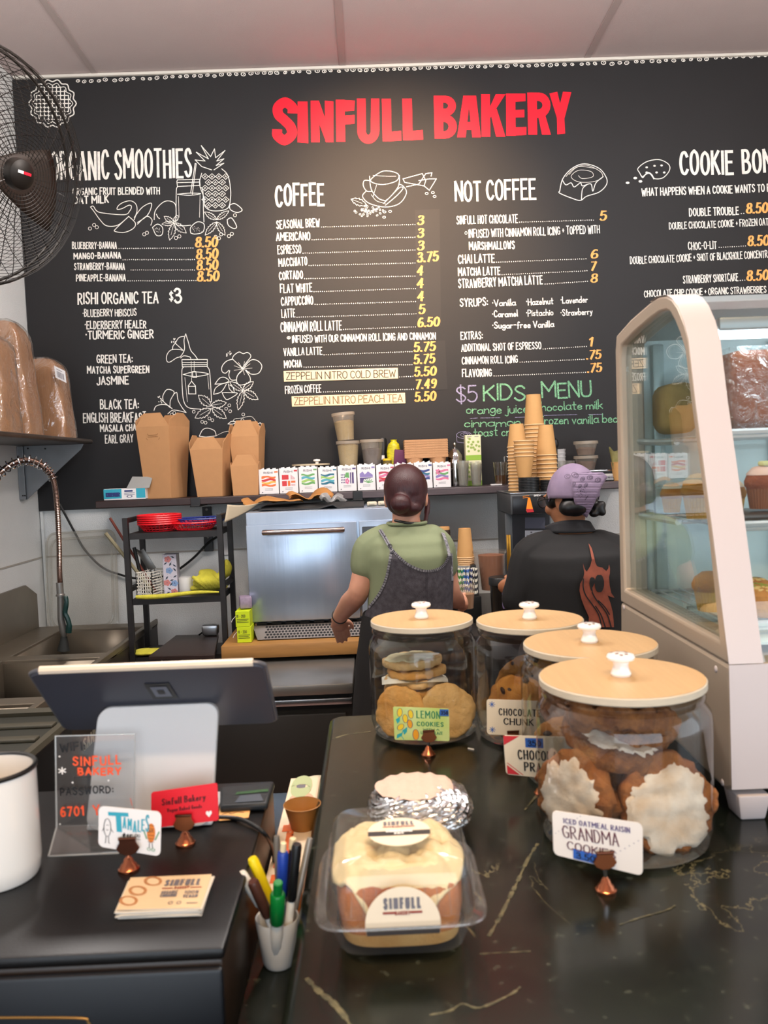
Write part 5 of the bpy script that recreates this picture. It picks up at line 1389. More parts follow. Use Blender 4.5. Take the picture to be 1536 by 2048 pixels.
# clear tub lid leaning on the wall
q = [P(92, 1066, 4.07), P(232, 1058, 4.07), P(238, 1262, 3.99), P(94, 1270, 3.99)]
f = on_quad(*q, 0)
t = thing('food_bin_lid', f(.5, 0), 'clear plastic bin lid leaning against the corner wall above the sink', 'lid')
M_bin = clear('bin_plastic', (.95, .94, .92), .7, .05, .12, haze=.07, hcol=(.8, .78, .72))
def rrect(a, r, n=6):
    out = []
    for cx, cy, s0 in ((1-a-r, 1-a-r, 0), (a+r, 1-a-r, 90), (a+r, a+r, 180), (1-a-r, a+r, 270)):
        for k in range(n+1): out.append((cx+r*math.cos(R(s0+90*k/n)), cy+r*math.sin(R(s0+90*k/n))))
    return out
MB().poly([f(*p) for p in rrect(.0, .12)], (0, .004, 0)).build('panel', M_bin, t)
mb = MB()
for a_ in (.01, .07): mb.tube([f(*p)-Vector((0, .004, 0)) for p in rrect(a_, .11)], .006, 6, True)
mb.build('rim', M_bin, t)

# ---------------------------------------------------------------- brewer counter
ZC2 = .86
xk0, xk1 = P(905, 1240, 3.05).x+.02, 1.6
t = thing('drinks_counter', ((xk0+xk1)/2, 3.55, 0), 'dark counter along the back wall under the coffee brewer', 'counter')
MB().box(((xk0+xk1)/2, 3.58, ZC2-.02), (xk1-xk0, 1.0, .04), bev=.004).build('worktop', mat('counter_dark', '#24201f', .4), t)
MB().box(((xk0+xk1)/2, 3.6, (ZC2-.041)/2), (xk1-xk0-.02, .95, ZC2-.041)).build('cabinet', M_darkcab, t)
M_brew = mat('brewer_grey', '#5d5f60', .45, .6, noise=.1, nscale=20)
bxl, bxr = P(1021, 1010, YBR).x, P(1118, 1010, YBR).x
zh0 = P(1040, 1029, YBR).z
t = thing('coffee_brewer', ((bxl+bxr)/2, 3.65, ZC2), 'steel and black drip coffee brewer with an orange warning sticker', 'coffee maker')
MB().box(((bxl+bxr)/2, (YBR+3.83)/2, (zh0+ZB)/2-.003), (bxr-bxl, 3.83-YBR, ZB-zh0-.006), bev=.004).build('head', M_brew, t)
MB().box(((bxl+bxr)/2, (YBR+3.83)/2, ZB-.003), (bxr-bxl+.004, 3.83-YBR+.004, .006), bev=.002).build('top_plate', M_steel, t)
MB().box(((bxl+bxr)/2+.004, YBR-.003, (zh0+ZB)/2-.006), (bxr-bxl-.008, .006, ZB-zh0-.016), bev=.002).build('front_panel', mat('brew_black', '#191a1d', .3), t)
yc = 3.62
MB().box(((bxl+bxr)/2-.0, (yc+3.83)/2, (ZC2+zh0)/2), (bxr-bxl, 3.83-yc, zh0-ZC2-.001), bev=.004).build('column', M_brew, t)
MB().box(((bxl+bxr)/2+.012, yc-.003, (ZC2+.09+zh0)/2), (bxr-bxl-.04, .006, zh0-ZC2-.11)).build('column_panel', mat('brew_panel', '#26262c', .35), t)
MB().box((bxl+.012, yc-.007, ZC2+.25), (.018, .006, .16), bev=.002).build('gold_reflection', mat('reflection_gold', '#d69a3a', .3, .8), t)  # gold reflection on the steel edge, put in as a coloured strip
MB().box(((bxl+bxr)/2, YBR+.12, ZC2+.02), (bxr-bxl, .3, .038), bev=.006).build('base', M_brew, t)
def decal(px0, px1, py0, py1, Y, m, par, nm='label'):
    q = [P(px0, py0, Y), P(px1, py0, Y), P(px1, py1, Y), P(px0, py1, Y)]
    MB().poly(q).build(nm, m, par, smooth=False); return on_quad(*q, .0006)
f = None
q = [P(a, b, YBR-.0068) for a, b in ((1056, 995), (1060, 995), (1067, 1022), (1052, 1022))]
MB().poly(q).build('warning_sticker', mat('sticker_orange', '#f08a1e', .5), t, smooth=False)
MB().poly([P(a, b, YBR-.0072) for a, b in ((1052, 1018), (1066, 1018), (1068, 1024), (1054, 1025))]).build('warning_sticker', mat('sticker_red', '#b3202a', .5), t, smooth=False)
ik = Ink(); ik.stroke([(1046, 993), (1058, 991)], 1); ik.stroke([(1046, 996), (1056, 994.5)], 1); ik.build('warning_lettering', MATS['sticker_orange'], t, onY(YBR-.0072))
ik = Ink(); ik.text('BREW', (1068, 993), (1082, 992), 3.4, .6); ik.build('lettering', CM['w'], t, onY(YBR-.0072))
f = decal(1050, 1090, 1035, 1057, yc-.0068, mat('label_grey', '#5a5b6c', .5), t)
f = decal(1050, 1092, 1061, 1083, yc-.0068, mat('label_pale', '#cfd2da', .6), t)
ik = Ink(); ik.ring((.52, .66), .1, .03, .16); ik.stroke([(.45, .42), (.6, .42)], .06); [ik.stroke([(.08, .55-.16*k), (.4, .55-.16*k)], .05) for k in range(3)]; ik.fill([(.26, .78), (.34, .78), (.34, .9), (.26, .9)]); ik.build('lettering', CM['x'], t, f)
o = MB().ball(P(1094.5, 1013.5, YBR-.008), .0042, 10, 8).build('indicator_light', mat('led_blue', '#2f6bff', .3, emit=14), t)
# black dispenser in front of the brewer
x = P(1078, 1120, 3.3).x
t = thing('airpot', (x, 3.3, ZC2), 'black domed insulated coffee dispenser in front of the brewer', 'coffee dispenser')
rz_ = S(40, 3.3); zt_ = P(1075, 1073, 3.3).z-ZC2
MB().lathe([(0, 0), (rz_*.95, 0), (rz_, .02), (rz_, zt_-.09), (rz_*.96, zt_-.05)], 32, Matrix.Translation((x, 3.3, ZC2+.001))).build('body', M_black, t)
MB().lathe([(rz_*.97, zt_-.05), (rz_*.9, zt_-.025), (rz_*.7, zt_-.006), (rz_*.4, zt_), (0, zt_)], 32, Matrix.Translation((x, 3.3, ZC2+.001))).build('lid', mat('lid_gloss', '#121213', .25), t)
# cup holder with two upside-down cup stacks
yh = 3.42
zc0 = P(925, 1133, yh).z
xh_ = P(925, 1140, yh).x
t = thing('cup_holder', (xh_, yh, ZC2), 'black cup and straw organiser on the drinks counter', 'organiser')
MB().box((xh_, yh+.05, (ZC2+zc0-.03)/2), (S(60, yh), .15, zc0-.03-ZC2), bev=.004).build('body', M_black, t)
for px in (905, 946): MB().box((P(px, 1135, yh-.03).x, yh-.03, zc0-.01), (.022, .03, .04), bev=.003).build('prong', M_black, t)
def cupcol(px, y, toppx, botpx, n, rpx, label, band=False):
    h = S(58, y); rr = S(rpx, y)
    x = P(px, 1100, y).x; z0 = P(px, botpx, y).z; z1 = P(px, toppx, y).z
    pr = cup_proto('paper_cup', rr, rr*.72, h, '', 'brown paper cups over the straws')
    us = []; st = (z1-z0-h)/(n-1)
    if band:
        MB().lathe([(rr*.72+(rr*.28)*.08+.0012, h*.1), (rr*.72+(rr*.28)*.2+.0012, h*.22)], 28).build('printed_band', mat('band_dark', '#3d3027', .6, noise=.5, nscale=120), pr, local=True)
    cup_stack(pr, us, x, y, z0, n, st, False, label, h)
cupcol(930.5, yh+.03, 1058, 1130, 5, 17, ['bottom cup of the upside-down pile above the paper straws', 'brown cup within the pile above the paper straws', 'top brown cup of the pile above the paper straws'])
cupcol(889, yh+.1, 1055, 1140, 7, 16, ['bottom cup of the pile half hidden by the green shirt', 'brown cup within the pile half hidden by green shirt', 'top banded cup of the pile behind the green shirt'], True)
# paper straws
xs0, xs1 = P(913, 1160, yh-.06).x, P(955, 1160, yh-.06).x
zs0, zs1 = ZC2+.115, P(930, 1138, yh-.06).z
t = thing('straw_holder', ((xs0+xs1)/2, yh-.07, ZC2), 'black holder filled with striped paper straws', 'straw holder')
MB().box(((xs0+xs1)/2+.004, yh-.07, ZC2+.055), (xs1-xs0+.012, .045, .108), bev=.003).build('holder', M_black, t)
SC = ['#4f8f3d', '#4f8f3d', '#2f7f6a', '#2b5fb0', '#2b5fb0', '#1c2f6a', '#262a33', '#262a33']
def straw_mat(c):
    nm = 'straw_'+c
    if nm in MATS: return MATS[nm]
    m = mat(nm, '#e7e2d2', .7); nt = m.node_tree
    tc = nt.nodes.new('ShaderNodeTexCoord'); wv = nt.nodes.new('ShaderNodeTexWave'); wv.bands_direction = 'DIAGONAL'; wv.inputs['Scale'].default_value = 26
    rp = nt.nodes.new('ShaderNodeValToRGB'); rp.color_ramp.interpolation = 'CONSTANT'; rp.color_ramp.elements[1].position = .5
    rp.color_ramp.elements[0].color = (*lin(c), 1); rp.color_ramp.elements[1].color = (*lin('#e7e2d2'), 1)
    nt.links.new(tc.outputs['Object'], wv.inputs['Vector']); nt.links.new(wv.outputs[0], rp.inputs[0]); nt.links.new(rp.outputs[0], nt.nodes['Principled BSDF'].inputs['Base Color'])
    return m
sproto = {}
for k in range(22):
    u = (k+.5)/22; c = SC[int(u*len(SC))]
    row = k % 2
    nmc = {'#4f8f3d': 'green', '#2f7f6a': 'teal', '#2b5fb0': 'blue', '#1c2f6a': 'navy', '#262a33': 'black'}[c]
    loc = Vector((xs0+(xs1-xs0)*u, yh-.08+.022*row, zs0)); rot = (R(random.uniform(-3, 3)), R(random.uniform(-5, 5)), random.uniform(0, 6))
    if c not in sproto:
        o = MB().cyl((0, 0, 0), (0, 0, zs1-zs0+.004), .0032, seg=8).build('paper_straw', straw_mat(c)); sproto[c] = o
    else: o = sproto[c].copy(); COL.objects.link(o)
    tag(o, '%s and white striped paper straw among those in the black holder' % nmc, 'straw', '%s striped paper straws' % nmc)
    o.location = loc; o.rotation_euler = rot
# clear tubs behind the drinks
yk = 3.36
x = P(985, 1180, yk).x; rkk = S(32, yk)
zt_ = P(985, 1110, yk).z-ZC2
M_clr = clear('storage_clear', (.94, .92, .9), .7, .05, .1, haze=.1, hcol=(.75, .7, .62))
t = thing('clear_container', (x, yk, ZC2), 'tall clear container with an orange tub inside by the brewer', 'container')
MB().lathe([(0, 0), (rkk*.85, 0), (rkk, zt_), (rkk*1.1, zt_+.004), (rkk*1.1, zt_+.012), (rkk, zt_+.012)], 28, Matrix.Translation((x, yk+.05, ZC2+.001))).build('body', M_clr, t)
o = MB().lathe([(0, zt_*.45), (rkk*.66, zt_*.45), (rkk*.84, zt_*.98), (0, zt_*.98)], 28, Matrix.Translation((x+.006, yk+.05, ZC2+.001))).build('tub', mat('tub_orange', '#8a5638', .4), t)
x = P(1003, 1180, yk-.14).x; rk2 = S(24, yk-.14); z2 = P(1003, 1154, yk-.14).z-ZC2
t = thing('dark_canister', (x, yk-.14, ZC2), 'dark see-through canister with a black lid before the clear container', 'canister')
MB().lathe([(0, 0), (rk2*.85, 0), (rk2*.97, z2-.03)], 28, Matrix.Translation((x, yk-.14, ZC2+.001))).build('body', mat('smoke_dark', '#191512', .25), t)
MB().lathe([(rk2, z2-.032), (rk2*1.06, z2-.03), (rk2*1.06, z2-.004), (rk2, z2), (0, z2)], 28, Matrix.Translation((x, yk-.14, ZC2+.001))).build('lid', M_black, t)

# black bin at the near end of the sink
xb_ = P(128, 1450, 1.9).x; zb_ = P(60, 1452, 1.9).z
t = thing('storage_bin', (xb_-.25, 1.85, 0), 'black ribbed storage bin at the left behind the till', 'bin')
MB().box((xb_-.26, 1.82, zb_/2-.01), (.46, .34, zb_-.03), bev=.01, taper=(1.06, 1.06)).build('body', M_black, t)
mb = MB(); x0_, x1_, y0_, y1_ = xb_-.52, xb_, 1.63, 2.01
for a, b in (((x0_, y0_), (x1_, y0_)), ((x1_, y0_), (x1_, y1_)), ((x1_, y1_), (x0_, y1_)), ((x0_, y1_), (x0_, y0_))): mb.tube([(a[0], a[1], zb_), (b[0], b[1], zb_)], .012, 6)
mb.build('rim', mat('bin_olive', '#3d3a2e', .55), t)
MB().box((xb_-.26, 1.82, zb_-.012), (.49, .36, .012), bev=.003).build('cover', mat('bin_cover', '#25261f', .6), t)
for k in range(3): MB().box((xb_-.26, 1.71+.1*k, zb_-.002), (.47, .03, .008), bev=.003).build('rib', MATS['bin_olive'], t)
# ---------------------------------------------------------------- left wall: steel shelf, wrapped bundles, fan
M_galv = mat('galvanised', '#8e9093', .45, .85, noise=.2, nscale=9)
M_edge = mat('shelf_edge', '#5b5048', .4, .7, noise=.35, nscale=12)
yb_ = 3.9
zsl = P(150, 878, yb_).z
xsr = P(175, 870, yb_).x
t = thing('steel_wall_shelf', (XL, 3.4, zsl), 'steel shelf on the left wall carrying plastic-wrapped brown cartons', 'shelf')
MB().box(((XL+xsr)/2+.002, (2.5+3.98)/2, zsl-.012), (xsr-XL-.006, 3.98-2.5, .022), bev=.009).build('board', M_edge, t)
zbb = P(92, 998, yb_).z
mb = MB(); mb.poly([(XL+.006, yb_, zsl-.024), (xsr-.02, yb_, zsl-.024), (xsr-.035, yb_, zsl-.05), (XL+.03, yb_, zbb), (XL+.006, yb_, zbb)], (0, .004, 0)); mb.box((XL+.018, yb_-.012, (zsl-.024+zbb)/2), (.024, .004, zsl-.026-zbb)); mb.box((XL+.004, yb_-.004, (zsl-.024+zbb)/2), (.006, .02, zsl-.026-zbb))
br = mb.build('bracket', M_galv, t, bevel=.001, smooth=False)
mb = MB()
for dz in (.02, .035): mb.ball((XL+.018+(dz-.02)*.6, yb_-.015, zbb+.02), (.004, .003, .004), 8, 6)
mb.ball((XL+.05, yb_-.003, zsl-.036), (.004, .003, .004), 8, 6); mb.ball((XL+.13, yb_-.003, zsl-.04), (.004, .003, .004), 8, 6)
mb.build('rivet', M_gap, br)
o = MB().poly([(XL+.002, 3.2, zsl-.12), (XL+.002, 3.52, zsl-.11), (XL+.002, 3.52, zsl-.18), (XL+.002, 3.2, zsl-.19)]).build('blue_tape', mat('tape_blue', '#1f4fa0', .6), None, smooth=False)
tag(o, 'strip of blue tape on the left wall under the steel shelf', 'tape')
M_wrapk = mat('bundle_brown', '#b27f54', .6, noise=.18, nscale=7, stretch=(30, 30, 2), bump=.3, bscale=12)
M_film = clear('bundle_film', (.97, .96, .94), 1.0, .13, .12, haze=.06, hcol=(.9, .85, .8), bump=1.0, bscale=11)
def bundle(cx, cy, w, d, h, label, seed, tilt=0, tag_=False):
    t = thing('carton_bundle', (cx, cy, zsl), label, 'bundle', 'plastic-wrapped brown cartons on the steel shelf')
    r = random.Random(seed)
    def f(k, e):
        def g(u, v):
            a = 2*PI*u; c, s_ = math.cos(a), math.sin(a); p = .36
            x = (abs(c)**p)*(1 if c >= 0 else -1)*w/2; y = (abs(s_)**p)*(1 if s_ >= 0 else -1)*d/2
            if v > .8: q = (v-.8)/.2; zc = h*(.8+.2*math.sin(q*PI/2)); sc_ = 1-.9*(1-math.cos(q*PI/2)) if not e else 1-.92*(1-math.cos(q*PI/2))
            else: zc = h*v; sc_ = 1
            wob = 1+k+e*(.012*math.sin(9*a+14*v+seed)+.015*math.sin(5*a-9*v))
            sc_ *= 1-.10*max(0, v-.25)
            return Vector((cx+x*sc_*wob+tilt*v*h, cy+y*sc_*wob, zsl+.002+zc*(1+.5*k)))
        return g
    MB().grid(f(0, 0), 40, 16).build('cartons', M_wrapk, t)
    MB().grid(f(.035, 1), 60, 30).build('film', M_film, t)
    if tag_:
        q = [P(62+0, 730, cy-d/2-.012), P(128, 742, cy-d/2-.012), P(133, 766, cy-d/2-.012), P(112, 758, cy-d/2-.012)]
        q = [P(108, 731, cy-d/2-.014), P(130, 742, cy-d/2-.014), P(133, 766, cy-d/2-.014), P(111, 755, cy-d/2-.014)]
        s = MB().poly(q, (0, .001, 0)).build('barcode_sticker', M_white, t, smooth=False)
        ik = Ink(); x = .2
        while x < .8: w_ = random.choice([.02, .035, .05]); ik.fill([(x, .15), (x+w_, .15), (x+w_, .65), (x, .65)]); x += w_+.035
        ik.stroke([(.2, .8), (.7, .8)], .05); ik.build('barcode', CM['x'], s, on_quad(*q, .0006))
    return t
yb1 = 3.78
x1 = P(100, 800, yb1).x
bundle(P(98, 800, 3.80).x, 3.80, S(84, 3.8), .16, P(98, 712, 3.72).z-zsl, 'shorter plastic-wrapped brown carton bundle with a barcode sticker', 2, -.06, True)
bundle(P(26, 800, 3.52).x+.01, 3.52, S(82, 3.5), .17, P(26, 634, 3.44).z-zsl, 'tall plastic-wrapped brown carton bundle in the middle of the steel shelf', 5, -.06)
bundle(P(-60, 760, 3.2).x+.02, 3.22, S(130, 3.2), .2, P(-20, 655, 3.12).z-zsl, 'plastic-wrapped brown carton bundle nearest, cut by the left picture edge', 9, 0)

# wall fan
M_fan = mat('fan_black', '#1c1713', .4, .5)
YFN = 2.62
fc = P(-42, 334, YFN)
rF = S(222, YFN)
ax = Vector((.84, -.45, -.30)).normalized()      # where the fan blows
e1 = ax.cross(Vector((0, 0, 1))).normalized(); e2 = e1.cross(ax).normalized()
def FP(a, r, d): return fc + (e1*math.cos(a)+e2*math.sin(a))*r + ax*d
t = thing('wall_fan', fc, 'large black caged fan high on the left wall', 'fan')
def dome(r, dep): return dep*math.sqrt(max(0, 1-(r/rF)**2))
def cage(name, dep, base):
    mb = MB()
    for k in range(36):
        a0 = 2*PI*k/36
        mb.tube([FP(a0+.35*(1-j/7)*(1 if dep > 0 else -1), rF*(.16+.84*j/7), base+dome(rF*(.16+.84*j/7), dep)) for j in range(8)], .0013, 4)
    for j in range(26):
        r = rF*(.18+.80*j/26)
        mb.tube([FP(2*PI*k/48, r, base+dome(r, dep)+.001) for k in range(48)], .0010, 4, True)
    mb.tube([FP(2*PI*k/60, rF, base) for k in range(60)], .005, 8, True)
    return mb.build(name, M_fan, t)
cage('front_grille', .17, .02); cage('rear_grille', -.10, -.02)
q = ax.to_track_quat('Z', 'Y').to_matrix().to_4x4()
MB().lathe([(0, .205), (.03, .204), (.042, .198), (.046, .182), (.046, .170), (0, .17)], 28, Matrix.Translation(fc) @ q).build('badge_cap', M_fan, t)
i2 = Ink(); i2.fill([(-.024, .002), (.002, .002), (.002, .010), (-.024, .010)])
i2.build('badge', M_red, t, lambda u, v: fc+e1*u+e2*v+ax*.2062)
i2 = Ink(); i2.fill([(.003, .002), (.022, .002), (.022, .010), (.003, .010)]); i2.build('badge', CM['w'], t, lambda u, v: fc+e1*u+e2*v+ax*.2062)
M_blade = mat('fan_blade', '#251a13', .4, .5)
for k in range(3):
    a0 = k*2*PI/3+PI/3
    def bl_(u, v):
        r = .06+(rF*.86-.06)*u; a = a0+(v-.5)*(1.15-.25*u); return FP(a, r, -.01+.05*(v-.5))
    MB().grid(bl_, 10, 8).build('blade', M_blade, t, solid=.003)
MB().lathe([(0, -.2), (.07, -.2), (.085, -.17), (.085, -.06), (.05, -.03), (.05, .03), (0, .03)], 28, Matrix.Translation(fc) @ q).build('motor', M_fan, t)
w0 = Vector((XL+.01, fc.y+.3, fc.z-.1))
MB().tube([fc-ax*.17, fc-ax*.22+Vector((0, 0, -.05)), Vector((XL+.06, fc.y+.3, fc.z-.1)), w0], .018, 8).box(w0+Vector((-.003, 0, 0)), (.012, .12, .18), bev=.003).build('wall_arm', M_fan, t)
# ---------------------------------------------------------------- service counter in front
ZG = 1.015
def granite(name, base, vein, thr):
    m = mat(name, base, .2, spec=.4); nt = m.node_tree; N = nt.nodes; L = nt.links; b = N['Principled BSDF']
    tc = N.new('ShaderNodeTexCoord')
    n1 = N.new('ShaderNodeTexNoise'); n1.inputs['Scale'].default_value = 5; n1.inputs['Detail'].default_value = 6; n1.inputs['Distortion'].default_value = .8
    r1 = N.new('ShaderNodeValToRGB'); r1.color_ramp.elements[0].position = .35; r1.color_ramp.elements[1].position = .75
    r1.color_ramp.elements[0].color = (*lin('#0a0d09'), 1); r1.color_ramp.elements[1].color = (*lin(base), 1)
    n3 = N.new('ShaderNodeTexNoise'); n3.inputs['Scale'].default_value = 60; n3.inputs['Detail'].default_value = 4
    r3 = N.new('ShaderNodeValToRGB'); r3.color_ramp.elements[0].position = .62; r3.color_ramp.elements[1].position = .8
    r3.color_ramp.elements[0].color = (0, 0, 0, 1); r3.color_ramp.elements[1].color = (.05, .055, .04, 1)
    # veins where a distorted band crosses zero
    n2 = N.new('ShaderNodeTexNoise'); n2.inputs['Scale'].default_value = 2.3; n2.inputs['Detail'].default_value = 7; n2.inputs['Roughness'].default_value = .62; n2.inputs['Distortion'].default_value = 1.1
    s1 = N.new('ShaderNodeMath'); s1.operation = 'SUBTRACT'; s1.inputs[1].default_value = .5
    ab = N.new('ShaderNodeMath'); ab.operation = 'ABSOLUTE'
    r2 = N.new('ShaderNodeValToRGB'); r2.color_ramp.elements[0].position = 0; r2.color_ramp.elements[1].position = thr
    r2.color_ramp.elements[0].color = (1, 1, 1, 1); r2.color_ramp.elements[1].color = (0, 0, 0, 1)
    n4 = N.new('ShaderNodeTexNoise'); n4.inputs['Scale'].default_value = 3.1
    r4 = N.new('ShaderNodeValToRGB'); r4.color_ramp.elements[0].position = .56; r4.color_ramp.elements[1].position = .66
    mu = N.new('ShaderNodeMath'); mu.operation = 'MULTIPLY'
    mx = N.new('ShaderNodeMixRGB'); mx.inputs[2].default_value = (*lin(vein), 1)
    ad = N.new('ShaderNodeMixRGB'); ad.blend_type = 'ADD'; ad.inputs[0].default_value = 1
    for n in (n1, n2, n3, n4): L.new(tc.outputs['Object'], n.inputs['Vector'])
    L.new(n1.outputs['Fac'], r1.inputs[0]); L.new(n3.outputs['Fac'], r3.inputs[0]); L.new(n2.outputs['Fac'], s1.inputs[0]); L.new(s1.outputs[0], ab.inputs[0]); L.new(ab.outputs[0], r2.inputs[0])
    L.new(n4.outputs['Fac'], r4.inputs[0]); L.new(r2.outputs[0], mu.inputs[0]); L.new(r4.outputs[0], mu.inputs[1])
    L.new(r1.outputs[0], ad.inputs[1]); L.new(r3.outputs[0], ad.inputs[2]); L.new(ad.outputs[0], mx.inputs[1]); L.new(mu.outputs[0], mx.inputs[0]); L.new(mx.outputs[0], b.inputs['Base Color'])
    return m
M_gran = granite('granite_green', '#1d231b', '#6f684b', .004)
M_gran2 = granite('granite_low', '#232a22', '#7d7458', .004)
M_ply = mat('counter_side', '#231c16', .6)
pf, pn = PZ(652, 1440, ZG), PZ(574, 2020, ZG)
xg = (pf.x+pn.x)/2
yg1 = 1.655
t = thing('granite_counter', (.8, 1.1, 0), 'raised dark green granite counter with pale veins carrying the cookie jars', 'counter')
mb = MB()
pts = [(xg, .30), (xg, yg1-.03), (xg+.004, yg1-.014), (xg+.014, yg1-.004), (xg+.03, yg1), (1.9, yg1), (1.9, .30)]
mb.poly([(x, y, ZG-.04) for x, y in pts], (0, 0, .04)); s = mb.build('slab', M_gran, t, bevel=.012)
# pale veins inlaid in the stone
vn = Ink()
def vein(pts, w): 
    q = [(p.x, p.y) for p in crom([tuple(PZ(a, b, ZG).xy)+(0,) for a, b in pts], 5)]
    for k in range(len(q)-1): vn.stroke([q[k], q[k+1]], w*random.uniform(.35, 1.2), cap=.3)
vein([(667, 1478), (690, 1470), (720, 1466), (740, 1463)], .006)
vein([(978, 1872), (998, 1838), (1010, 1815), (1022, 1790), (1036, 1762), (1058, 1715), (1075, 1688)], .0045)
vein([(614, 1958), (640, 1985), (665, 2005), (690, 2035), (705, 2060)], .006)
vein([(1050, 1620), (1062, 1605), (1075, 1590), (1085, 1578)], .005)
vein([(860, 2030), (900, 2022), (925, 2008), (960, 2016), (1020, 1990), (1040, 1975)], .003)
vein([(1240, 1850), (1280, 1836), (1330, 1822), (1350, 1812)], .0022)
vein([(960, 1908), (1010, 1905), (1060, 1903)], .002)
vn.build('vein', mat('vein_pale', '#6f684b', .25, noise=.6, nscale=70, col2='#2b3024'), s, lambda x, y: Vector((x, y, ZG+.0002)))
MB().box(((xg+1.9)/2+.015, .98, (ZG-.041)/2), (1.9-xg-.03, 1.24, ZG-.041)).build('cabinet', M_ply, t)
ZLW = .93
t = thing('low_counter', (-.7, 1.1, 0), 'lower dark stone counter under the till and the pen cup', 'counter')
MB().box(((xg+.012-1.5)/2, (.42+1.48)/2, ZLW-.02), (xg+.012+1.5, 1.06, .04), bev=.006).build('slab', M_gran2, t)
MB().box(((xg+.01-1.5)/2, (.45+1.46)/2, (ZLW-.041)/2), (xg+.01+1.5, 1.01, ZLW-.041)).build('cabinet', M_ply, t)
# black cabinet (cash drawer riser)
ZD = 1.053
xr = (PZ(552, 1566, ZD).x+PZ(441, 1895, ZD).x)/2
yd0, yd1 = PZ(300, 1903, ZD).y, PZ(500, 1563, ZD).y
M_drw = mat('drawer_black', '#0e0d0e', .38, spec=.35, noise=.35, nscale=3, bump=.05, bscale=300)
t = thing('drawer_cabinet', (-.4, 1.0, ZLW), 'black cash drawer cabinet holding the till, signs and cards', 'cabinet')
x_l = -.66
MB().box(((x_l+xr)/2, (yd0+yd1)/2, (ZLW+ZD-.012)/2+.0005), (xr-x_l-.004, yd1-yd0-.004, ZD-.012-ZLW-.001), bev=.004).build('body', mat('drawer_side', '#2a1d13', .45, noise=.3, nscale=8), t)
MB().box(((x_l+xr)/2, (yd0+yd1)/2, ZD-.006), (xr-x_l, yd1-yd0, .012), bev=.004).build('top', M_drw, t)
MB().box(((x_l+xr)/2, yd0-.004, (ZLW+ZD-.014)/2), (xr-x_l-.002, .010, ZD-ZLW-.018), bev=.004).build('drawer_front', mat('drawer_front', '#101319', .4, spec=.4, noise=.3, nscale=5), t)
q = [P(-60, 2036, yd0-.0095), P(150, 2036, yd0-.0095), P(176, 2044, yd0-.0095), P(183, 2062, yd0-.0095)]
MB().tube(crom(q, 4), .0012, 6).build('edge_trim', mat('trim_gold', '#9c7c4a', .35, .8), t)

# ---------------------------------------------------------------- things on the cabinet
def rcard(name, tl, tr_, br, bl_, r, m, label, cat, thick=.0012, par=None):
    f = on_quad(tl, tr_, br, bl_, 0); g = on_quad(tl, tr_, br, bl_, thick)
    w = (Vector(tr_)-Vector(tl)).length; h = (Vector(tl)-Vector(bl_)).length
    pts = []
    for cx, cy, s0 in ((1, 1, 0), (0, 1, 90), (0, 0, 180), (1, 0, 270)):
        for k in range(5):
            a = R(s0+22.5*k); pts.append((cx+(-1 if cx else 1)*r/w+r/w*math.cos(a), cy+(-1 if cy else 1)*r/h+r/h*math.sin(a)))
    off = f(.5, .5)-g(.5, .5)
    o = MB().poly([g(*p) for p in pts], off).build(name, m, par, smooth=False)
    if par is None: tag(o, label, cat)
    return o, on_quad(tl, tr_, br, bl_, thick+.0004)
M_cop = mat('copper', '#b0694a', .25, 1); M_copd = mat('copper_dark', '#5b3527', .3, 1)
def holder(base, top, label, group='copper card holders', dark=False, dy=-.004):
    """turned copper foot and a sprung clip"""
    b, tp = Vector(base), Vector(top); t = thing('card_holder', b, label, 'card holder', group); s = .0125
    MB().lathe([(0, .0005), (s, .0005), (s, .003), (s*.8, .005), (s*.72, .008), (s*.5, .010), (s*.42, .014), (s*.25, .016), (s*.18, .018), (0, .0185)], 24, Matrix.Translation(b)).build('foot', M_cop, t)
    MB().cyl(b+Vector((0, 0, .016)), tp-Vector((0, 0, .017)), .0022, seg=8).build('stem', M_chrome, t)
    f = lambda u, v: tp+Vector((u, dy, v))
    MB().poly([f(-.010, 0), f(.010, 0), f(.0095, -.004), f(.0135, -.011), f(.010, -.016), f(.004, -.019), f(-.004, -.019), f(-.010, -.016), f(-.0135, -.011), f(-.0095, -.004)], (0, .003, 0)).build('clip', M_copd if dark else mat('clip_copper', '#9a5a38', .35, .9), t, bevel=.0006)
    MB().cyl(f(-.010, .001), f(.010, .001), .0018, seg=8).build('clip_roll', M_copd, t)
    return t
# till
zt0 = ZD+.0005
xa, xb = P(170, 1668, 1.06).x, P(424, 1667, 1.06).x
xta, xtb = P(196, 1415, 1.045).x, P(437, 1408, 1.045).x
ztt = P(316, 1411, 1.045).z
t = thing('till_stand', ((xa+xb)/2, 1.07, ZD), 'white till stand with a dark screen facing the staff', 'till')
M_tillw = mat('till_white', '#d8d5d2', .3)
def tf(u, v): 
    a = Vector((xa, 1.06, zt0+.002)).lerp(Vector((xb, 1.06, zt0+.002)), u); b = Vector((xta, 1.045, ztt)).lerp(Vector((xtb, 1.045, ztt)), u); return a.lerp(b, v)
MB().poly([tf(*p) for p in rrect(0, .11)], (0, .012, 0)).build('stand_plate', M_tillw, t, bevel=.002)
MB().box(((xa+xb)/2, 1.115, zt0+.004), (xb-xa, .10, .007), bev=.003).build('foot_plate', M_tillw, t)
TL, TR, BRr, BLr = P(57, 1349, .985), P(527, 1331, .985), P(552, 1447, 1.105), P(131, 1462, 1.105)
fd = on_quad(TL, TR, BRr, BLr, 0)
nrm = (fd(.5, .5)-on_quad(TL, TR, BRr, BLr, 1)(.5, .5)).normalized()
M_scr = mat('till_back', '#3a3c46', .35, noise=.1, nscale=5)
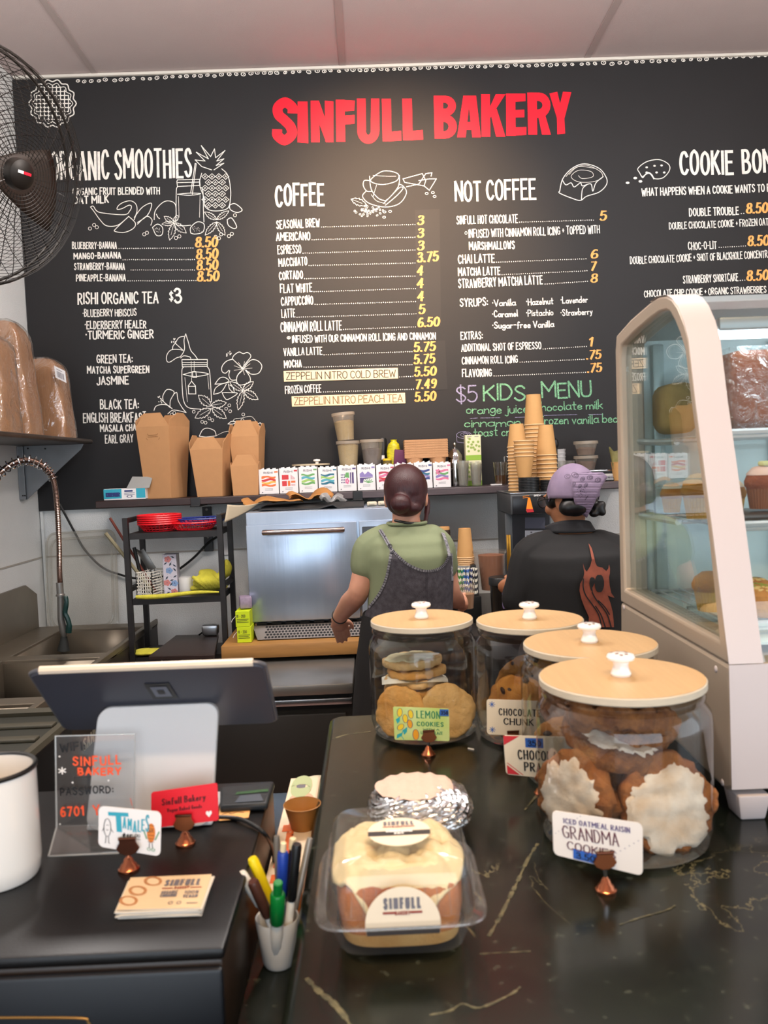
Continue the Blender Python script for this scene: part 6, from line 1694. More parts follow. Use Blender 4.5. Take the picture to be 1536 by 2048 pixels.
MB().poly([fd(*p) for p in rrect(0, .06)], nrm*.009).build('screen_case', M_scr, t, bevel=.0015)
MB().poly([fd(*p)+nrm*.0092 for p in rrect(.02, .05)], nrm*.001).build('screen', mat('screen_dark', '#0a0b0d', .1), t, smooth=False)
MB().tube([fd(*p)+nrm*.0045 for p in rrect(-.003, .06)], .0028, 8, True).build('frame', mat('till_side', '#5a5a60', .3, .3), t)
MB().tube([fd(u, 1.004)+nrm*.0045 for u in (.045, .3, .6, .955)], .0052, 8).build('top_edge', mat('till_lit_edge', '#d9c9b4', .35), t)  # light on the top edge put in as a cream strip
MB().box(tf(.5, .93)+Vector((0, .02, -.005)), (.05, .035, .02), bev=.004).build('hinge', M_tillw, t)
flg = on_quad(P(276, 1367, 1.02), P(322, 1365, 1.02), P(334, 1392, 1.03), P(284, 1394, 1.03), 0)
fdl = on_quad(TL, TR, BRr, BLr, .0012)
ik = Ink(); c0 = (.525, .62)
lg = [(.47, .78), (.57, .78), (.585, .55), (.483, .55)]
def sq(k): 
    cx = sum(p[0] for p in lg)/4; cy = sum(p[1] for p in lg)/4; return [(cx+(p[0]-cx)*k, cy+(p[1]-cy)*k) for p in lg]
ik.fill(sq(1.1)); ik.build('logo', mat('logo_dark', '#08090b', .3), t, fdl)
Ink().fill(sq(.72)).build('logo', mat('logo_pale', '#5c606c', .3), t, on_quad(TL, TR, BRr, BLr, .0018))
Ink().fill(sq(.3)).build('logo', MATS['logo_dark'], t, on_quad(TL, TR, BRr, BLr, .0024))
# acrylic sign
M_acr = clear('acrylic', (.95, .95, .95), .6, .06, .03, haze=.03)
ya = 1.012
a0, a1 = P(98, 1725, .998), P(238, 1722, .998); zf = ZD+.001
a0.z = a1.z = zf
b0, b1 = P(113, 1655, 1.035), P(268, 1650, 1.035); c0, c1 = P(111, 1472, 1.03), P(270, 1468, 1.03)
t = thing('acrylic_sign', (a0+a1)/2, 'clear acrylic sign with handwritten wifi name and password', 'sign')
MB().poly([b0, b1, c1, c0], (0, .0025, 0)).build('panel', M_acr, t, bevel=.0006)
MB().poly([a0, a1, b1, b0], (0, .001, .0025)).build('foot', M_acr, t, bevel=.0006)
MB().tube([a0, b0, c0, c1, b1, a1, a0], .0012, 6, False).build('edge', clear('acrylic_edge', (.8, .85, .85), .3, .2, .2, haze=.35), t)
M_mko = mat('marker_orange', '#f0572a', .6); M_mkb = mat('marker_black', '#0f0f12', .5)
fs = onY(1.031, .0008)
ik = Ink(); ik.text('SINFULL', (145, 1532), (243, 1529), 19, 3.6, jit=.06, gap=.5); ik.text('BAKERY', (155, 1552), (243, 1550), 16, 3.8, jit=.06, gap=.3); ik.text('6701', (121, 1634), (170, 1631), 20, 4.6, gap=.3); ik.text('Y', (187, 1632), (202, 1630), 22, 3.6); ik.text('!', (264, 1618), (268, 1617), 22, 4)
ik.build('lettering', M_mko, t, fs)
ik = Ink(); ik.text('WIFI:', (120, 1505), (172, 1500), 18, 3.2, jit=.06, gap=.4); ik.text('PASSWORD:', (120, 1592), (228, 1586), 16, 2.8, jit=.06, gap=.35); ik.build('lettering', M_mkb, t, fs)
ik = Ink(); ik.text('*', (116, 1554), (134, 1553), 24, 2.6); ik.disc((119, 1513), 1.8); ik.disc((145, 1565), 2); ik.disc((217, 1561), 2); ik.disc((120, 1648), 1.6); ik.build('lettering', CM['w'], t, fs)
# tamale card
yk_ = PZ(258, 1750, ZD).y+.012
hb_ = Vector((P(258, 1740, yk_).x, yk_, ZD))
tq = [P(198, 1611, yk_-.016), P(323, 1623, yk_-.004), P(321, 1712, yk_-.004), P(197, 1692, yk_-.016)]
card, f = rcard('price_card', *tq, .006, M_white, 'white price card reading TAMALES in blue with two doodles', 'card')
tp = P(256, 1676, yk_-.014)
holder(hb_, tp+Vector((0, 0, 0)), 'dark copper card holder gripping the tamales price card', dark=True)
M_cy = mat('marker_teal', '#2e9db3', .6)
ik = Ink(); ik.stroke([(.18, .84), (.44, .86)], .09); ik.stroke([(.31, .84), (.33, .46)], .085)
for ch, u in zip('AMALES', (.38, .46, .545, .62, .68, .745)): ik.text(ch, (u, .50+.03*math.sin(u*20)), (u+.062, .50+.03*math.sin(u*20)), .27+(.12 if ch in 'S' else 0), .024, down=False)
ik.build('lettering', M_cy, card, f)
ik = Ink(); ik.text('$15', (.38, .24), (.55, .24), .17, .02, down=False); ik.ring((.6, .4), .018, .01, .03); ik.ring((.645, .4), .018, .01, .03); ik.stroke([(.58, .32), (.67, .32)], .01)
ik.ring((.14, .5), .055, .01, .22, 18); ik.stroke([(.12, .28), (.115, .13), (.1, .12)], .01); ik.stroke([(.16, .28), (.165, .13), (.185, .12)], .01); ik.stroke([(.09, .5), (.06, .4)], .009); ik.stroke([(.195, .48), (.235, .4)], .009); ik.disc((.13, .56), .007, .012); ik.disc((.155, .56), .007, .012); ik.stroke([(.125, .46), (.14, .43), (.155, .46)], .007)
ik.stroke([(.82, .28), (.815, .16)], .01); ik.stroke([(.86, .28), (.87, .16)], .01)
ik.build('doodle', M_mkb, card, f)
ik = Ink(); ik.disc((.84, .5), .068, .22, 20); ik.build('doodle', mat('marker_corn', '#e8852f', .6, noise=.3, nscale=300), card, f)
ik = Ink(); ik.stroke([(.77, .36), (.72, .55)], .02); ik.stroke([(.91, .36), (.97, .55)], .02); ik.ring((.81, .13), .025, .01, .03); ik.ring((.88, .13), .025, .01, .03); ik.build('doodle', mat('marker_green', '#4c8f5a', .6), card, f)
ik = Ink(); [ik.stroke([(.79, .3+.075*k), (.89, .31+.075*k)], .008) for k in range(6)]; ik.disc((.82, .56), .01, .016); ik.disc((.86, .57), .01, .016); ik.build('doodle', M_mkb, card, on_quad(*tq, .0024))
# red card
yk2 = PZ(371, 1697, ZD).y+.012
tq = [P(303, 1584, yk2-.004), P(435, 1565, yk2-.010), P(438, 1640, yk2-.010), P(303, 1656, yk2-.004)]
card, f = rcard('shop_card', *tq, .003, mat('card_red', '#e2202f', .45), 'red shop card with dark lettering and a small heart', 'card')
holder(Vector((P(371, 1685, yk2).x, yk2, ZD)), P(368, 1630, yk2-.012), 'copper card holder gripping the red shop card')
ik = Ink(); ik.text('Sinfull Bakery', (.16, .60), (.82, .60), .18, .018, down=False, gap=.3); ik.text('Vegan Baked Goods', (.24, .40), (.76, .40), .10, .011, down=False, gap=.3); ik.build('lettering', mat('ink_maroon', '#3b0d12', .6), card, f)
Ink().fill([(.86, .12), (.815, .22), (.82, .28), (.845, .29), (.86, .25), (.875, .29), (.90, .28), (.905, .22)]).build('heart', CM['w'], card, f)
# business cards
zc = ZD+.0005
bq = [(262, 1769), (424, 1762), (402, 1829), (234, 1834)]
M_bc = mat('card_cream', '#e2c59f', .6); M_bcb = mat('card_edge', '#d9d2c6', .6)
NB = 8
for k in range(NB):
    dx, dy = (0, 0) if k == NB-1 else (random.uniform(-7, 5), random.uniform(-1, 4))
    rt_ = 0 if k == NB-1 else random.uniform(-.05, .05)
    q = [PZ(330+(a-330)+dx-(b-1800)*rt_, b+dy+(a-330)*rt_*.5, zc+.0012) for a, b in bq]
    for p in q: p.z = zc+k*.0012
    o = MB().poly(q, (0, 0, .0009)).build('business_card', M_bc if k == NB-1 else M_bcb, None, smooth=False)
    lb = 'top business card of the fanned pile, its printing in view' if k == NB-1 else 'lowest business card of the fanned pile on the cabinet' if k == 0 else 'plain-edged business card inside the fanned pile on the cabinet'
    tag(o, lb, 'business card', 'pile of business cards')
    if k == NB-1:
        for p in q: p.z += .0009
        f = on_quad(*q, .0003)
        ik = Ink(); ik.text('SINFULL', (.46, .66), (.9, .66), .2, .035, down=False, gap=.3); [ik.text(s_, (a, b), (c, b), .09, .014, down=False) for s_, a, c, b in (('ORGANIC', .46, .66, .42), ('CINNAMON', .46, .66, .32), ('100%', .74, .92, .40), ('VEGAN', .74, .92, .28))]; ik.ring((.62, .14), .025, .01, .04); ik.ring((.72, .14), .025, .01, .04); ik.stroke([(.82, .12), (.94, .12)], .02); ik.build('lettering', CM['x'], o, f)
        ik = Ink(); ik.stroke([(.46, .59), (.57, .59)], .03); ik.stroke([(.8, .59), (.92, .59)], .03); ik.text('BAKERY', (.6, .56), (.78, .56), .07, .014, down=False); ik.build('lettering', mat('ink_red', '#8f2f26', .6), o, f)
        ik = Ink(); [ik.ring((c, d), .09, .035, .14, 16, .4) for c, d in ((.1, .25), (.16, .55), (.3, .84))]; ik.build('print', mat('print_roll', '#b87c4a', .6), o, f)
# mug
mc = Vector((P(-26, 1790, .93).x, .955, ZD))
hm = P(20, 1545, .94).z-ZD; rm = .051
t = thing('enamel_mug', mc, 'white enamel mug with a black rim at the left picture edge', 'mug')
MB().lathe([(0, .001), (rm*.93, .001), (rm*.97, .006), (rm, .02), (rm, hm), (rm-.003, hm), (rm-.003, .008), (0, .006)], 48, Matrix.Translation(mc)).build('body', mat('enamel', '#eae6e0', .2, coat=.4), t)
MB().lathe([(rm-.0035, hm), (rm-.003, hm+.002), (rm, hm+.003), (rm+.002, hm+.001), (rm+.0015, hm-.002), (rm, hm-.003)], 48, Matrix.Translation(mc)).build('rim', M_black, t)
MB().lathe([(rm-.0032, hm*.45), (0, hm*.45)], 40, Matrix.Translation(mc)).build('drink', mat('drink_tan', '#8a6a45', .2), t)
MB().tube(crom([mc+Vector((-rm, 0, hm*.8)), mc+Vector((-rm-.03, 0, hm*.75)), mc+Vector((-rm-.03, 0, hm*.35)), mc+Vector((-rm, 0, hm*.25))], 5), .005, 8).build('handle', MATS['enamel'], t)
# dark pouch and note behind
q = [PZ(440, 1572, ZD+.012), PZ(548, 1563, ZD+.012), PZ(535, 1606, ZD+.012), PZ(440, 1612, ZD+.012)]
for p in q: p.y = min(p.y, yd1-.003)
t = thing('zip_pouch', (q[0]+q[2])/2-Vector((0, 0, .012)), 'dark pouch with a green printed stripe behind the red card', 'pouch')
MB().poly([p-Vector((0, 0, .0112)) for p in q], (0, 0, .011)).build('pouch', mat('pouch_dark', '#1a2024', .5, noise=.4, nscale=50), t, bevel=.004)
Ink().fill([(.3, .48), (.95, .52), (.93, .64), (.32, .60)]).build('stripe', mat('stripe_green', '#2f5f2a', .6, noise=.4, nscale=200), t, on_quad(*q, .0006))
Ink().fill([(.3, .1), (.9, .1), (.8, .42), (.4, .42)]).build('print', mat('print_grey', '#4a515b', .6), t, on_quad(*q, .0006))
q = [PZ(438, 1608, ZD+.002), PZ(505, 1602, ZD+.002), PZ(497, 1636, ZD+.002), PZ(438, 1642, ZD+.002)]
o = MB().poly(q, (0, 0, .0008)).build('paper_note', mat('note_orange', '#e3aa68', .7), None, smooth=False); tag(o, 'peach paper note with upside-down handwriting behind the red card', 'note')
for p in q: p.z += .0008
ik = Ink(); [ik.text(s_, (a, b), (c, b), .2, .018, down=False) for s_, a, b, c in (('E12-', .95, .78, .55), ('888', .5, .8, .1), ('26373', .85, .98, .3))]; ik.stroke([(.1, .3), (.3, .4), (.4, .28), (.6, .38), (.8, .3)], .02); ik.build('lettering', M_mkb, o, on_quad(*q, .0004))
cb = crom([PZ(436, 1632, ZD+.004), P(470, 1634, 1.04), P(505, 1648, 1.03), P(532, 1672, 1.05), P(546, 1700, 1.10), P(546, 1735, 1.13), P(540, 1790, 1.13)], 6)
cb = crom([PZ(430, 1634, ZD+.0045), PZ(470, 1636, ZD+.0045), PZ(498, 1645, ZD+.005), P(530, 1668, 1.04)+Vector((0, 0, .0)), P(546, 1700, 1.09), P(547, 1735, 1.13), P(542, 1765, 1.15)], 6)
o = MB().tube(cb, .0028, 8).build('till_cable', M_black); tag(o, 'thin black cable curving from the till over the cabinet edge', 'cable')
# ---------------------------------------------------------------- low counter, right of the cabinet
yb0, yb1 = 1.035, 1.42; zbx = P(510, 1786, yb0).z
xb0 = P(505, 1780, yb0).x; xb1 = xg-.006
t = thing('brochure_box', ((xb0+xb1)/2, yb0, ZLW), 'orange-sided box with a cream printed top beside the black cabinet', 'box')
xb0 = max(xb0, xr+.002)
MB().box(((xb0+xb1)/2, (yb0+yb1)/2, (ZLW+zbx)/2), (xb1-xb0, yb1-yb0, zbx-ZLW-.001)).build('carton', mat('box_orange', '#d97818', .55), t, bevel=.001, smooth=False)
q = [Vector((xb0, yb1, zbx+.001)), Vector((xb1, yb1, zbx+.001)), Vector((xb1, yb0, zbx+.001)), Vector((xb0, yb0, zbx+.001))]
MB().poly(q).build('printed_top', mat('box_cream', '#e3cdb2', .6), t, smooth=False)
f = on_quad(*q, .0005)
ik = Ink(); ik.ring((.42, .90), .3, .10, .075, 20); ik.build('print', mat('print_sage', '#a9b58a', .6), t, f)
ik = Ink(); ik.fill([(.25, .88), (.55, .88), (.55, .92), (.25, .92)]); ik.build('print', CM['x'], t, f)
ik = Ink(); ik.ring((.5, .7), .36, .14, .06, 18); ik.build('print', mat('print_blush', '#d3a58a', .6), t, f)
ik = Ink(); ik.text('InTouch', (0, 0), (1, 0), 1, .12, down=False)
ik.build('lettering', mat('print_orange', '#d9662a', .6), t, lambda u, v: f(.16+.0, .05+.5*u) + Vector((-.0+(-v+.9)*.018, 0, 0)))
bx_ = P(612, 1690, 1.36)
bb = Vector((P(608, 1690, 1.22).x, 1.22, zbx+.0015))
t = thing('brown_bowl', bb, 'brown paper bowl on the brochure box behind the pens', 'bowl')
MB().lathe([(0, 0), (.018, 0), (.027, .035), (.0285, .036), (.0275, .0365)], 28, Matrix.Translation(bb)).lathe([(.0272, .0362), (.017, .003), (0, .003)], 28, Matrix.Translation(bb)).build('body', mat('bowl_brown', '#b07a3c', .6, noise=.2, nscale=30), t)
sb = Vector((P(634, 1600, 1.445).x, 1.45, ZLW))
t = thing('small_tub', sb, 'small white lidded tub half hidden by the granite edge', 'tub')
hz = P(640, 1560, 1.45).z-ZLW
MB().lathe([(0, .0005), (.022, .0005), (.024, hz-.012), (0, hz-.012)], 24, Matrix.Translation(sb)).build('body', mat('tub_white', '#dcd5c4', .5), t)
MB().lathe([(0, hz-.012), (.026, hz-.012), (.026, hz-.001), (.023, hz), (0, hz)], 24, Matrix.Translation(sb)).build('lid', mat('tub_lid', '#d4c9ae', .5), t)
# pen cup
yc_ = .955; pc_ = Vector((P(561, 1980, yc_).x, yc_, ZLW)); hc_ = P(560, 1832, yc_).z-ZLW; rc = S(45, yc_)
t = thing('pen_cup', pc_, 'white cup packed with markers and pens', 'cup')
MB().lathe([(0, .001), (rc*.66, .001), (rc*.74, .006), (rc, hc_-.002), (rc*.985, hc_), (rc*.93, hc_-.001), (rc*.70, .006), (0, .005)], 36, Matrix.Translation(pc_)).build('body', mat('cup_white', '#e4e1dc', .22, coat=.4), t)
def pen(name, tip, foot, parts, label, grp=None):
    """parts: (share from, share to, radius, material, part name); share 0 is the foot"""
    a, b = Vector(foot), Vector(tip); d = b-a
    t = thing(name, a, label, 'pen' if name != 'marker' else 'marker', grp or 'pens and markers in the white cup')
    for u0, u1, r, m, nm in parts:
        q = [a+d*u0, a+d*(u0+.06*(u1-u0)), a+d*(u1-.06*(u1-u0)), a+d*u1]
        MB().tube(q, [r*.8, r, r, r*.8], 12).build(nm, m, t)
M_ppw = mat('pen_white', '#e6e2da', .35); M_yl = mat('pen_yellow', '#f1d614', .35); M_bn = mat('pen_brown', '#4b2a1f', .4); M_gn = mat('pen_green', '#0d7a32', .3); M_bl = mat('pen_blue', '#1f3f9f', .3); M_bk = mat('pen_black', '#121214', .35); M_gy = mat('pen_grey', '#6e6a64', .4); M_cl = mat('pen_cream', '#e9d7b0', .4)
ft = lambda dx, dy: pc_+Vector((dx, dy, .012))
pen('marker', P(482, 1746, yc_-.02), ft(.012, .004), [(0, .6, .005, M_ppw, 'barrel'), (.6, 1, .0062, M_ppw, 'cap')], 'white-capped marker leaning farthest left in the cup')
pen('marker', P(505, 1762, yc_-.035), ft(.01, -.008), [(0, .55, .0052, M_ppw, 'barrel'), (.55, 1, .0066, M_bn, 'cap')], 'brown-capped marker leaning left before the white one')
pen('marker', P(504, 1716, yc_+.0), ft(.014, .01), [(0, .45, .005, M_ppw, 'barrel'), (.45, 1, .0064, M_yl, 'cap')], 'yellow-capped marker leaning left in the cup')
pen('marker', P(556, 1764, yc_-.045), ft(-.002, -.01), [(0, .48, .0078, M_ppw, 'barrel'), (.48, .86, .0088, M_gn, 'cap'), (.86, 1, .0055, M_gn, 'cap_tip')], 'fat green-capped marker at the front of the cup')
pen('pen', P(553, 1672, yc_+.02), ft(.002, .012), [(0, 1, .0042, M_gy, 'barrel')], 'plain grey pen standing at the back of the cup')
pen('marker', P(567, 1685, yc_-.008), ft(.0, -.002), [(0, .52, .0055, M_ppw, 'barrel'), (.30, .46, .0057, M_bl, 'label'), (.52, .92, .0068, M_bl, 'cap'), (.92, 1, .0036, M_cl, 'cap_tip')], 'blue-capped white marker in the middle of the cup')
pen('pen', P(586, 1676, yc_+.008), ft(.004, .006), [(0, .9, .0036, M_bk, 'barrel'), (.9, 1, .0042, M_cl, 'cap')], 'slim dark pen with a cream end behind the black marker')
pen('marker', P(594, 1688, yc_-.012), ft(.008, -.004), [(0, .5, .005, M_ppw, 'barrel'), (.5, 1, .0062, M_bk, 'cap')], 'black-capped marker at the right of the cup')
pen('pen', P(620, 1676, yc_+.03), ft(.008, .008), [(0, 1, .0042, mat('pen_silver', '#a7a199', .3, .4), 'barrel')], 'pale silver pen leaning right by the granite edge')
from mathutils import noise as mnoise
# ---------------------------------------------------------------- cookie jars
ZJ = 1.23                      # top of the jar lids
M_jar = clear('jar_clear', (.92, .925, .915), 1.0, .05, .015)
M_lidw = mat('lid_wood', '#c2a074', .42, noise=.12, nscale=9, stretch=(14, 1, 1), spec=.4)
M_lide = mat('lid_edge', '#c9bda8', .6, noise=.15, nscale=60, stretch=(1, 1, 12))
M_knob = mat('knob_white', '#f3f0ee', .12, coat=.6)
M_kdec = mat('knob_deco', '#8a6a62', .4)
def jar(px, py, wpx, label):
    c = PZ(px, py, ZJ); d = (c-CAM).dot(FW); rl = wpx/2*d/FPX; rb = rl*1.055
    t = thing('cookie_jar', (c.x, c.y, ZG), label, 'jar', 'glass cookie jars with wooden lids')
    h = ZJ-ZG-.013
    prof = [(0, .004), (rb*.86, .004), (rb*.95, .010), (rb, .028), (rb, h*.80), (rb*.985, h*.86), (rb*.93, h*.905), (rb*.90, h*.93), (rb*.93, h*.95), (rb*.93, h-.004), (rb*.89, h-.001)]
    MB().lathe(prof, 64).build('glass', M_jar, t, local=True)
    MB().lathe([(0, .0005), (rb*.84, .0005), (rb*.94, .006), (rb*.86, .0085), (0, .0075)], 64).build('base', clear('jar_base', (.8, .82, .8), 1, .1, .05, haze=.05), t, local=True)
    MB().lathe([(rl-.003, h+.001), (rl, h+.003), (rl, h+.011), (rl-.0015, h+.0125)], 64).build('lid_edge', M_lide, t, local=True)
    ld = MB().lathe([(0, h+.001), (rl-.003, h+.001), (rl-.003, h+.012), (rl-.0015, h+.0127), (0, h+.013)], 64).build('lid', M_lidw, t, local=True)
    z = h+.0132
    kn = MB().lathe([(0, z), (.0125, z), (.0135, z+.003), (.0115, z+.008), (.0095, z+.014), (.0110, z+.019), (.0175, z+.022), (.0185, z+.025), (.017, z+.028), (.010, z+.030), (0, z+.0305)], 32).build('knob', M_knob, ld, local=True)
    ik = Ink(); 
    for k in range(7): a = k*.9; ik.disc((.012*math.cos(a)*(.6+.4*(k % 2)), .012*math.sin(a)), .0028, .0018, 7)
    M0 = chain(t); ik.build('knob_flowers', M_kdec, ld, lambda u, v: M0 @ Vector((u, v, z+.0312-1.1*(u*u+v*v)/.02*.1)))
    return t, Vector((c.x, c.y, ZG)), rb
def cmat(name, c, c2, sc_=90, b=.6): return mat(name, c, .9, noise=.3, nscale=sc_, col2=c2, bump=b, bscale=150, detail=6)
M_lemon = cmat('cookie_lemon', '#dcae6c', '#bd8238', 26)
M_lemon2 = cmat('cookie_pale', '#dcb982', '#c29a5e', 30)
M_choc = cmat('cookie_chunk', '#b9853f', '#8f5a22', 30)
M_chip = mat('choc_chip', '#2f1a12', .5)
M_oat = cmat('cookie_oat', '#9a6231', '#5a3016', 60, 1.0)
M_oat2 = cmat('cookie_oat_red', '#a86a35', '#6f3c1a', 40, .9)
M_icing = mat('icing_white', '#e4dccf', .7, noise=.3, nscale=34, col2='#c7ab8c', bump=.5, bscale=70)
M_lemic = mat('icing_lemon', '#d7cfa6', .6)
def cookie(name, c, r, th, nrm, m, label, group, chips=0, icing=None, seed=1, rough=.06):
    """a thick round biscuit with an uneven edge; nrm is where its face points"""
    c = Vector(c); n = Vector(nrm).normalized(); q = n.to_track_quat('Z', 'Y').to_matrix().to_4x4(); rnd = random.Random(seed)
    t = thing(name, c, label, 'cookie', group)
    ph = [rnd.uniform(0, 6) for _ in range(5)]
    def rad(a): return r*(1+rough*(.5*math.sin(3*a+ph[0])+.35*math.sin(5*a+ph[1])+.25*math.sin(9*a+ph[2])+.2*math.sin(17*a+ph[3])))
    nz = lambda p, k: mnoise.noise(Vector(p)*k+Vector((seed*3.1, seed*1.7, 0)))
    def f(u, v):
        a = 2*PI*u; w = v*2 if v < .5 else 2-v*2; sg = 1 if v < .5 else -1
        rr = rad(a)*math.sin(w*PI/2)**.8; z = sg*th*.5*max(0, 1-w**5)**.6
        p = Vector((rr*math.cos(a), rr*math.sin(a), z)); am = rough/.06
        p *= 1+.035*am*nz(p, 70); p.z += am*th*(.16*nz((p.x, p.y, sg), 60)+.10*nz((p.x, p.y, sg), 150))
        return p
    M = Matrix.Translation(c) @ q
    mb = MB(); mb.grid(lambda u, v: M @ f(u, v), 64, 20); mb.build('biscuit', m, t, angle=80)
    if chips:
        mb = MB()
        for k in range(chips):
            a = rnd.uniform(0, 6.28); rr = r*math.sqrt(rnd.uniform(0, .75)); s = rnd.uniform(.05, .13)*r
            mb.ball(M @ Vector((rr*math.cos(a), rr*math.sin(a), th*.45)), (s*rnd.uniform(.7, 1.4), s, s*.7), 7, 5, (rnd.random()*3, rnd.random()*3, 0))
        o = mb.build('chocolate_chunks', M_chip, t, smooth=False); o['kind'] = 'stuff'
    if icing:
        ox, oy = r*.10*math.sin(seed), -r*.12
        def g(u, v):
            a = 2*PI*u; e = 1+.30*nz((math.cos(a), math.sin(a), 3), 1.6)+.18*nz((math.cos(a), math.sin(a), 5), 4)+.09*nz((math.cos(a), math.sin(a), 7), 11)
            rr = min(r*.84*e, r*.93)*v; x, y = ox*(1-v*.6)+rr*math.cos(a), oy*(1-v*.6)+rr*math.sin(a)
            return M @ Vector((x, y, th*(.66+.12*nz((x, y, 1), 60)-.08*v**3)-.14*th*(v > .99)))
        MB().grid(g, 90, 12).build('icing', icing, t)
    return t
# --- lemon jar
J1, c1, r1 = jar(843, 1236, 204, 'glass jar of lemon cookies, the leftmost jar, behind the green card')
zb = ZG+.012
cookie('cookie', c1+Vector((-r1*.47, -r1*.42, .052)), r1*.46, .018, (-.25, -1, .35), M_lemon, 'round golden lemon cookie leaning at the left inside the first jar', 'lemon cookies in the leftmost jar', seed=3)
cookie('cookie', c1+Vector((r1*.40, -r1*.45, .050)), r1*.50, .018, (.22, -1, .5), M_lemon2, 'pale round lemon cookie leaning at the right inside the first jar', 'lemon cookies in the leftmost jar', seed=4)
for k in range(6):
    z = .035+.0185*k
    cookie('cookie', c1+Vector((-r1*.16+.004*math.sin(k*2), r1*.30, z)), r1*.56, .0165, (.04*math.sin(k), .03, 1), [M_lemon, M_lemon2][k % 2], ['lowest lemon cookie of the flat stack in the first jar', 'second lowest lemon cookie of the flat stack in the first jar', 'third lemon cookie of the flat stack, above the leaning pair', 'third lemon cookie down from the top of the flat stack', 'second lemon cookie from the top of the flat stack', 'topmost lemon cookie of the flat stack in the first jar'][k], 'lemon cookies in the leftmost jar', icing=M_lemic if k in (3, 5) else None, seed=10+k)
o = MB().grid(lambda u, v: c1+Vector((-r1*.16+r1*.62*(u*2-1), r1*.30+r1*.6*(v*2-1)*math.sqrt(max(0, 1-(u*2-1)**2*.8)), .1005+.006*math.sin(9*u)*math.sin(5*v)-.01*abs(u*2-1)**3)), 18, 14).build('wax_paper', mat('wax_paper', '#d9d8cc', .5)); tag(o, 'sheet of wax paper between the stacked lemon cookies', 'paper')
# --- chocolate chunk jar
J2, c2, r2 = jar(1059, 1237, 212, 'glass jar of chocolate chunk cookies, second from the left')
cookie('cookie', c2+Vector((-r2*.30, -r2*.42, .065)), r2*.56, .02, (-.1, -1, .3), M_choc, 'chocolate chunk cookie leaning at the front left in the second jar', 'chocolate chunk cookies', 14, seed=21)
cookie('cookie', c2+Vector((r2*.42, -r2*.25, .060)), r2*.54, .02, (.3, -1, .3), M_choc, 'chocolate chunk cookie leaning at the right in the second jar', 'chocolate chunk cookies', 14, seed=22)
cookie('cookie', c2+Vector((.0, r2*.2, .085)), r2*.58, .02, (.0, -1, .5), M_choc, 'chocolate chunk cookie standing highest at the back of the second jar', 'chocolate chunk cookies', 14, seed=23)
cookie('cookie', c2+Vector((.0, r2*.3, .03)), r2*.6, .02, (0, 0, 1), M_choc, 'chocolate chunk cookie lying flat on the second jar bottom', 'chocolate chunk cookies', 10, seed=24)
# --- praline jar
J3, c3, r3 = jar(1179, 1284, 262, 'glass jar of praline cookies, third from left, half hidden by the largest')
cookie('cookie', c3+Vector((-r3*.45, -r3*.35, .060)), r3*.46, .02, (-.5, -1, .25), M_choc, 'brown praline cookie leaning at the left wall of the third jar', 'praline cookies', 8, seed=31)
cookie('cookie', c3+Vector((-r3*.2, r3*.3, .11)), r3*.5, .02, (-.2, -1, .4), M_oat2, 'dark praline cookie standing high in the third jar', 'praline cookies', 8, seed=32)
cookie('cookie', c3+Vector((r3*.3, 0, .05)), r3*.5, .02, (.3, -1, .3), M_oat2, 'praline cookie behind the largest jar', 'praline cookies', 6, seed=33)
# --- grandma jar
J4, c4, r4 = jar(1242, 1351, 324, 'largest and nearest glass jar, of iced oatmeal raisin cookies')
g4 = 'iced oatmeal cookies in the nearest jar'
cookie('cookie', c4+Vector((r4*.34, -r4*.44, .062)), r4*.56, .026, (.12, -1, .22), M_oat2, 'big oatmeal cookie with white icing facing out at the right', g4, icing=M_icing, seed=41, rough=.09)
cookie('cookie', c4+Vector((-r4*.62, -r4*.22, .070)), r4*.50, .024, (-.9, -.75, .1), M_oat2, 'oatmeal cookie on edge at the left, icing against the glass', g4, icing=M_icing, seed=42, rough=.09)
cookie('cookie', c4+Vector((-r4*.18, -r4*.1, .082)), r4*.46, .024, (-.35, -1, 1.2), M_oat, 'dark oatmeal cookie tilted in the middle of the nearest jar', g4, seed=43)
cookie('cookie', c4+Vector((-r4*.08, r4*.05, .128)), r4*.60, .026, (.15, -.25, 1), M_oat, 'oatmeal cookie with a white icing drip across the upper middle', g4, icing=M_icing, seed=44)
cookie('cookie', c4+Vector((-r4*.10, r4*.0, .158)), r4*.60, .030, (-.12, -.35, -1), M_oat, 'topmost crumbly oatmeal cookie in the nearest jar', g4, seed=45, rough=.15)
cookie('cookie', c4+Vector((r4*.22, r4*.1, .148)), r4*.46, .028, (.25, -.7, 1.3), M_oat, 'crumbly oatmeal cookie pressed up under the lid of the nearest jar', g4, seed=47, rough=.15)
cookie('cookie', c4+Vector((0, r4*.2, .028)), r4*.62, .026, (0, 0, 1), M_oat, 'oatmeal cookie lying flat at the bottom of the nearest jar', g4, seed=46)
# ---------------------------------------------------------------- price cards before the jars
def ontop(px, py): return PZ(px, py, ZG)
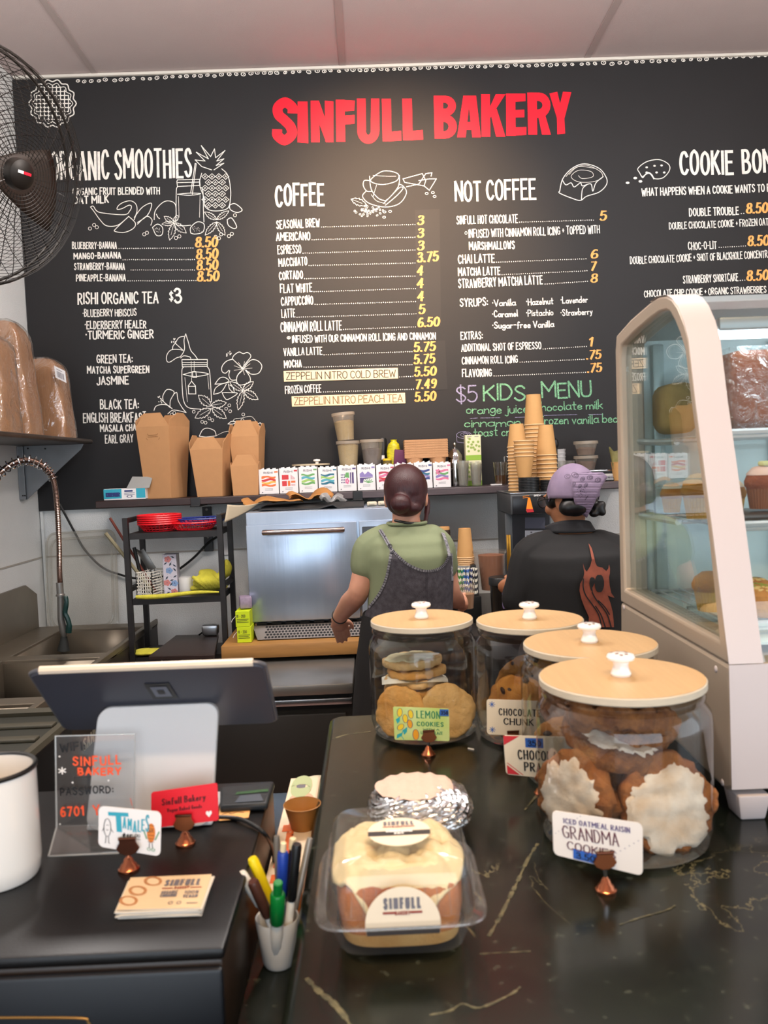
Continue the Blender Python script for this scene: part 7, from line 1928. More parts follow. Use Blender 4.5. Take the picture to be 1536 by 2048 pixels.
# lemon
b = ontop(857, 1511); Yc = b.y
tq = [P(786, 1413, Yc), P(898, 1417, Yc), P(899, 1482, Yc), P(789, 1479, Yc)]
M_lcard = mat('card_lime', '#d3e2a0', .6, noise=.25, nscale=25, col2='#b9cf62')
card, f = rcard('price_card', *tq, .003, M_lcard, 'green LEMON COOKIES price card painted with lemons', 'card')
holder(b, P(857, 1461, Yc)-Vector((0, .002, 0)), 'copper card holder gripping the green lemon card')
M_lg = mat('ink_green', '#3f8a5a', .6); M_ly = mat('paint_lemon', '#f0cf2a', .6); M_lo = mat('paint_amber', '#eda21e', .6); M_lt = mat('paint_teal', '#2aa5ad', .6)
ik = Ink(); ik.text('LEMON', (.41, .68), (.84, .68), .23, .022, down=False, gap=.4); ik.text('COOKIES', (.41, .44), (.9, .44), .14, .02, down=False, gap=.4); ik.text('WITH A', (.52, .32), (.82, .32), .06, .01, down=False); ik.text('LEMON GLAZE', (.48, .2), (.88, .2), .09, .012, down=False); ik.build('lettering', M_lg, card, f)
def lem(ik, u, v, a, s=1):
    pts = [(u+s*(.045*math.cos(t)*math.cos(a)-.13*math.sin(t)*math.sin(a)*.5), v+s*(.045*1.7*math.cos(t)*math.sin(a)+.13*math.sin(t)*math.cos(a))) for t in [2*PI*k/18 for k in range(18)]]; ik.fill(pts); return pts
ik = Ink(); ol = [lem(ik, *a) for a in ((.115, .84, -.2), (.31, .80, .15), (.21, .66, .1), (.12, .4, -1.0))]; ik.build('painted_lemon', M_ly, card, f)
ik = Ink(); ol += [lem(ik, *a) for a in ((.29, .5, .1), (.39, .18, 0, 1.25))]; ik.build('painted_lemon', M_lo, card, f)
ik = Ink(); [ik.fill([(u-du, v-dv), (u-dv*.3-.02, v+.02), (u+du, v+dv), (u+.02, v-.03)]) for u, v, du, dv in ((.09, .6, .025, .11), (.21, .28, .03, .12), (.1, .14, .06, .1))]; ik.stroke([(.17, .02), (.13, .12), (.16, .3)], .012); ik.build('painted_leaf', M_lt, card, f)
ik = Ink(); [ik.stroke(p, .008, True) for p in ol]; ik.build('outline', CM['d'], card, on_quad(*tq, .0022))
M_tape = mat('tape_label_blue', '#2b5fb5', .5)
Ink().fill([(.83, .78), (.99, .78), (.99, .98), (.83, .98)]).build('price_tape', M_tape, card, on_quad(*tq, .0026))
ik = Ink(); ik.text('350', (.85, .82), (.98, .82), .12, .016, down=False); ik.build('price', M_mkb, card, on_quad(*tq, .0030))
# chocolate chunk
Yc = ontop(1025, 1512).y
tq = [P(973, 1398, Yc), P(1090, 1402, Yc), P(1091, 1474, Yc), P(974, 1468, Yc)]
card, f = rcard('price_card', *tq, .005, mat('card_ivory', '#e8dcc6', .6), 'ivory CHOCOLATE CHUNK price card with small blue stars', 'card')
holder(ontop(1028, 1510), P(1025, 1462, Yc)-Vector((0, .002, 0)), 'copper card holder gripping the chocolate chunk card')
ik = Ink(); ik.text('CHOCOLATE', (.2, .56), (.92, .56), .2, .022, down=False, gap=.35); ik.text('CHUNK', (.28, .30), (.80, .30), .19, .022, down=False, gap=.35); ik.build('lettering', M_mkb, card, f)
ik = Ink()
for u, v in ((.09, .86), (.09, .14), (.92, .86)):
    for k in range(4): a = k*PI/4; ik.stroke([(u-.05*math.cos(a), v-.08*math.sin(a)), (u+.05*math.cos(a), v+.08*math.sin(a))], .012)
ik.build('star', M_tape, card, f)
# praline
Yc = ontop(1075, 1590).y
tq = [P(1006, 1470, Yc), P(1150, 1474, Yc), P(1152, 1562, Yc), P(1012, 1548, Yc)]
card, f = rcard('price_card', *tq, .005, MATS['card_ivory'], 'ivory CHOCOLATE PRALINE price card with red corners and blue tape', 'card')
holder(ontop(1085, 1588), P(1085, 1540, Yc)-Vector((0, .002, 0)), 'copper card holder behind the nearest jar, gripping the praline card')
Ink().fill([(.0, .75), (.0, .99), (.22, .99)]).fill([(.02, .02), (.2, .02), (.02, .25)]).build('corner', mat('card_corner_red', '#d02f3a', .6), card, f)
ik = Ink(); ik.stroke([(.03, .3), (.24, .03)], .012); ik.build('stripe', MATS['card_corner_red'], card, f)
Ink().fill([(.30, .72), (.55, .72), (.55, .95), (.30, .95)]).build('price_tape', M_tape, card, f)
ik = Ink(); ik.text('350', (.33, .76), (.52, .76), .14, .016, down=False); ik.text('CHOCOLATE', (.18, .42), (.9, .42), .24, .022, down=False, gap=.35); ik.text('PRALINE', (.26, .14), (.8, .14), .22, .022, down=False, gap=.35); ik.build('lettering', M_mkb, card, on_quad(*tq, .0022))
# grandma
b = ontop(1212, 1782); Yc = b.y
tq = [P(1104, 1620, Yc+.004), P(1285, 1646, Yc-.002), P(1285, 1751, Yc-.002), P(1107, 1708, Yc+.004)]
card, f = rcard('price_card', *tq, .006, mat('card_white', '#e9dfd6', .6), 'white GRANDMA COOKIES price card with brown pen lettering', 'card')
holder(b, P(1207, 1702, Yc)-Vector((0, .003, 0)), 'copper card holder gripping the white grandma card')
M_mkp = mat('marker_plum', '#5d2a38', .6)
ik = Ink(); ik.text('GRANDMA', (.11, .44), (.74, .47), .27, .016, down=False, gap=.4); ik.text('COOKIES', (.15, .20), (.70, .20), .18, .016, down=False, gap=.4); ik.build('lettering', M_mkp, card, f)
ik = Ink(); ik.text('ICED OATMEAL RAISIN', (.12, .76), (.86, .78), .11, .012, down=False, gap=.3)
for k in range(9): ik.disc((.55+.05*k, .14+.065*k), .007, .009, 6); ik.disc((.03+.035*k, .5+.058*k), .006, .008, 6)
ik.build('lettering', CM['d'], card, f)
Ink().fill([(.22, .02), (.5, .015), (.5, .22), (.22, .24)]).build('price_tape', M_tape, card, f)
ik = Ink(); ik.text('3.50', (.25, .05), (.47, .05), .13, .016, down=False); ik.build('price', M_mkb, card, on_quad(*tq, .0022))
# crumbs
o = MB().box(ontop(942, 1499)+Vector((0, 0, .0012)), (.012, .002, .002), (0, 0, R(-38))).build('wood_splinter', M_ppw); tag(o, 'tiny pale splinter on the granite right of the lemon card', 'splinter')

# ---------------------------------------------------------------- clamshell with a cinnamon roll
kb = [ontop(672, 1905), ontop(942, 1900)]
cx_ = (kb[0].x+kb[1].x)/2-.001; yA = ontop(805, 1918).y; wB = (kb[1].x-kb[0].x)
dB = wB*1.05; cy_ = yA+dB/2
t = thing('clamshell_box', (cx_, cy_, ZG), 'clear plastic clamshell box holding a frosted cinnamon roll', 'food box')
M_pet = clear('clamshell_plastic', (.97, .97, .97), .55, .05, .06, haze=.035)
def srect(w, d, z, n=48, p=.30):
    return [Vector((cx_+w/2*(abs(math.cos(a))**p)*(1 if math.cos(a) >= 0 else -1), cy_+d/2*(abs(math.sin(a))**p)*(1 if math.sin(a) >= 0 else -1), z)) for a in [2*PI*(k+.5)/n for k in range(n)]]
def loft(mb, rings, cap0=False, cap1=False):
    V = [[mb.bm.verts.new(p) for p in r] for r in rings]; n = len(V[0])
    for a, b in zip(V, V[1:]):
        for i in range(n): mb.bm.faces.new((a[i], a[(i+1) % n], b[(i+1) % n], b[i]))
    if cap0: mb.bm.faces.new(V[0][::-1])
    if cap1: mb.bm.faces.new(V[-1])
    return mb
zfl = P(806, 1852, yA-.008).z-ZG
z0 = ZG+.001
loft(MB(), [srect(wB*.9, dB*.9, z0), srect(wB*.96, dB*.96, z0+.006), srect(wB*1.12, dB*1.12, z0+zfl)], True).build('tray', M_pet, t)
fl = MB(); loft(fl, [srect(wB*1.12, dB*1.12, z0+zfl+.001), srect(wB*1.26, dB*1.26, z0+zfl+.001), srect(wB*1.26, dB*1.26, z0+zfl+.005), srect(wB*1.12, dB*1.12, z0+zfl+.006)])
fl.tube(srect(wB*1.265, dB*1.265, z0+zfl+.003), .0018, 6, True); fl.build('flange', M_pet, t)
zt_ = P(780, 1640, cy_+dB*.42).z-ZG
zt_ = .098
lid = loft(MB(), [srect(wB*1.12, dB*1.12, z0+zfl+.0065), srect(wB*1.08, dB*1.08, z0+zt_-.018), srect(wB*1.04, dB*1.04, z0+zt_-.006), srect(wB*.96, dB*.96, z0+zt_), srect(wB*.4, dB*.4, z0+zt_+.001)], False, True).build('lid', M_pet, t)
mb = MB()
for k in range(9):
    for s_ in (-1, 1):
        u = (-.36+.09*k)*wB
        mb.tube([(cx_+u, cy_+s_*dB*.562, z0+zfl+.010), (cx_+u*.97, cy_+s_*dB*.546, z0+zt_-.02)], .0010, 5)
        mb.tube([(cx_+s_*wB*.562, cy_+u, z0+zfl+.010), (cx_+s_*wB*.546, cy_+u*.97, z0+zt_-.02)], .0010, 5)
o = mb.build('lid_rib', M_pet, t)
# the roll
M_roll = cmat('roll_brown', '#b5702f', '#8a3f1e', 16, .4)
M_rollb = cmat('roll_pale', '#d2a765', '#b27a35', 22, .3)
tr_ = thing('cinnamon_roll', (cx_, cy_, ZG+.004), 'cinnamon roll with thick cream frosting inside the clamshell', 'cinnamon roll')
wR, dR, hR = wB*.97, dB*.97, .074
loft(MB(), [srect(wR*.82, dR*.82, z0+.003, p=.55), srect(wR*.93, dR*.93, z0+.008, p=.5), srect(wR*.97, dR*.97, z0+.022, p=.45)], True).build('base', M_rollb, tr_)
mb = MB()
def sp(u, v):
    a = 2*PI*u; k = [.97, 1.0, 1.0, .97, .86, .5, 0][min(6, int(round(v*6)))]; z = [.022, .034, .052, .066, .074, .078, .079][min(6, int(round(v*6)))]
    p = .5; c, s_ = math.cos(a), math.sin(a); wv = 1+.02*math.sin(5*a)*k
    return Vector((cx_+wR/2*k*wv*(abs(c)**p)*(1 if c >= 0 else -1), cy_+dR/2*k*wv*(abs(s_)**p)*(1 if s_ >= 0 else -1), z0+z))
mb.grid(sp, 64, 6).build('crust', M_roll, tr_)
M_frost = mat('frosting', '#e3cf9f', .5, noise=.12, nscale=14, bump=.5, bscale=26, sss=.05)
def ic(u, v):
    a = 2*PI*u; c, s_ = math.cos(a), math.sin(a); p = .6
    R_ = 1.02
    front = max(0, -s_)**10       # long drip down the front
    k = v*R_
    x = cx_+wR/2*k*(abs(c)**p)*(1 if c >= 0 else -1)*(1+.03*math.sin(4*a+1)); y = cy_+dR/2*k*(abs(s_)**p)*(1 if s_ >= 0 else -1)
    z = z0+.087+.004*math.sin(11*a+6*v)*v*(1-v)+.004*math.sin(20*x*8)*(1-v) - .004*v*v
    if v > .8: z -= (v-.8)/.2*(.010+.010*math.sin(3*a+.6)**2+.036*front)
    z += .006*mnoise.noise(Vector((x, y, 0))*55)+.003*mnoise.noise(Vector((x, y, 3))*120)
    return Vector((x, y, z))
MB().grid(ic, 96, 30).build('frosting', M_frost, tr_, solid=.004)
# stickers
M_stk = mat('sticker_cream', '#e8d8bf', .5)
def sticker(cen, ux, uy, r, half, name):
    """round shop sticker; ux, uy span its plane"""
    cen, ux, uy = Vector(cen), Vector(ux).normalized(), Vector(uy).normalized(); nz = ux.cross(uy).normalized()
    F = lambda u, v: cen+ux*u*r+uy*v*r+nz*.0006
    pts = [(math.cos(2*PI*k/48), math.sin(2*PI*k/48)) for k in range(48)]
    if half: pts = [p for p in pts if p[1] > -.28]
    o = MB().poly([F(*p) for p in pts], nz*.0003).build('sticker', M_stk, t, smooth=False)
    G = lambda u, v: cen+ux*u*r+uy*v*r+nz*.0013
    ik = Ink(); ik.fill([(-.99, -.3), (.99, -.3), (1, .02), (-1, .02)] if not half else [(-.96, -.27), (.96, -.27), (1, -.06), (-1, -.06)]); ik.build('band', mat('sticker_band', '#2b2320', .5), o, G)
    ik = Ink(); ik.text('SINFULL', (-.5, .42), (.5, .42), .3, .075, down=False, gap=.3); ik.build('lettering', CM['x'], o, G)
    ik = Ink(); ik.stroke([(-.5, .32), (-.22, .32)], .06); ik.stroke([(.22, .32), (.5, .32)], .06); ik.text('BAKERY', (-.2, .26), (.2, .26), .1, .025, down=False); ik.build('lettering', mat('ink_red', '#8f2f26', .6), o, G)
    if not half:
        ik = Ink(); ik.text('CINNAMON', (-.42, -.13), (.42, -.13), .13, .035, down=False); ik.text('ROLL', (-.16, -.27), (.16, -.27), .12, .035, down=False); ik.build('lettering', CM['w'], o, lambda u, v: cen+ux*u*r+uy*v*r+nz*.0020)
    return o
zs_ = z0+zt_+.0008
pc = PZ(798, 1664, zs_)
sticker(pc, (1, 0, 0), (0, 1, .0), S(64, pc.y), False, 'top')
# front sticker folded over the flange
pa = Vector((cx_+.0, cy_-dB*.565, z0+zfl+.012)); 
sticker(PX(806, 1846, P(806, 1846, cy_-dB*.57).x) if False else P(806, 1848, cy_-dB*.575), (1, 0, 0), (0, .05, 1), S(78, cy_-dB*.57), True, 'front')
# ---------------------------------------------------------------- foil parcel
M_foil = mat('foil', '#c9c9c9', .22, 1, bump=1.0, bscale=38)
fc_ = PZ(842, 1640, ZG+.03); fcx, fcy = P(842, 1640, 1.10).x, 1.115
t = thing('foil_parcel', (fcx, fcy, ZG), 'foil-wrapped parcel with a pinkish paper top behind the clamshell', 'parcel')
rx_, ry_, hz_ = S(106, 1.11), .06, P(842, 1552, 1.15).z-ZG
rn = random.Random(4); nz_ = [(rn.uniform(5, 30), rn.uniform(5, 30), rn.uniform(0, 6)) for _ in range(8)]
def ff(u, v, k=1, up=0):
    a = 2*PI*u; ph = PI*v; p = .62
    c, s_ = math.cos(a), math.sin(a); w = math.sin(ph)**.6
    d = 1+.02*sum(math.sin(q[0]*c*1.3+q[1]*math.cos(ph)*1.3+q[2]+s_*4) for q in nz_)/2.2
    return Vector((fcx+rx_*w*d*k*(abs(c)**.8)*(1 if c >= 0 else -1), fcy+ry_*w*d*k*(abs(s_)**.8)*(1 if s_ >= 0 else -1), ZG+.002+hz_/2*(1-math.cos(ph)*d)*1.0*(1 if up == 0 else 1)))
MB().grid(ff, 70, 40).build('foil', M_foil, t, smooth=False)
def pf_(u, v):
    a = 2*PI*u; w = v*.82
    x = rx_*w*math.cos(a)*.95; y = ry_*w*math.sin(a)
    return Vector((fcx-.006+x, fcy+y+.006, ZG+hz_*(1.02-.22*w**3)+.004+.0015*math.sin(40*x*8)))
MB().grid(pf_, 40, 10).build('paper_cap', mat('paper_pink', '#d8b9a8', .7, noise=.1, nscale=60, bump=.5, bscale=90), t)
# ---------------------------------------------------------------- pastry display case
XC = .475
M_cw = mat('case_white', '#c4baba', .35)
M_cs = mat('case_white_shaded', '#b3a493', .4, .25)  # the same white frame, with the side's shade put into the colour
M_cin = mat('case_inside', '#cfdcda', .4)
M_cg = clear('case_glass', (.91, .97, .965), 1.0, .08, .01)
def c_(pts): return [PX(a, b, XC) for a, b in pts]
outer = c_([(1233, 1000), (1230, 700), (1232, 672), (1260, 640), (1300, 605), (1316, 594), (1332, 591.5), (1344, 598), (1356, 615), (1368, 645), (1377, 680), (1391, 804), (1425, 1062), (1458, 1330)])
inner = c_([(1240, 1000), (1239, 715), (1242, 690), (1268, 664), (1300, 637), (1318, 624), (1332, 620.5), (1339, 624), (1348, 640), (1359, 667), (1369, 700), (1382, 810), (1415, 1062), (1438, 1283)])
lowo, lowi = c_([(1241, 1204)])[0], c_([(1249, 1180)])[0]
top = (outer[6]+outer[5])/2
yb_c = max(p.y for p in outer)
cz = thing('pastry_case', (.9, 1.35, ZG), 'white curved-front glass pastry display case at the right edge', 'display case')
def ring(mb, O, I, w):
    n = len(O); V = []
    for x in (0, w):
        V.append([mb.bm.verts.new(p+Vector((x, 0, 0))) for p in O]); V.append([mb.bm.verts.new(p+Vector((x, 0, 0))) for p in I])
    for i in range(n):
        j = (i+1) % n
        mb.bm.faces.new((V[0][i], V[0][j], V[1][j], V[1][i])); mb.bm.faces.new((V[2][i], V[2][j], V[3][j], V[3][i]))
        mb.bm.faces.new((V[0][i], V[0][j], V[2][j], V[2][i])); mb.bm.faces.new((V[1][i], V[1][j], V[3][j], V[3][i]))
WP = .046
O = outer[1:]+[lowo]; I = inner[1:]+[lowi]
def case_post(dx, nm='frame'):
    mb = MB(); ring(mb, [p+Vector((dx, 0, 0)) for p in O], [p+Vector((dx, 0, 0)) for p in I], WP); o = mb.build(nm, M_cs, cz, bevel=.004, angle=30)
    mb = MB(); bo = [p+Vector((dx-.0005, -.0012, .0010)) for p in outer[4:]]
    V = [(mb.bm.verts.new(p), mb.bm.verts.new(p+Vector((WP+.001, 0, 0)))) for p in bo]
    for a, b in zip(V, V[1:]): mb.bm.faces.new((a[0], b[0], b[1], a[1]))
    mb.build('front_band', M_cw, cz)  # lit front of the white frame, laid on as a paler strip
LEN = .86
case_post(0)
gl = [p+Vector((.012, 0, 0)) for p in I]
MB().poly(gl, (.005, 0, 0)).build('side_glass', M_cg, cz, smooth=False)
# front pane, bent over the top
fr = outer[7:]
mb = MB()
for a, b in zip(fr, fr[1:]): mb.poly([a+Vector((WP, .006, -.004)), b+Vector((WP, .006, -.004)), b+Vector((LEN, .006, -.004)), a+Vector((LEN, .006, -.004))])
mb.build('front_glass', M_cg, cz)
# lower body
pl = [outer[-1], PX(1464, 1604, XC), PX(1450, 1614, XC), Vector((XC, yb_c-.02, ZG+.045)), Vector((XC, yb_c, ZG+.05)), lowo]
pl[1].z = max(pl[1].z, ZG+.045); pl[2] = Vector((XC, pl[1].y+.02, ZG+.035))
MB().poly(pl, (LEN, 0, 0)).build('lower_body', M_cs, cz, bevel=.006, smooth=False)
a, b = outer[-1], pl[1]
fw = [a+Vector((-.0005, -.0015, 0)), b+Vector((-.0005, -.0015, 0)), b+Vector((LEN, -.0015, 0)), a+Vector((LEN, -.0015, 0))]
MB().poly(fw, (0, .001, 0)).build('front_panel', M_cw, cz, smooth=False)
q = [a+Vector((WP+.012, -.003, .012)), b+Vector((WP+.012, -.003, .04)), b+Vector((LEN, -.003, .04)), a+Vector((LEN, -.003, .012))]
MB().poly(q, (0, .0015, 0)).build('drawer_panel', mat('case_panel', '#c6c1c6', .35), cz, bevel=.0005, smooth=False)
mb = MB(); 
for px, py in ((1248, 1215), (1432, 1338), (1445, 1565)):
    p = PX(px, py, XC); mb.ball(p, (.002, .005, .005), 10, 6)
mb.build('screw', M_cw, cz)
# top cap with the strip lamp
tp0 = outer[2]; tp1 = outer[6]
MB().poly([Vector((XC+WP, p.y, p.z-.003)) for p in (outer[2], outer[3], outer[4], outer[5], outer[6])]+[Vector((XC+WP, outer[6].y, outer[6].z-.012)), Vector((XC+WP, outer[2].y, outer[2].z-.012))], (LEN-WP, 0, 0)).build('top_panel', mat('case_top', '#9a9c9a', .3, .4), cz, smooth=False)
yl_, zl_ = outer[7].y+.04, outer[7].z-.05
MB().box((XC+.45, yl_, zl_+.012), (LEN-.12, .05, .02), bev=.003).build('lamp_housing', mat('lamp_grey', '#8b8f8f', .35, .5), cz)
MB().cyl((XC+.07, yl_, zl_-.002), (XC+LEN-.05, yl_, zl_-.002), .007, seg=12).build('lamp_tube', mat('lamp_cool', '#e2f4ff', .3, emit=20.0), cz)
# inside: back doors, floor grate, shelves
MB().box((XC+LEN/2+.02, yb_c-.012, (ZG+.15+outer[2].z)/2), (LEN-WP, .012, outer[2].z-ZG-.17)).build('back_door', M_cin, cz)
mb = MB()
for x in (XC+WP+.03, XC+.30, XC+.34, XC+.6): mb.box((x, yb_c-.025, (ZG+.2+outer[2].z)/2), (.022, .014, outer[2].z-ZG-.24), bev=.003)
mb.build('door_rail', mat('case_rail', '#b9c6c4', .35, .3), cz)
zfl_ = lowi.z-.02
MB().poly([Vector((XC+.02, lowi.y, lowi.z-.012)), Vector((XC+.02, I[-2].y+.02, I[-2].z-.01)), Vector((XC+LEN, I[-2].y+.02, I[-2].z-.01)), Vector((XC+LEN, lowi.y, lowi.z-.012))]).build('floor_panel', M_cin, cz, smooth=False, solid=.004)
zf_ = 1.262
M_wire = mat('shelf_wire', '#d7dde0', .25, .6)
def wire_shelf(z, y0, y1, nm='wire_shelf'):
    mb = MB(); x0, x1 = XC+.06, XC+LEN-.02
    n = int((x1-x0)/.022)
    for k in range(n+1): x = x0+(x1-x0)*k/n; mb.tube([(x, y0, z), (x, y1, z)], .0017, 5)
    for y in (y0, (y0+y1)/2, y1): mb.tube([(x0-.01, y, z-.003), (x1, y, z-.003)], .0035, 6)
    mb.tube([(x0-.008, y0-.0, z+.004), (x1, y0, z+.004)], .005, 6)
    mb.build(nm, M_wire, cz)
y_b = yb_c-.04
zS1 = P(1500, 868, 1.29).z; zS2 = P(1500, 1052, 1.24).z
wire_shelf(zS1, 1.285, y_b); wire_shelf(zS2, 1.225, y_b); wire_shelf(zf_, 1.19, y_b)
for z in (zS1, zS2):
    MB().tube(crom([(XC+.03, y_b+.01, z+.0), (XC+.05, y_b-.03, z-.004), (XC+.06, y_b-.12, z-.006)], 4), .006, 8).ball((XC+.03, y_b+.015, z), .012, 10, 8).build('shelf_arm', M_wire, cz)
# feet
for x in (XC+.03, XC+LEN-.05):
    for y in (1.115, yb_c-.07):
        MB().box((x, y, ZG+.018), (.034, .04, .036), bev=.003, taper=(1.35, 1.3)).build('foot', M_cw, cz)
# pastries
def muffin(name, x, y, z, r, h, case_m, top_m, ice, label, dome=.6, cat='muffin'):
    t = thing(name, (x, y, z), label, cat, 'muffins in the display case')
    n = 56
    def f(u, v):
        a = 2*PI*u; rr = (r*.76+r*.24*v)*(1+.025*math.cos(28*a)); return Vector((rr*math.cos(a), rr*math.sin(a), .001+h*.55*v))
    mb = MB(); mb.grid(f, 112, 4); mb.build('paper_case', case_m, t, local=True)
    mb = MB(); mb.lathe([(r*.98, h*.5), (r*1.12, h*.58), (r*1.14, h*.68), (r*.95, h*.84), (r*.5, h*.97), (0, h)], 32); mb.build('top', top_m, t, local=True)
    if ice: MB().lathe([(r*1.0, h*.83), (r*.98, h*.87), (r*.55, h*1.02), (0, h*1.06)], 32).build('icing', ice, t, local=True)
    return t
M_case_y = mat('muffin_case_yellow', '#d9a44f', .7, noise=.15, nscale=20); M_case_b = mat('muffin_case_brown', '#7a4526', .8, noise=.2, nscale=30)
M_mtop = cmat('muffin_top', '#c98f45', '#a8682a', 30); M_mtopb = cmat('muffin_top_brown', '#8f4a26', '#6a3018', 30)
M_pk = mat('icing_pink', '#c9a79c', .5)
Ym = 1.33
m1 = P(1398, 1040, Ym); muffin('muffin', m1.x, Ym, zS2+.006, S(30, Ym), S(88, Ym), M_case_y, M_mtop, M_icing, 'lemon muffin with white icing in a pleated case, middle shelf')
m2 = P(1476, 1020, 1.36); muffin('muffin', m2.x, 1.38, zS2+.006, S(24, Ym), S(72, Ym), M_case_y, M_mtop, M_icing, 'iced muffin just right of the case front post, middle shelf')
m3 = P(1528, 1020, 1.30); muffin('muffin', m3.x, 1.31, zS2+.02, S(27, Ym), S(82, Ym), M_case_b, M_mtopb, M_pk, 'brown muffin with pinkish icing and a pale nut, middle shelf')
MB().box((m3.x+.003, 1.305, zS2+.02+S(82, Ym)*1.06+.003), (.016, .012, .008), (0, 0, .4), bev=.003).build('nut', mat('nut_pale', '#c9c48a', .6), None)
tag(bpy.data.objects['nut'], 'pale nut piece on top of the pink-iced muffin', 'nut')
t_ = MB().box((m3.x+.05, 1.33, zS2+.0115), (.24, .14, .01), bev=.004).build('baking_tray', mat('tray_dark', '#55504e', .35, .6)); tag(t_, 'dark baking tray under the pink-iced muffin', 'tray')
m4 = P(1330, 1040, 1.48); muffin('muffin', m4.x+.02, 1.50, zS2+.006, S(22, Ym), S(66, Ym), M_case_y, M_mtop, M_icing, 'iced muffin at the back left of the middle case shelf')
m5 = P(1425, 1180, 1.28); muffin('muffin', m5.x, 1.29, zf_+.006, S(30, Ym), S(80, Ym), M_case_y, M_mtop, None, 'plain golden muffin on the case floor behind the front post')
M_danish = cmat('danish', '#cf9a4e', '#a3602a', 22)
for k, (px, py, yy, lb) in enumerate([(1518, 1160, 1.27, 'golden pastry with green herbs on the case floor'), (1532, 1205, 1.235, 'flaky brown pastry nearest the glass on the case floor'), (1500, 1190, 1.34, 'golden pastry behind the herb-topped one on the case floor')]):
    p = P(px, py, yy); t = thing('pastry', (p.x, yy, zf_+.006), lb, 'pastry', 'pastries on the case floor')
    MB().lathe([(0, 0), (.036, .002), (.042, .016), (.036, .034), (.02, .042), (0, .040)], 32, Matrix.Translation((p.x, yy, zf_+.006)), sx=1.0, sy=.85).build('dough', M_danish, t)
    mb = MB()
    for j in range(10): a = j*.63; mb.ball((p.x+.02*math.cos(a)*(.4+.06*j), yy+.018*math.sin(a), zf_+.047), (.006, .004, .002), 7, 5, (0, 0, a))
    o = mb.build('topping', mat('herb_green' if k == 0 else 'sugar_top', '#8f9a3c' if k == 0 else '#d9b878', .7), t); o['kind'] = 'stuff'
# wrapped loaf
Yl = 1.335; xl0 = P(1466, 800, Yl).x; zl0 = zS1+.008; hl = P(1500, 700, Yl).z-zl0
t = thing('wrapped_loaf', (xl0+.085, Yl+.06, zl0), 'large brown loaf wrapped in shiny cling film, top shelf', 'loaf')
MB().box((xl0+.085, Yl+.065, zl0+hl/2+.003), (.165, .12, hl), bev=.02, seg=4).build('loaf', cmat('loaf_brown', '#9c5320', '#6a2d12', 8, .3), t)
MB().grid(lambda u, v: Vector((xl0+.085+.0875*(abs(math.cos(2*PI*u))**.3)*(1 if math.cos(2*PI*u) >= 0 else -1)*(1+.02*math.sin(40*u+9*v)), Yl+.065+.065*(abs(math.sin(2*PI*u))**.3)*(1 if math.sin(2*PI*u) >= 0 else -1)*(1+.03*math.sin(31*u+12*v)), zl0+.001+(hl+.006)*v)), 80, 30).build('cling_film', clear('cling_film', (.98, .98, .98), .9, .10, .08, haze=.02, bump=1.0, bscale=30), t)
M_cake = cmat('loaf_pale', '#c8a86a', '#a5803f', 12, .3)
o = MB().box((xl0-.022+.0, Yl+.20, zl0+hl*.38), (.06, .10, hl*.72), bev=.02, seg=3).build('wrapped_cake', M_cake); tag(o, 'smaller pale wrapped cake behind the brown loaf', 'cake')
# ---------------------------------------------------------------- the two workers
M_skin = mat('skin_light', '#dba488', .5, noise=.06, nscale=12, col2='#cc9077', sss=.08)
M_skin2 = mat('skin_tan', '#a8714f', .5, noise=.06, nscale=12, col2='#945f40', sss=.06)
class Torso:
    """clothed trunk: rings given as (height, centre x, half width, half depth, centre y)"""
    def __init__(s, rings): s.r = sorted(rings)
    def at(s, z):
        r = s.r
        if z <= r[0][0]: return r[0][1:]
        for a, b in zip(r, r[1:]):
            if a[0] <= z <= b[0]:
                t = (z-a[0])/(b[0]-a[0]); t = t*t*(3-2*t)*.5+t*.5
                return tuple(a[k]+(b[k]-a[k])*t for k in range(1, 5))
        return r[-1][1:]
    def pt(s, z, a, off=0):
        cx, w, d, cy = s.at(z); c, q = math.cos(a), math.sin(a); p = .86
        return Vector((cx+(w+off)*(abs(c)**p)*(1 if c >= 0 else -1), cy+(d+off)*(abs(q)**p)*(1 if q >= 0 else -1), z))
    def mesh(s, mb, z0, z1, n=26, off=0, seg=44, cap=True):
        V = [[mb.bm.verts.new(s.pt(z0+(z1-z0)*k/n, 2*PI*i/seg, off)) for i in range(seg)] for k in range(n+1)]
        for a, b in zip(V, V[1:]):
            for i in range(seg): mb.bm.faces.new((a[i], a[(i+1) % seg], b[(i+1) % seg], b[i]))
        if cap: mb.bm.faces.new(V[0][::-1]); mb.bm.faces.new(V[-1])
    def back(s, px, py, off):
        Y = s.r[len(s.r)//2][4]-.1
        for _ in range(5):
            p = P(px, py, Y); cx, w, d, cy = s.at(p.z)
            u = max(-.999, min(.999, (p.x-cx)/(w+off))); Y = cy-(d+off)*(1-abs(u)**2.3)**(1/2.3)
        return P(px, py, Y)
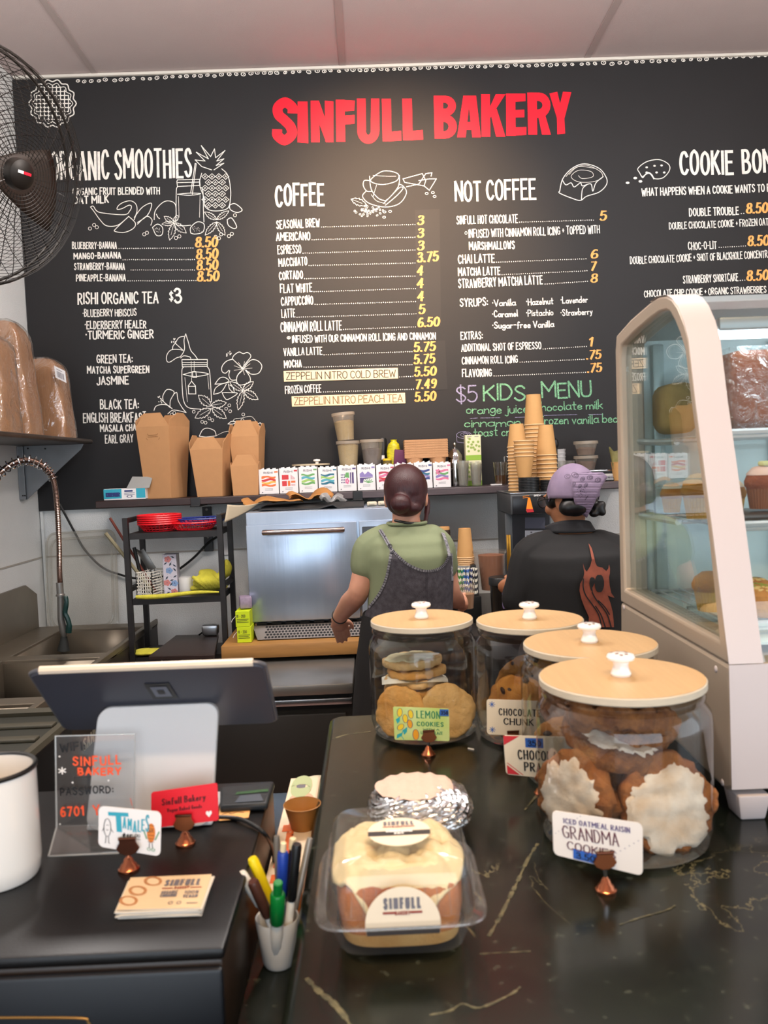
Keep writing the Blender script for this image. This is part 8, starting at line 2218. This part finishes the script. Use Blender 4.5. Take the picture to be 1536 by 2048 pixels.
def scan(poly, step=2.0, cell=5):
    """cut a flat outline into small four-sided cells"""
    ys = [p[1] for p in poly]; out = []; y = min(ys)
    def cuts(y):
        xs = []
        for (ax, ay), (bx, by) in zip(poly, poly[1:]+poly[:1]):
            if (ay <= y < by) or (by <= y < ay): xs.append(ax+(bx-ax)*(y-ay)/(by-ay))
        return sorted(xs)
    while y < max(ys)-.01:
        y2 = min(y+step, max(ys)); ca, cb = cuts(y+1e-3), cuts(y2-1e-3)
        if len(ca) != len(cb): cm = cuts((y+y2)/2); ca = cb = cm
        if ca:
            for k in range(0, len(ca)-1, 2):
                n = max(1, int((ca[k+1]-ca[k])/cell))
                for i in range(n):
                    A = lambda c, t: c[k]+(c[k+1]-c[k])*t
                    out.append([(A(ca, i/n), y), (A(ca, (i+1)/n), y), (A(cb, (i+1)/n), y2), (A(cb, i/n), y2)])
        y = y2
    return out
def patch(name, cells, T, off, m, par):
    bm = bmesh.new(); M = chain(par).inverted(); H = {}
    def v(p):
        k = (round(p[0], 1), round(p[1], 1))
        if k not in H: H[k] = bm.verts.new(M @ T.back(p[0], p[1], off))
        return H[k]
    for c in cells:
        try: bm.faces.new([v(p) for p in c])
        except Exception: pass
    me = bpy.data.meshes.new(name); bm.to_mesh(me); bm.free(); o = bpy.data.objects.new(name, me); COL.objects.link(o); me.materials.append(m); o.parent = par
    for q in me.polygons: q.use_smooth = True
    return o
def curve2(pts, n=6): return [(p.x, p.y) for p in crom([(a, b, 0) for a, b in pts], n)]
def tubes(mb, pts, rad, n=5, seg=14):
    """a tapering limb through the points with rounded ends"""
    q = crom(pts, n); m_ = len(pts)-1; rr = []
    for i in range(len(q)):
        f = i/n; k = min(int(f), m_-1); t = f-k; rr.append(rad[k]+(rad[k+1]-rad[k])*t)
    mb.tube(q, rr, seg); mb.ball(q[0], rr[0], 12, 8); mb.ball(q[-1], rr[-1], 12, 8)
def hand(mb, wrist, fwd, side, up, s=1.0, curl=.5, thumb=1):
    """palm, four bent fingers of different lengths and a thumb from the side of the palm"""
    w = Vector(wrist); f, d, u = Vector(fwd).normalized(), Vector(side).normalized(), Vector(up).normalized()
    pc = w+f*.045*s
    q = Matrix((d, f, u)).transposed().to_euler()
    mb.ball(pc, (.036*s, .048*s, .016*s), 14, 10, q); mb.ball(w+f*.012*s, (.026*s, .03*s, .018*s), 12, 8, q)
    for k, (o, L) in enumerate(((-.026, .062), (-.009, .072), (.009, .068), (.026, .052))):
        b = pc+d*o*s*1.05+f*.034*s; a = b
        pts = [b-f*.012*s, b]; ang = .15
        for j in range(3):
            ang += curl*(.5+.25*j); a = a+(f*math.cos(ang)-u*math.sin(ang)+d*o*.6)*L*s*(.42, .33, .25)[j]; pts.append(a)
        mb.tube(pts, [.0085*s, .0088*s, .0082*s, .0075*s, .0066*s], 8); mb.ball(pts[-1], .0066*s, 8, 6)
    b = w+f*.022*s-d*.028*s*thumb
    pts = [b, b+(f*.7-d*.6*thumb)*.024*s, b+(f*1.0-d*.65*thumb-u*.15)*.036*s, b+(f*1.25-d*.5*thumb-u*.3)*.046*s]
    mb.tube(pts, [.012*s, .0105*s, .0092*s, .0074*s], 8); mb.ball(pts[-1], .0074*s, 8, 6)
def head(mb, c, rx, ry, rz, face, tilt=0):
    """skull, jaw, nose, lips, brow and ears; face is the direction it looks"""
    c = Vector(c); f = Vector(face).normalized(); up = Vector((0, 0, 1)); s = f.cross(up).normalized(); up = s.cross(f).normalized()
    q = Matrix((s, f, up)).transposed().to_euler()
    L = lambda a, b, z: c+s*a+f*b+up*z
    mb.ball(L(0, -.006, .018), (rx, ry, rz*.80), 24, 16, q); mb.ball(L(0, .018, -.035), (rx*.80, ry*.72, rz*.62), 20, 14, q)
    mb.ball(L(0, .052, -.078), (.026, .024, .018), 12, 8, q); mb.ball(L(0, ry*.98, -.012), (.011, .016, .02), 12, 8, q); mb.ball(L(0, ry*.95, .008), (.007, .010, .022), 10, 8, q)
    mb.ball(L(0, ry*.86, -.046), (.022, .012, .006), 12, 8, q); mb.ball(L(0, ry*.84, -.056), (.019, .012, .006), 12, 8, q)
    for k in (-1, 1):
        mb.ball(L(k*rx*.98, -.008, -.012), (.009, .020, .031), 12, 10, q); mb.ball(L(k*.034, ry*.72, -.024), (.022, .018, .02), 12, 8, q); mb.ball(L(k*.028, ry*.84, .022), (.022, .010, .006), 12, 8, q)
    return L, q
def eyes(L, q, ry, par):
    mb = MB()
    for k in (-1, 1): mb.ball(L(k*.028, ry*.83, .006), (.011, .008, .007), 12, 8, q)
    mb.build('eyes', mat('eye_white', '#e8e4df', .2), par)
    mb = MB()
    for k in (-1, 1): mb.ball(L(k*.028, ry*.83+.0065, .006), (.005, .003, .005), 10, 6, q)
    mb.build('irises', mat('iris_brown', '#3a2417', .2), par)

# ---- worker in green
W = 2.70
t1 = thing('person', (P(815, 1200, W).x, W, 0), 'person seen from behind in a green shirt and grey denim pinafore, reaching to the oven', 'person')
Z = lambda py, px=815, Y=W: P(px, py, Y).z
X = lambda px, py=1100, Y=W: P(px, py, Y).x
T1 = Torso([(Z(1260), X(816, 1260), S(86, W), .125, W+.03), (Z(1215), X(818, 1215), S(84, W), .115, W+.02), (Z(1160), X(822, 1160), S(85, W), .115, W+.01), (Z(1110), X(820, 1110), S(86, W), .11, W), (Z(1082), X(817, 1082), S(80, W), .095, W+.005), (Z(1062), X(815, 1062), S(58, W), .075, W+.015), (Z(1046), X(814, 1046), S(33, W), .055, W+.02)])
hc1 = P(812, 990, W+.035)
M_hair1 = mat('hair_dark_red', '#3d1216', .38, noise=.45, nscale=9, stretch=(30, 30, 3), bump=.35, bscale=20)
body = MB()
T1.mesh(body, Z(1262), Z(1050), off=-.012)
tubes(body, [P(813, 1062, W+.02), P(812, 1035, W+.03), P(812, 1010, W+.035)], [.052, .046, .046])
L1, q1 = head(body, hc1, .066, .085, .098, (.10, 1, -.05))
sh = P(741, 1100, W+.01); el = P(716, 1186, W+.02); wr = P(674, 1240, W+.30)
tubes(body, [sh, P(731, 1140, W+.01), el, P(700, 1206, W+.12), wr], [.046, .043, .036, .037, .022])
hand(body, wr, Vector(P(690, 1280, W+.42))-wr, (.95, -.05, .25), (-.1, -.6, .8), .9, .45, -1)
sr = P(880, 1096, W+.02); er = P(900, 1184, W+.10); wr2 = P(918, 1206, W+.24)
tubes(body, [sr, P(889, 1140, W+.07), er, P(910, 1198, W+.17), wr2], [.046, .042, .036, .034, .022])
cupY = W+.33; cc = P(927, 1195, cupY)
hand(body, wr2, (cc-wr2)+Vector((.01, 0, -.01)), (.05, -.15, 1), (.95, .3, .0), .92, .5, 1)
zf = 0
for k in (-1, 1):
    tubes(body, [Vector((X(816)+k*.085, W+.03, Z(1275))), Vector((X(816)+k*.08, W+.035, .48)), Vector((X(816)+k*.08, W+.03, .09)), Vector((X(816)+k*.085, W+.09, .045))], [.055, .05, .042, .036])
bo = body.build('body', M_skin, t1, remesh=.0052, smoothit=3)
eyes(L1, q1, .085, t1)
# shirt with sleeves
M_tee = mat('shirt_sage', '#7d8666', .85, noise=.10, nscale=10, bump=.25, bscale=30)
mb = MB(); T1.mesh(mb, Z(1258), Z(1050), cap=True)
tubes(mb, [P(772, 1080, W+.01), sh+Vector((.0, 0, .004)), P(733, 1130, W+.01)], [.055, .057, .055])
tubes(mb, [P(862, 1078, W), sr+Vector((0, 0, .002)), P(887, 1132, W+.06)], [.05, .05, .05])
mb.build('shirt', M_tee, t1, remesh=.006, smoothit=4)
mb = MB(); mb.tube([T1.pt(Z(1049), 2*PI*k/36, .003)+Vector((0, 0, .004)) for k in range(36)], .006, 6, True); mb.build('collar', M_tee, t1)
# denim pinafore
M_den = mat('denim_grey', '#4d4a50', .9, noise=.4, nscale=60, col2='#302d33', bump=.3, bscale=300)
M_dend = mat('denim_frayed', '#9b9aa0', .9, noise=.55, nscale=140, col2='#3a383f')
top = curve2([(783, 1098), (796, 1112), (818, 1130), (850, 1142), (876, 1138), (891, 1126), (898, 1108)])
left = curve2([(783, 1098), (778, 1130), (771, 1160), (758, 1188), (738, 1214)])
right = [(903, 1108), (907, 1160), (905, 1262)]
poly = list(reversed(left))+top[1:]+right+[(726, 1262), (730, 1225)]
patch('pinafore', scan(poly), T1, .010, M_den, t1)
ik = Ink(); ik.stroke(top, 5); ik.stroke(left, 5); ik.stroke([(903, 1108), (905, 1160)], 4)
def inkpatch(name, ik, T, off, m, par):
    cells = []
    for pl in ik.P: cells.append(pl)
    return patch(name, cells, T, off, m, par)
inkpatch('hem', ik, T1, .0115, M_dend, t1)
ik = Ink()
for c in (top, left):
    for i in range(0, len(c)-1, 1):
        a, b = Vector(c[i]), Vector(c[i+1]); n = Vector((-(b-a).y, (b-a).x)).normalized()
        ik.stroke([tuple(a-n*2.2), tuple(a+n*2.2)], 1.1)
ik.stroke([(852, 1144), (852, 1200), (850, 1255)], .9); ik.stroke([(855, 1144), (855, 1200), (853, 1255)], .6)
inkpatch('stitching', ik, T1, .0128, mat('thread_dark', '#1c1a22', .9), t1)
ik = Ink(); ik.stroke(curve2([(757, 1055), (768, 1072), (777, 1088), (783, 1100)]), 7); ik.stroke(curve2([(886, 1066), (893, 1085), (899, 1110)]), 6)
inkpatch('strap', ik, T1, .019, M_dend, t1)
ik = Ink(); ik.stroke(curve2([(757, 1055), (768, 1072), (777, 1088), (783, 1100)]), 1.3); ik.ring((780, 1092), 4, 1.2, 4)
inkpatch('strap_seam', ik, T1, .0205, MATS['thread_dark'], t1)
# dark apron skirt and trousers
M_apr = mat('apron_black', '#121113', .85, noise=.3, nscale=8, bump=.2, bscale=40)
TS = Torso([(Z(1212), X(815, 1215), S(88, W), .128, W+.025), (Z(1262), X(814, 1262), S(96, W), .145, W+.04), (Z(1340), X(812, 1340), S(104, W), .15, W+.045), (Z(1450), X(810, 1450), S(108, W), .15, W+.05)])
mb = MB(); TS.mesh(mb, Z(1470), Z(1226), off=.0, n=16); mb.build('apron_skirt', M_apr, t1)
for k in (-1, 1):
    mb = MB(); tubes(mb, [Vector((X(816)+k*.085, W+.035, .85)), Vector((X(816)+k*.08, W+.035, .48)), Vector((X(816)+k*.08, W+.03, .10))], [.098, .07, .055]); mb.build('trouser_leg', mat('trouser_dark', '#1c1b1f', .9), t1)
    mb = MB(); mb.ball(Vector((X(816)+k*.085, W+.09, .04)), (.045, .125, .045), 16, 10); mb.box(Vector((X(816)+k*.085, W+.09, .0105)), (.085, .24, .02), bev=.008); mb.build('shoe', M_black, t1)
# hair with a low bun, a loose strand and a black wrist band
mb = MB(); mb.ball(L1(0, -.010, .020), (.0735, .088, .084), 28, 18, q1); mb.ball(L1(0, -.030, -.012), (.068, .062, .062), 24, 16, q1)
mb.ball(P(801, 1008, W-.065), (.033, .03, .032), 20, 14); mb.ball(P(816, 1016, W-.03), (.045, .035, .028), 16, 10)
mb.build('hair', M_hair1, t1, remesh=.005, smoothit=2)
o = MB().tube(crom([P(848, 985, W+.03), P(855, 1005, W+.045), P(853, 1030, W+.03), P(849, 1052, W+.015)], 5), [.008]*4+[.009]*6+[.007]*5+[.003], 8).build('hair_strand', M_hair1, t1)
mb = MB(); wv_ = P(680, 1232, W+.26); ad = (wr-el).normalized(); e_ = ad.orthogonal().normalized(); g_ = ad.cross(e_)
mb.tube([wv_+(e_*math.cos(2*PI*k/24)+g_*math.sin(2*PI*k/24))*.027 for k in range(24)], .0035, 6, True); mb.build('wrist_band', M_black, t1)
mb = MB(); tubes(mb, [P(790, 1041, W-.03), P(815, 1046, W-.045), P(838, 1046, W-.03)], [.004, .005, .004]); mb.build('neck_chain', M_black, t1)
# cup in her right hand
t = thing('plastic_cup', cc, 'clear plastic cup held in the right hand of the worker in green', 'cup')
mb = MB().lathe([(0, -.055), (.026, -.055), (.034, .035), (.036, .036), (.034, .038)], 28, Matrix.Translation(cc+Vector((.012, .012, .012)))); mb.build('cup', clear('held_cup', (.95, .93, .9), .8, .07, .08, haze=.15, hcol=(.8, .7, .6)), t)
MB().lathe([(0, -.053), (.025, -.053), (.030, .0), (0, .0)], 24, Matrix.Translation(cc+Vector((.012, .012, .012)))).build('drink', mat('drink_milky', '#a57f5e', .4), t)

# ---- worker in black with a lilac bandana
V2 = 2.68
t2 = thing('person', (P(1150, 1200, V2).x, V2, 0), 'person seen from behind in a black T-shirt with rust flame print and lilac bandana', 'person')
Z = lambda py, px=1150, Y=V2: P(px, py, Y).z
X = lambda px, py=1100, Y=V2: P(px, py, Y).x
T2 = Torso([(Z(1330), X(1158, 1330), S(110, V2), .14, V2+.02), (Z(1250), X(1155, 1250), S(106, V2), .135, V2+.01), (Z(1150), X(1152, 1150), S(110, V2), .135, V2), (Z(1110), X(1150, 1110), S(106, V2), .125, V2), (Z(1088), X(1149, 1088), S(88, V2), .10, V2+.01), (Z(1070), X(1147, 1070), S(58, V2), .08, V2+.02), (Z(1058), X(1145, 1058), S(36, V2), .06, V2+.025)])
hc2 = P(1142, 998, V2+.02)
body = MB()
T2.mesh(body, Z(1330), Z(1064), off=-.012)
tubes(body, [P(1146, 1072, V2+.02), P(1140, 1045, V2+.025), P(1140, 1010, V2+.02)], [.056, .050, .05])
L2, q2 = head(body, hc2, .069, .088, .100, (-.62, .80, -.16))
sl = P(1062, 1115, V2+.01); el = P(1046, 1200, V2+.03); wl = P(1024, 1178, V2+.27)
tubes(body, [sl, P(1052, 1160, V2+.01), el, P(1035, 1196, V2+.14), wl], [.05, .046, .038, .034, .024])
hand(body, wl, Vector(P(1012, 1165, V2+.36))-wl, (-.2, -.1, 1), (-.95, .1, .1), .92, .5, 1)
sr = P(1240, 1118, V2+.01); er = P(1258, 1205, V2+.03); wr = P(1215, 1222, V2+.27)
tubes(body, [sr, P(1250, 1160, V2+.01), er, wr], [.05, .046, .038, .024])
hand(body, wr, (-.4, .9, 0), (1, .4, 0), (0, 0, 1), .92, .5, -1)
for k in (-1, 1):
    tubes(body, [Vector((X(1155)+k*.09, V2+.02, Z(1340))), Vector((X(1155)+k*.085, V2+.03, .48)), Vector((X(1155)+k*.085, V2+.03, .09)), Vector((X(1155)+k*.09, V2+.09, .045))], [.07, .055, .044, .036])
body.build('body', M_skin2, t2, remesh=.0052, smoothit=3)
eyes(L2, q2, .088, t2)
M_tsh = mat('shirt_black', '#111113', .85, noise=.25, nscale=9, bump=.3, bscale=22)
mb = MB(); T2.mesh(mb, Z(1330), Z(1066))
tubes(mb, [P(1100, 1092, V2+.01), sl+Vector((0, 0, .006)), P(1049, 1165, V2+.01), P(1041, 1196, V2+.02)], [.056, .062, .062, .064])
tubes(mb, [P(1198, 1092, V2+.01), sr+Vector((0, 0, .006)), P(1252, 1170, V2+.01), P(1258, 1200, V2+.02)], [.056, .062, .062, .063])
mb.build('shirt', M_tsh, t2, remesh=.006, smoothit=4)
# apron collar
cr_ = [T2.pt(Z(1064), 2*PI*k/40, .004)+Vector((0, -.004, .0)) for k in range(40)]
def colf(u, v):
    a = 2*PI*u; p = T2.pt(Z(1063), a, .003-.004*v); back = max(0, -math.sin(a))
    return p+Vector((-.008*v, .012*v, .040*v*(.45+.55*back)))
MB().grid(colf, 48, 4).build('collar', mat('collar_charcoal', '#26262a', .85), t2, solid=.006)
# printed flame
K = .18229
fl = [(960+a*K, 970+b*K) for a, b in [(1190, 635), (1225, 690), (1245, 760), (1265, 850), (1285, 895), (1340, 905), (1385, 945), (1408, 915), (1415, 872), (1427, 910), (1425, 970), (1415, 1010), (1422, 1100), (1440, 1185), (1478, 1238), (1430, 1225), (1400, 1212), (1430, 1290), (1455, 1390), (1465, 1480), (1470, 1560), (1185, 1560), (1195, 1450), (1150, 1350), (1112, 1250), (1092, 1160), (1098, 1085), (1132, 1025), (1145, 970), (1130, 860), (1150, 925), (1172, 950), (1210, 890), (1228, 820), (1212, 735)]]
M_fl = mat('print_rust', '#8f4a35', .8, noise=.2, nscale=40, col2='#6f3626')
patch('flame_print', scan(fl, 1.5, 4), T2, .0078, M_fl, t2)
def pxs(pts): return [(960+a*K, 970+b*K) for a, b in pts]
hole = pxs([(1310+52*math.cos(a), 1080+102*math.sin(a)) for a in [2*PI*k/28 for k in range(28)]])
sw = pxs([(1225, 1005), (1255, 1020), (1268, 1060), (1250, 1090), (1232, 1130), (1240, 1180), (1215, 1150), (1200, 1080), (1205, 1030)])
cells = scan(hole, 1.5, 4)+scan(sw, 1.5, 4)
ik = Ink()
for c in ([(1135, 1030), (1132, 1120), (1160, 1210), (1230, 1310), (1300, 1420), (1335, 1560)], [(1232, 1180), (1270, 1250), (1350, 1350), (1400, 1430), (1440, 1560)], [(1300, 1270), (1370, 1340), (1420, 1420)], [(1268, 1330), (1330, 1430), (1375, 1560)]): ik.stroke(curve2(pxs(c)), 2.4)
patch('print_gaps', cells+ik.P, T2, .0094, M_tsh, t2)
# trousers, shoes
for k in (-1, 1):
    mb = MB(); tubes(mb, [Vector((X(1155)+k*.09, V2+.025, Z(1320))), Vector((X(1155)+k*.085, V2+.03, .48)), Vector((X(1155)+k*.085, V2+.03, .10))], [.115, .075, .06]); mb.build('trouser_leg', MATS['trouser_dark'], t2)
    mb = MB(); mb.ball(Vector((X(1155)+k*.09, V2+.09, .04)), (.045, .125, .045), 16, 10); mb.box(Vector((X(1155)+k*.09, V2+.09, .0105)), (.085, .24, .02), bev=.008); mb.build('shoe', M_black, t2)
# black hair, low bun and looped lock
M_hair2 = mat('hair_black', '#0b0a0c', .4, noise=.3, nscale=20, bump=.3, bscale=40)
mb = MB(); mb.ball(L2(0, -.012, .022), (.0735, .088, .082), 26, 16, q2); mb.ball(P(1150, 1012, V2-.045), (.05, .04, .034), 18, 12); mb.ball(P(1137, 1015, V2-.05), (.032, .03, .028), 16, 10)
mb.ball(P(1196, 1016, V2-.03), (.024, .024, .022), 16, 10); mb.ball(P(1204, 1024, V2-.04), (.014, .014, .014), 12, 8); mb.ball(P(1188, 1027, V2-.04), (.016, .016, .013), 12, 8); mb.ball(P(1203, 1010, V2-.035), (.015, .015, .014), 12, 8)
mb.ball(P(1103, 1000, V2+.03), (.02, .035, .03), 14, 10)
mb.build('hair', M_hair2, t2, remesh=.005, smoothit=2)
# bandana: cap over the crown and a pointed tail behind
M_ban = mat('bandana_lilac', '#8e7d94', .85, noise=.18, nscale=14, col2='#776780', bump=.35, bscale=30)
mb = MB()
hr = L2(0, -.012, .022)
def cap_(u, v):
    a = 2*PI*u; el_ = PI/2*(1-v*1.02)
    d = Vector((math.cos(a)*math.cos(el_), math.sin(a)*math.cos(el_), math.sin(el_)))
    k = 1+.02*math.sin(6*a+5*v)*v
    p = hr+Vector((d.x*.083*k, d.y*.096*k, d.z*.088*k+.004))
    back = max(0, -d.y)
    return p+Vector((0, 0, -.030*v*v*(1 if d.y > -.2 else .6)))
mb.grid(cap_, 56, 16); mb.build('bandana', M_ban, t2, solid=.003)
tail = pxs([(1000, 0), (1015, 80), (1035, 190), (1080, 270), (1130, 330), (1172, 358), (1200, 300), (1250, 210), (1290, 120), (1335, 10), (1400, -90), (1330, -150), (1000, -120)])
def tailY(px, py):
    c = hr; p = P(px, py, V2-.08); dz = p.z-c.z; dx = p.x-c.x
    e = 1-(dx/.098)**2-(dz/.10)**2
    return c.y-.100*math.sqrt(max(.12, e)) - .004
bm = MB(); H = {}
for c in scan(tail, 2.5, 6):
    vs = []
    for p in c:
        k = (round(p[0], 1), round(p[1], 1))
        if k not in H: H[k] = bm.bm.verts.new(P(p[0], p[1], tailY(*p)))
        vs.append(H[k])
    try: bm.bm.faces.new(vs)
    except Exception: pass
bm.build('bandana_tail', M_ban, t2, solid=.002)
# paisley print on the bandana
ik = Ink()
for c in [(1150, 950, 7), (1165, 958, 5), (1135, 953, 6), (1180, 955, 6), (1160, 972, 4), (1148, 968, 4), (1172, 970, 4), (1196, 960, 6)]:
    ik.ring((c[0], c[1]), c[2], .8, c[2]*.7, 12, c[2]*.5); ik.ring((c[0]+1, c[1]), c[2]*.5, .7, c[2]*.35, 10)
rr = random.Random(3)
for k in range(46): a = rr.uniform(0, 6.28); r = rr.uniform(2, 13); ik.disc((1163+r*math.cos(a)*.8, 985+r*math.sin(a)), .7, seg=5)
ik.stroke([(1170, 1000), (1176, 992)], 1.2)
bm = bmesh.new(); Mi = chain(t2).inverted()
for pl in ik.P:
    try: bm.faces.new([bm.verts.new(Mi @ P(x, y, tailY(x, y)-.0035)) for x, y in pl])
    except Exception: pass
me = bpy.data.meshes.new('bandana_print'); bm.to_mesh(me); bm.free(); o = bpy.data.objects.new('bandana_print', me); COL.objects.link(o); me.materials.append(mat('print_ink_violet', '#33283c', .8)); o.parent = t2
# glasses
mb = MB()
for k in (-1, 1):
    ce = L2(k*.030, .098, .006)
    mb.tube([ce+(L2(1, 0, 0)-L2(0, 0, 0))*.022*math.cos(2*PI*j/24)+(L2(0, 0, 1)-L2(0, 0, 0))*.02*math.sin(2*PI*j/24) for j in range(24)], .0016, 6, True)
    mb.tube([L2(k*.052, .095, .010), L2(k*.074, .05, .010), L2(k*.076, -.01, .006)], .0016, 6)
mb.tube([L2(-.008, .1, .008), L2(.008, .1, .008)], .0014, 6)
mb.build('glasses', M_black, t2)
mb = MB()
for k in (-1, 1):
    ce = L2(k*.030, .0985, .006); u_, v_ = L2(1, 0, 0)-L2(0, 0, 0), L2(0, 0, 1)-L2(0, 0, 0)
    mb.poly([ce+u_*.021*math.cos(2*PI*j/20)+v_*.019*math.sin(2*PI*j/20) for j in range(20)])
mb.build('lenses', clear('lens', (.9, .92, .95), .8, .1), t2, smooth=False)
# pitcher with a lilac handle in her hand
pcn = P(1034, 1175, V2+.38); 
t = thing('milk_pitcher', pcn, 'steel milk pitcher with a lilac handle held by the worker in black', 'pitcher')
MB().lathe([(0, -.06), (.034, -.06), (.036, -.05), (.03, .03), (.032, .036)], 24, Matrix.Translation(pcn+Vector((.0, .03, 0)))).build('body', M_steel, t)
MB().tube(crom([pcn+Vector((-.028, .025, .02)), pcn+Vector((-.055, .02, .012)), P(1007, 1180, V2+.38), P(1009, 1215, V2+.38), pcn+Vector((-.034, .025, -.045))], 5), .007, 8).build('handle', mat('handle_lilac', '#9d8ec0', .4), t)
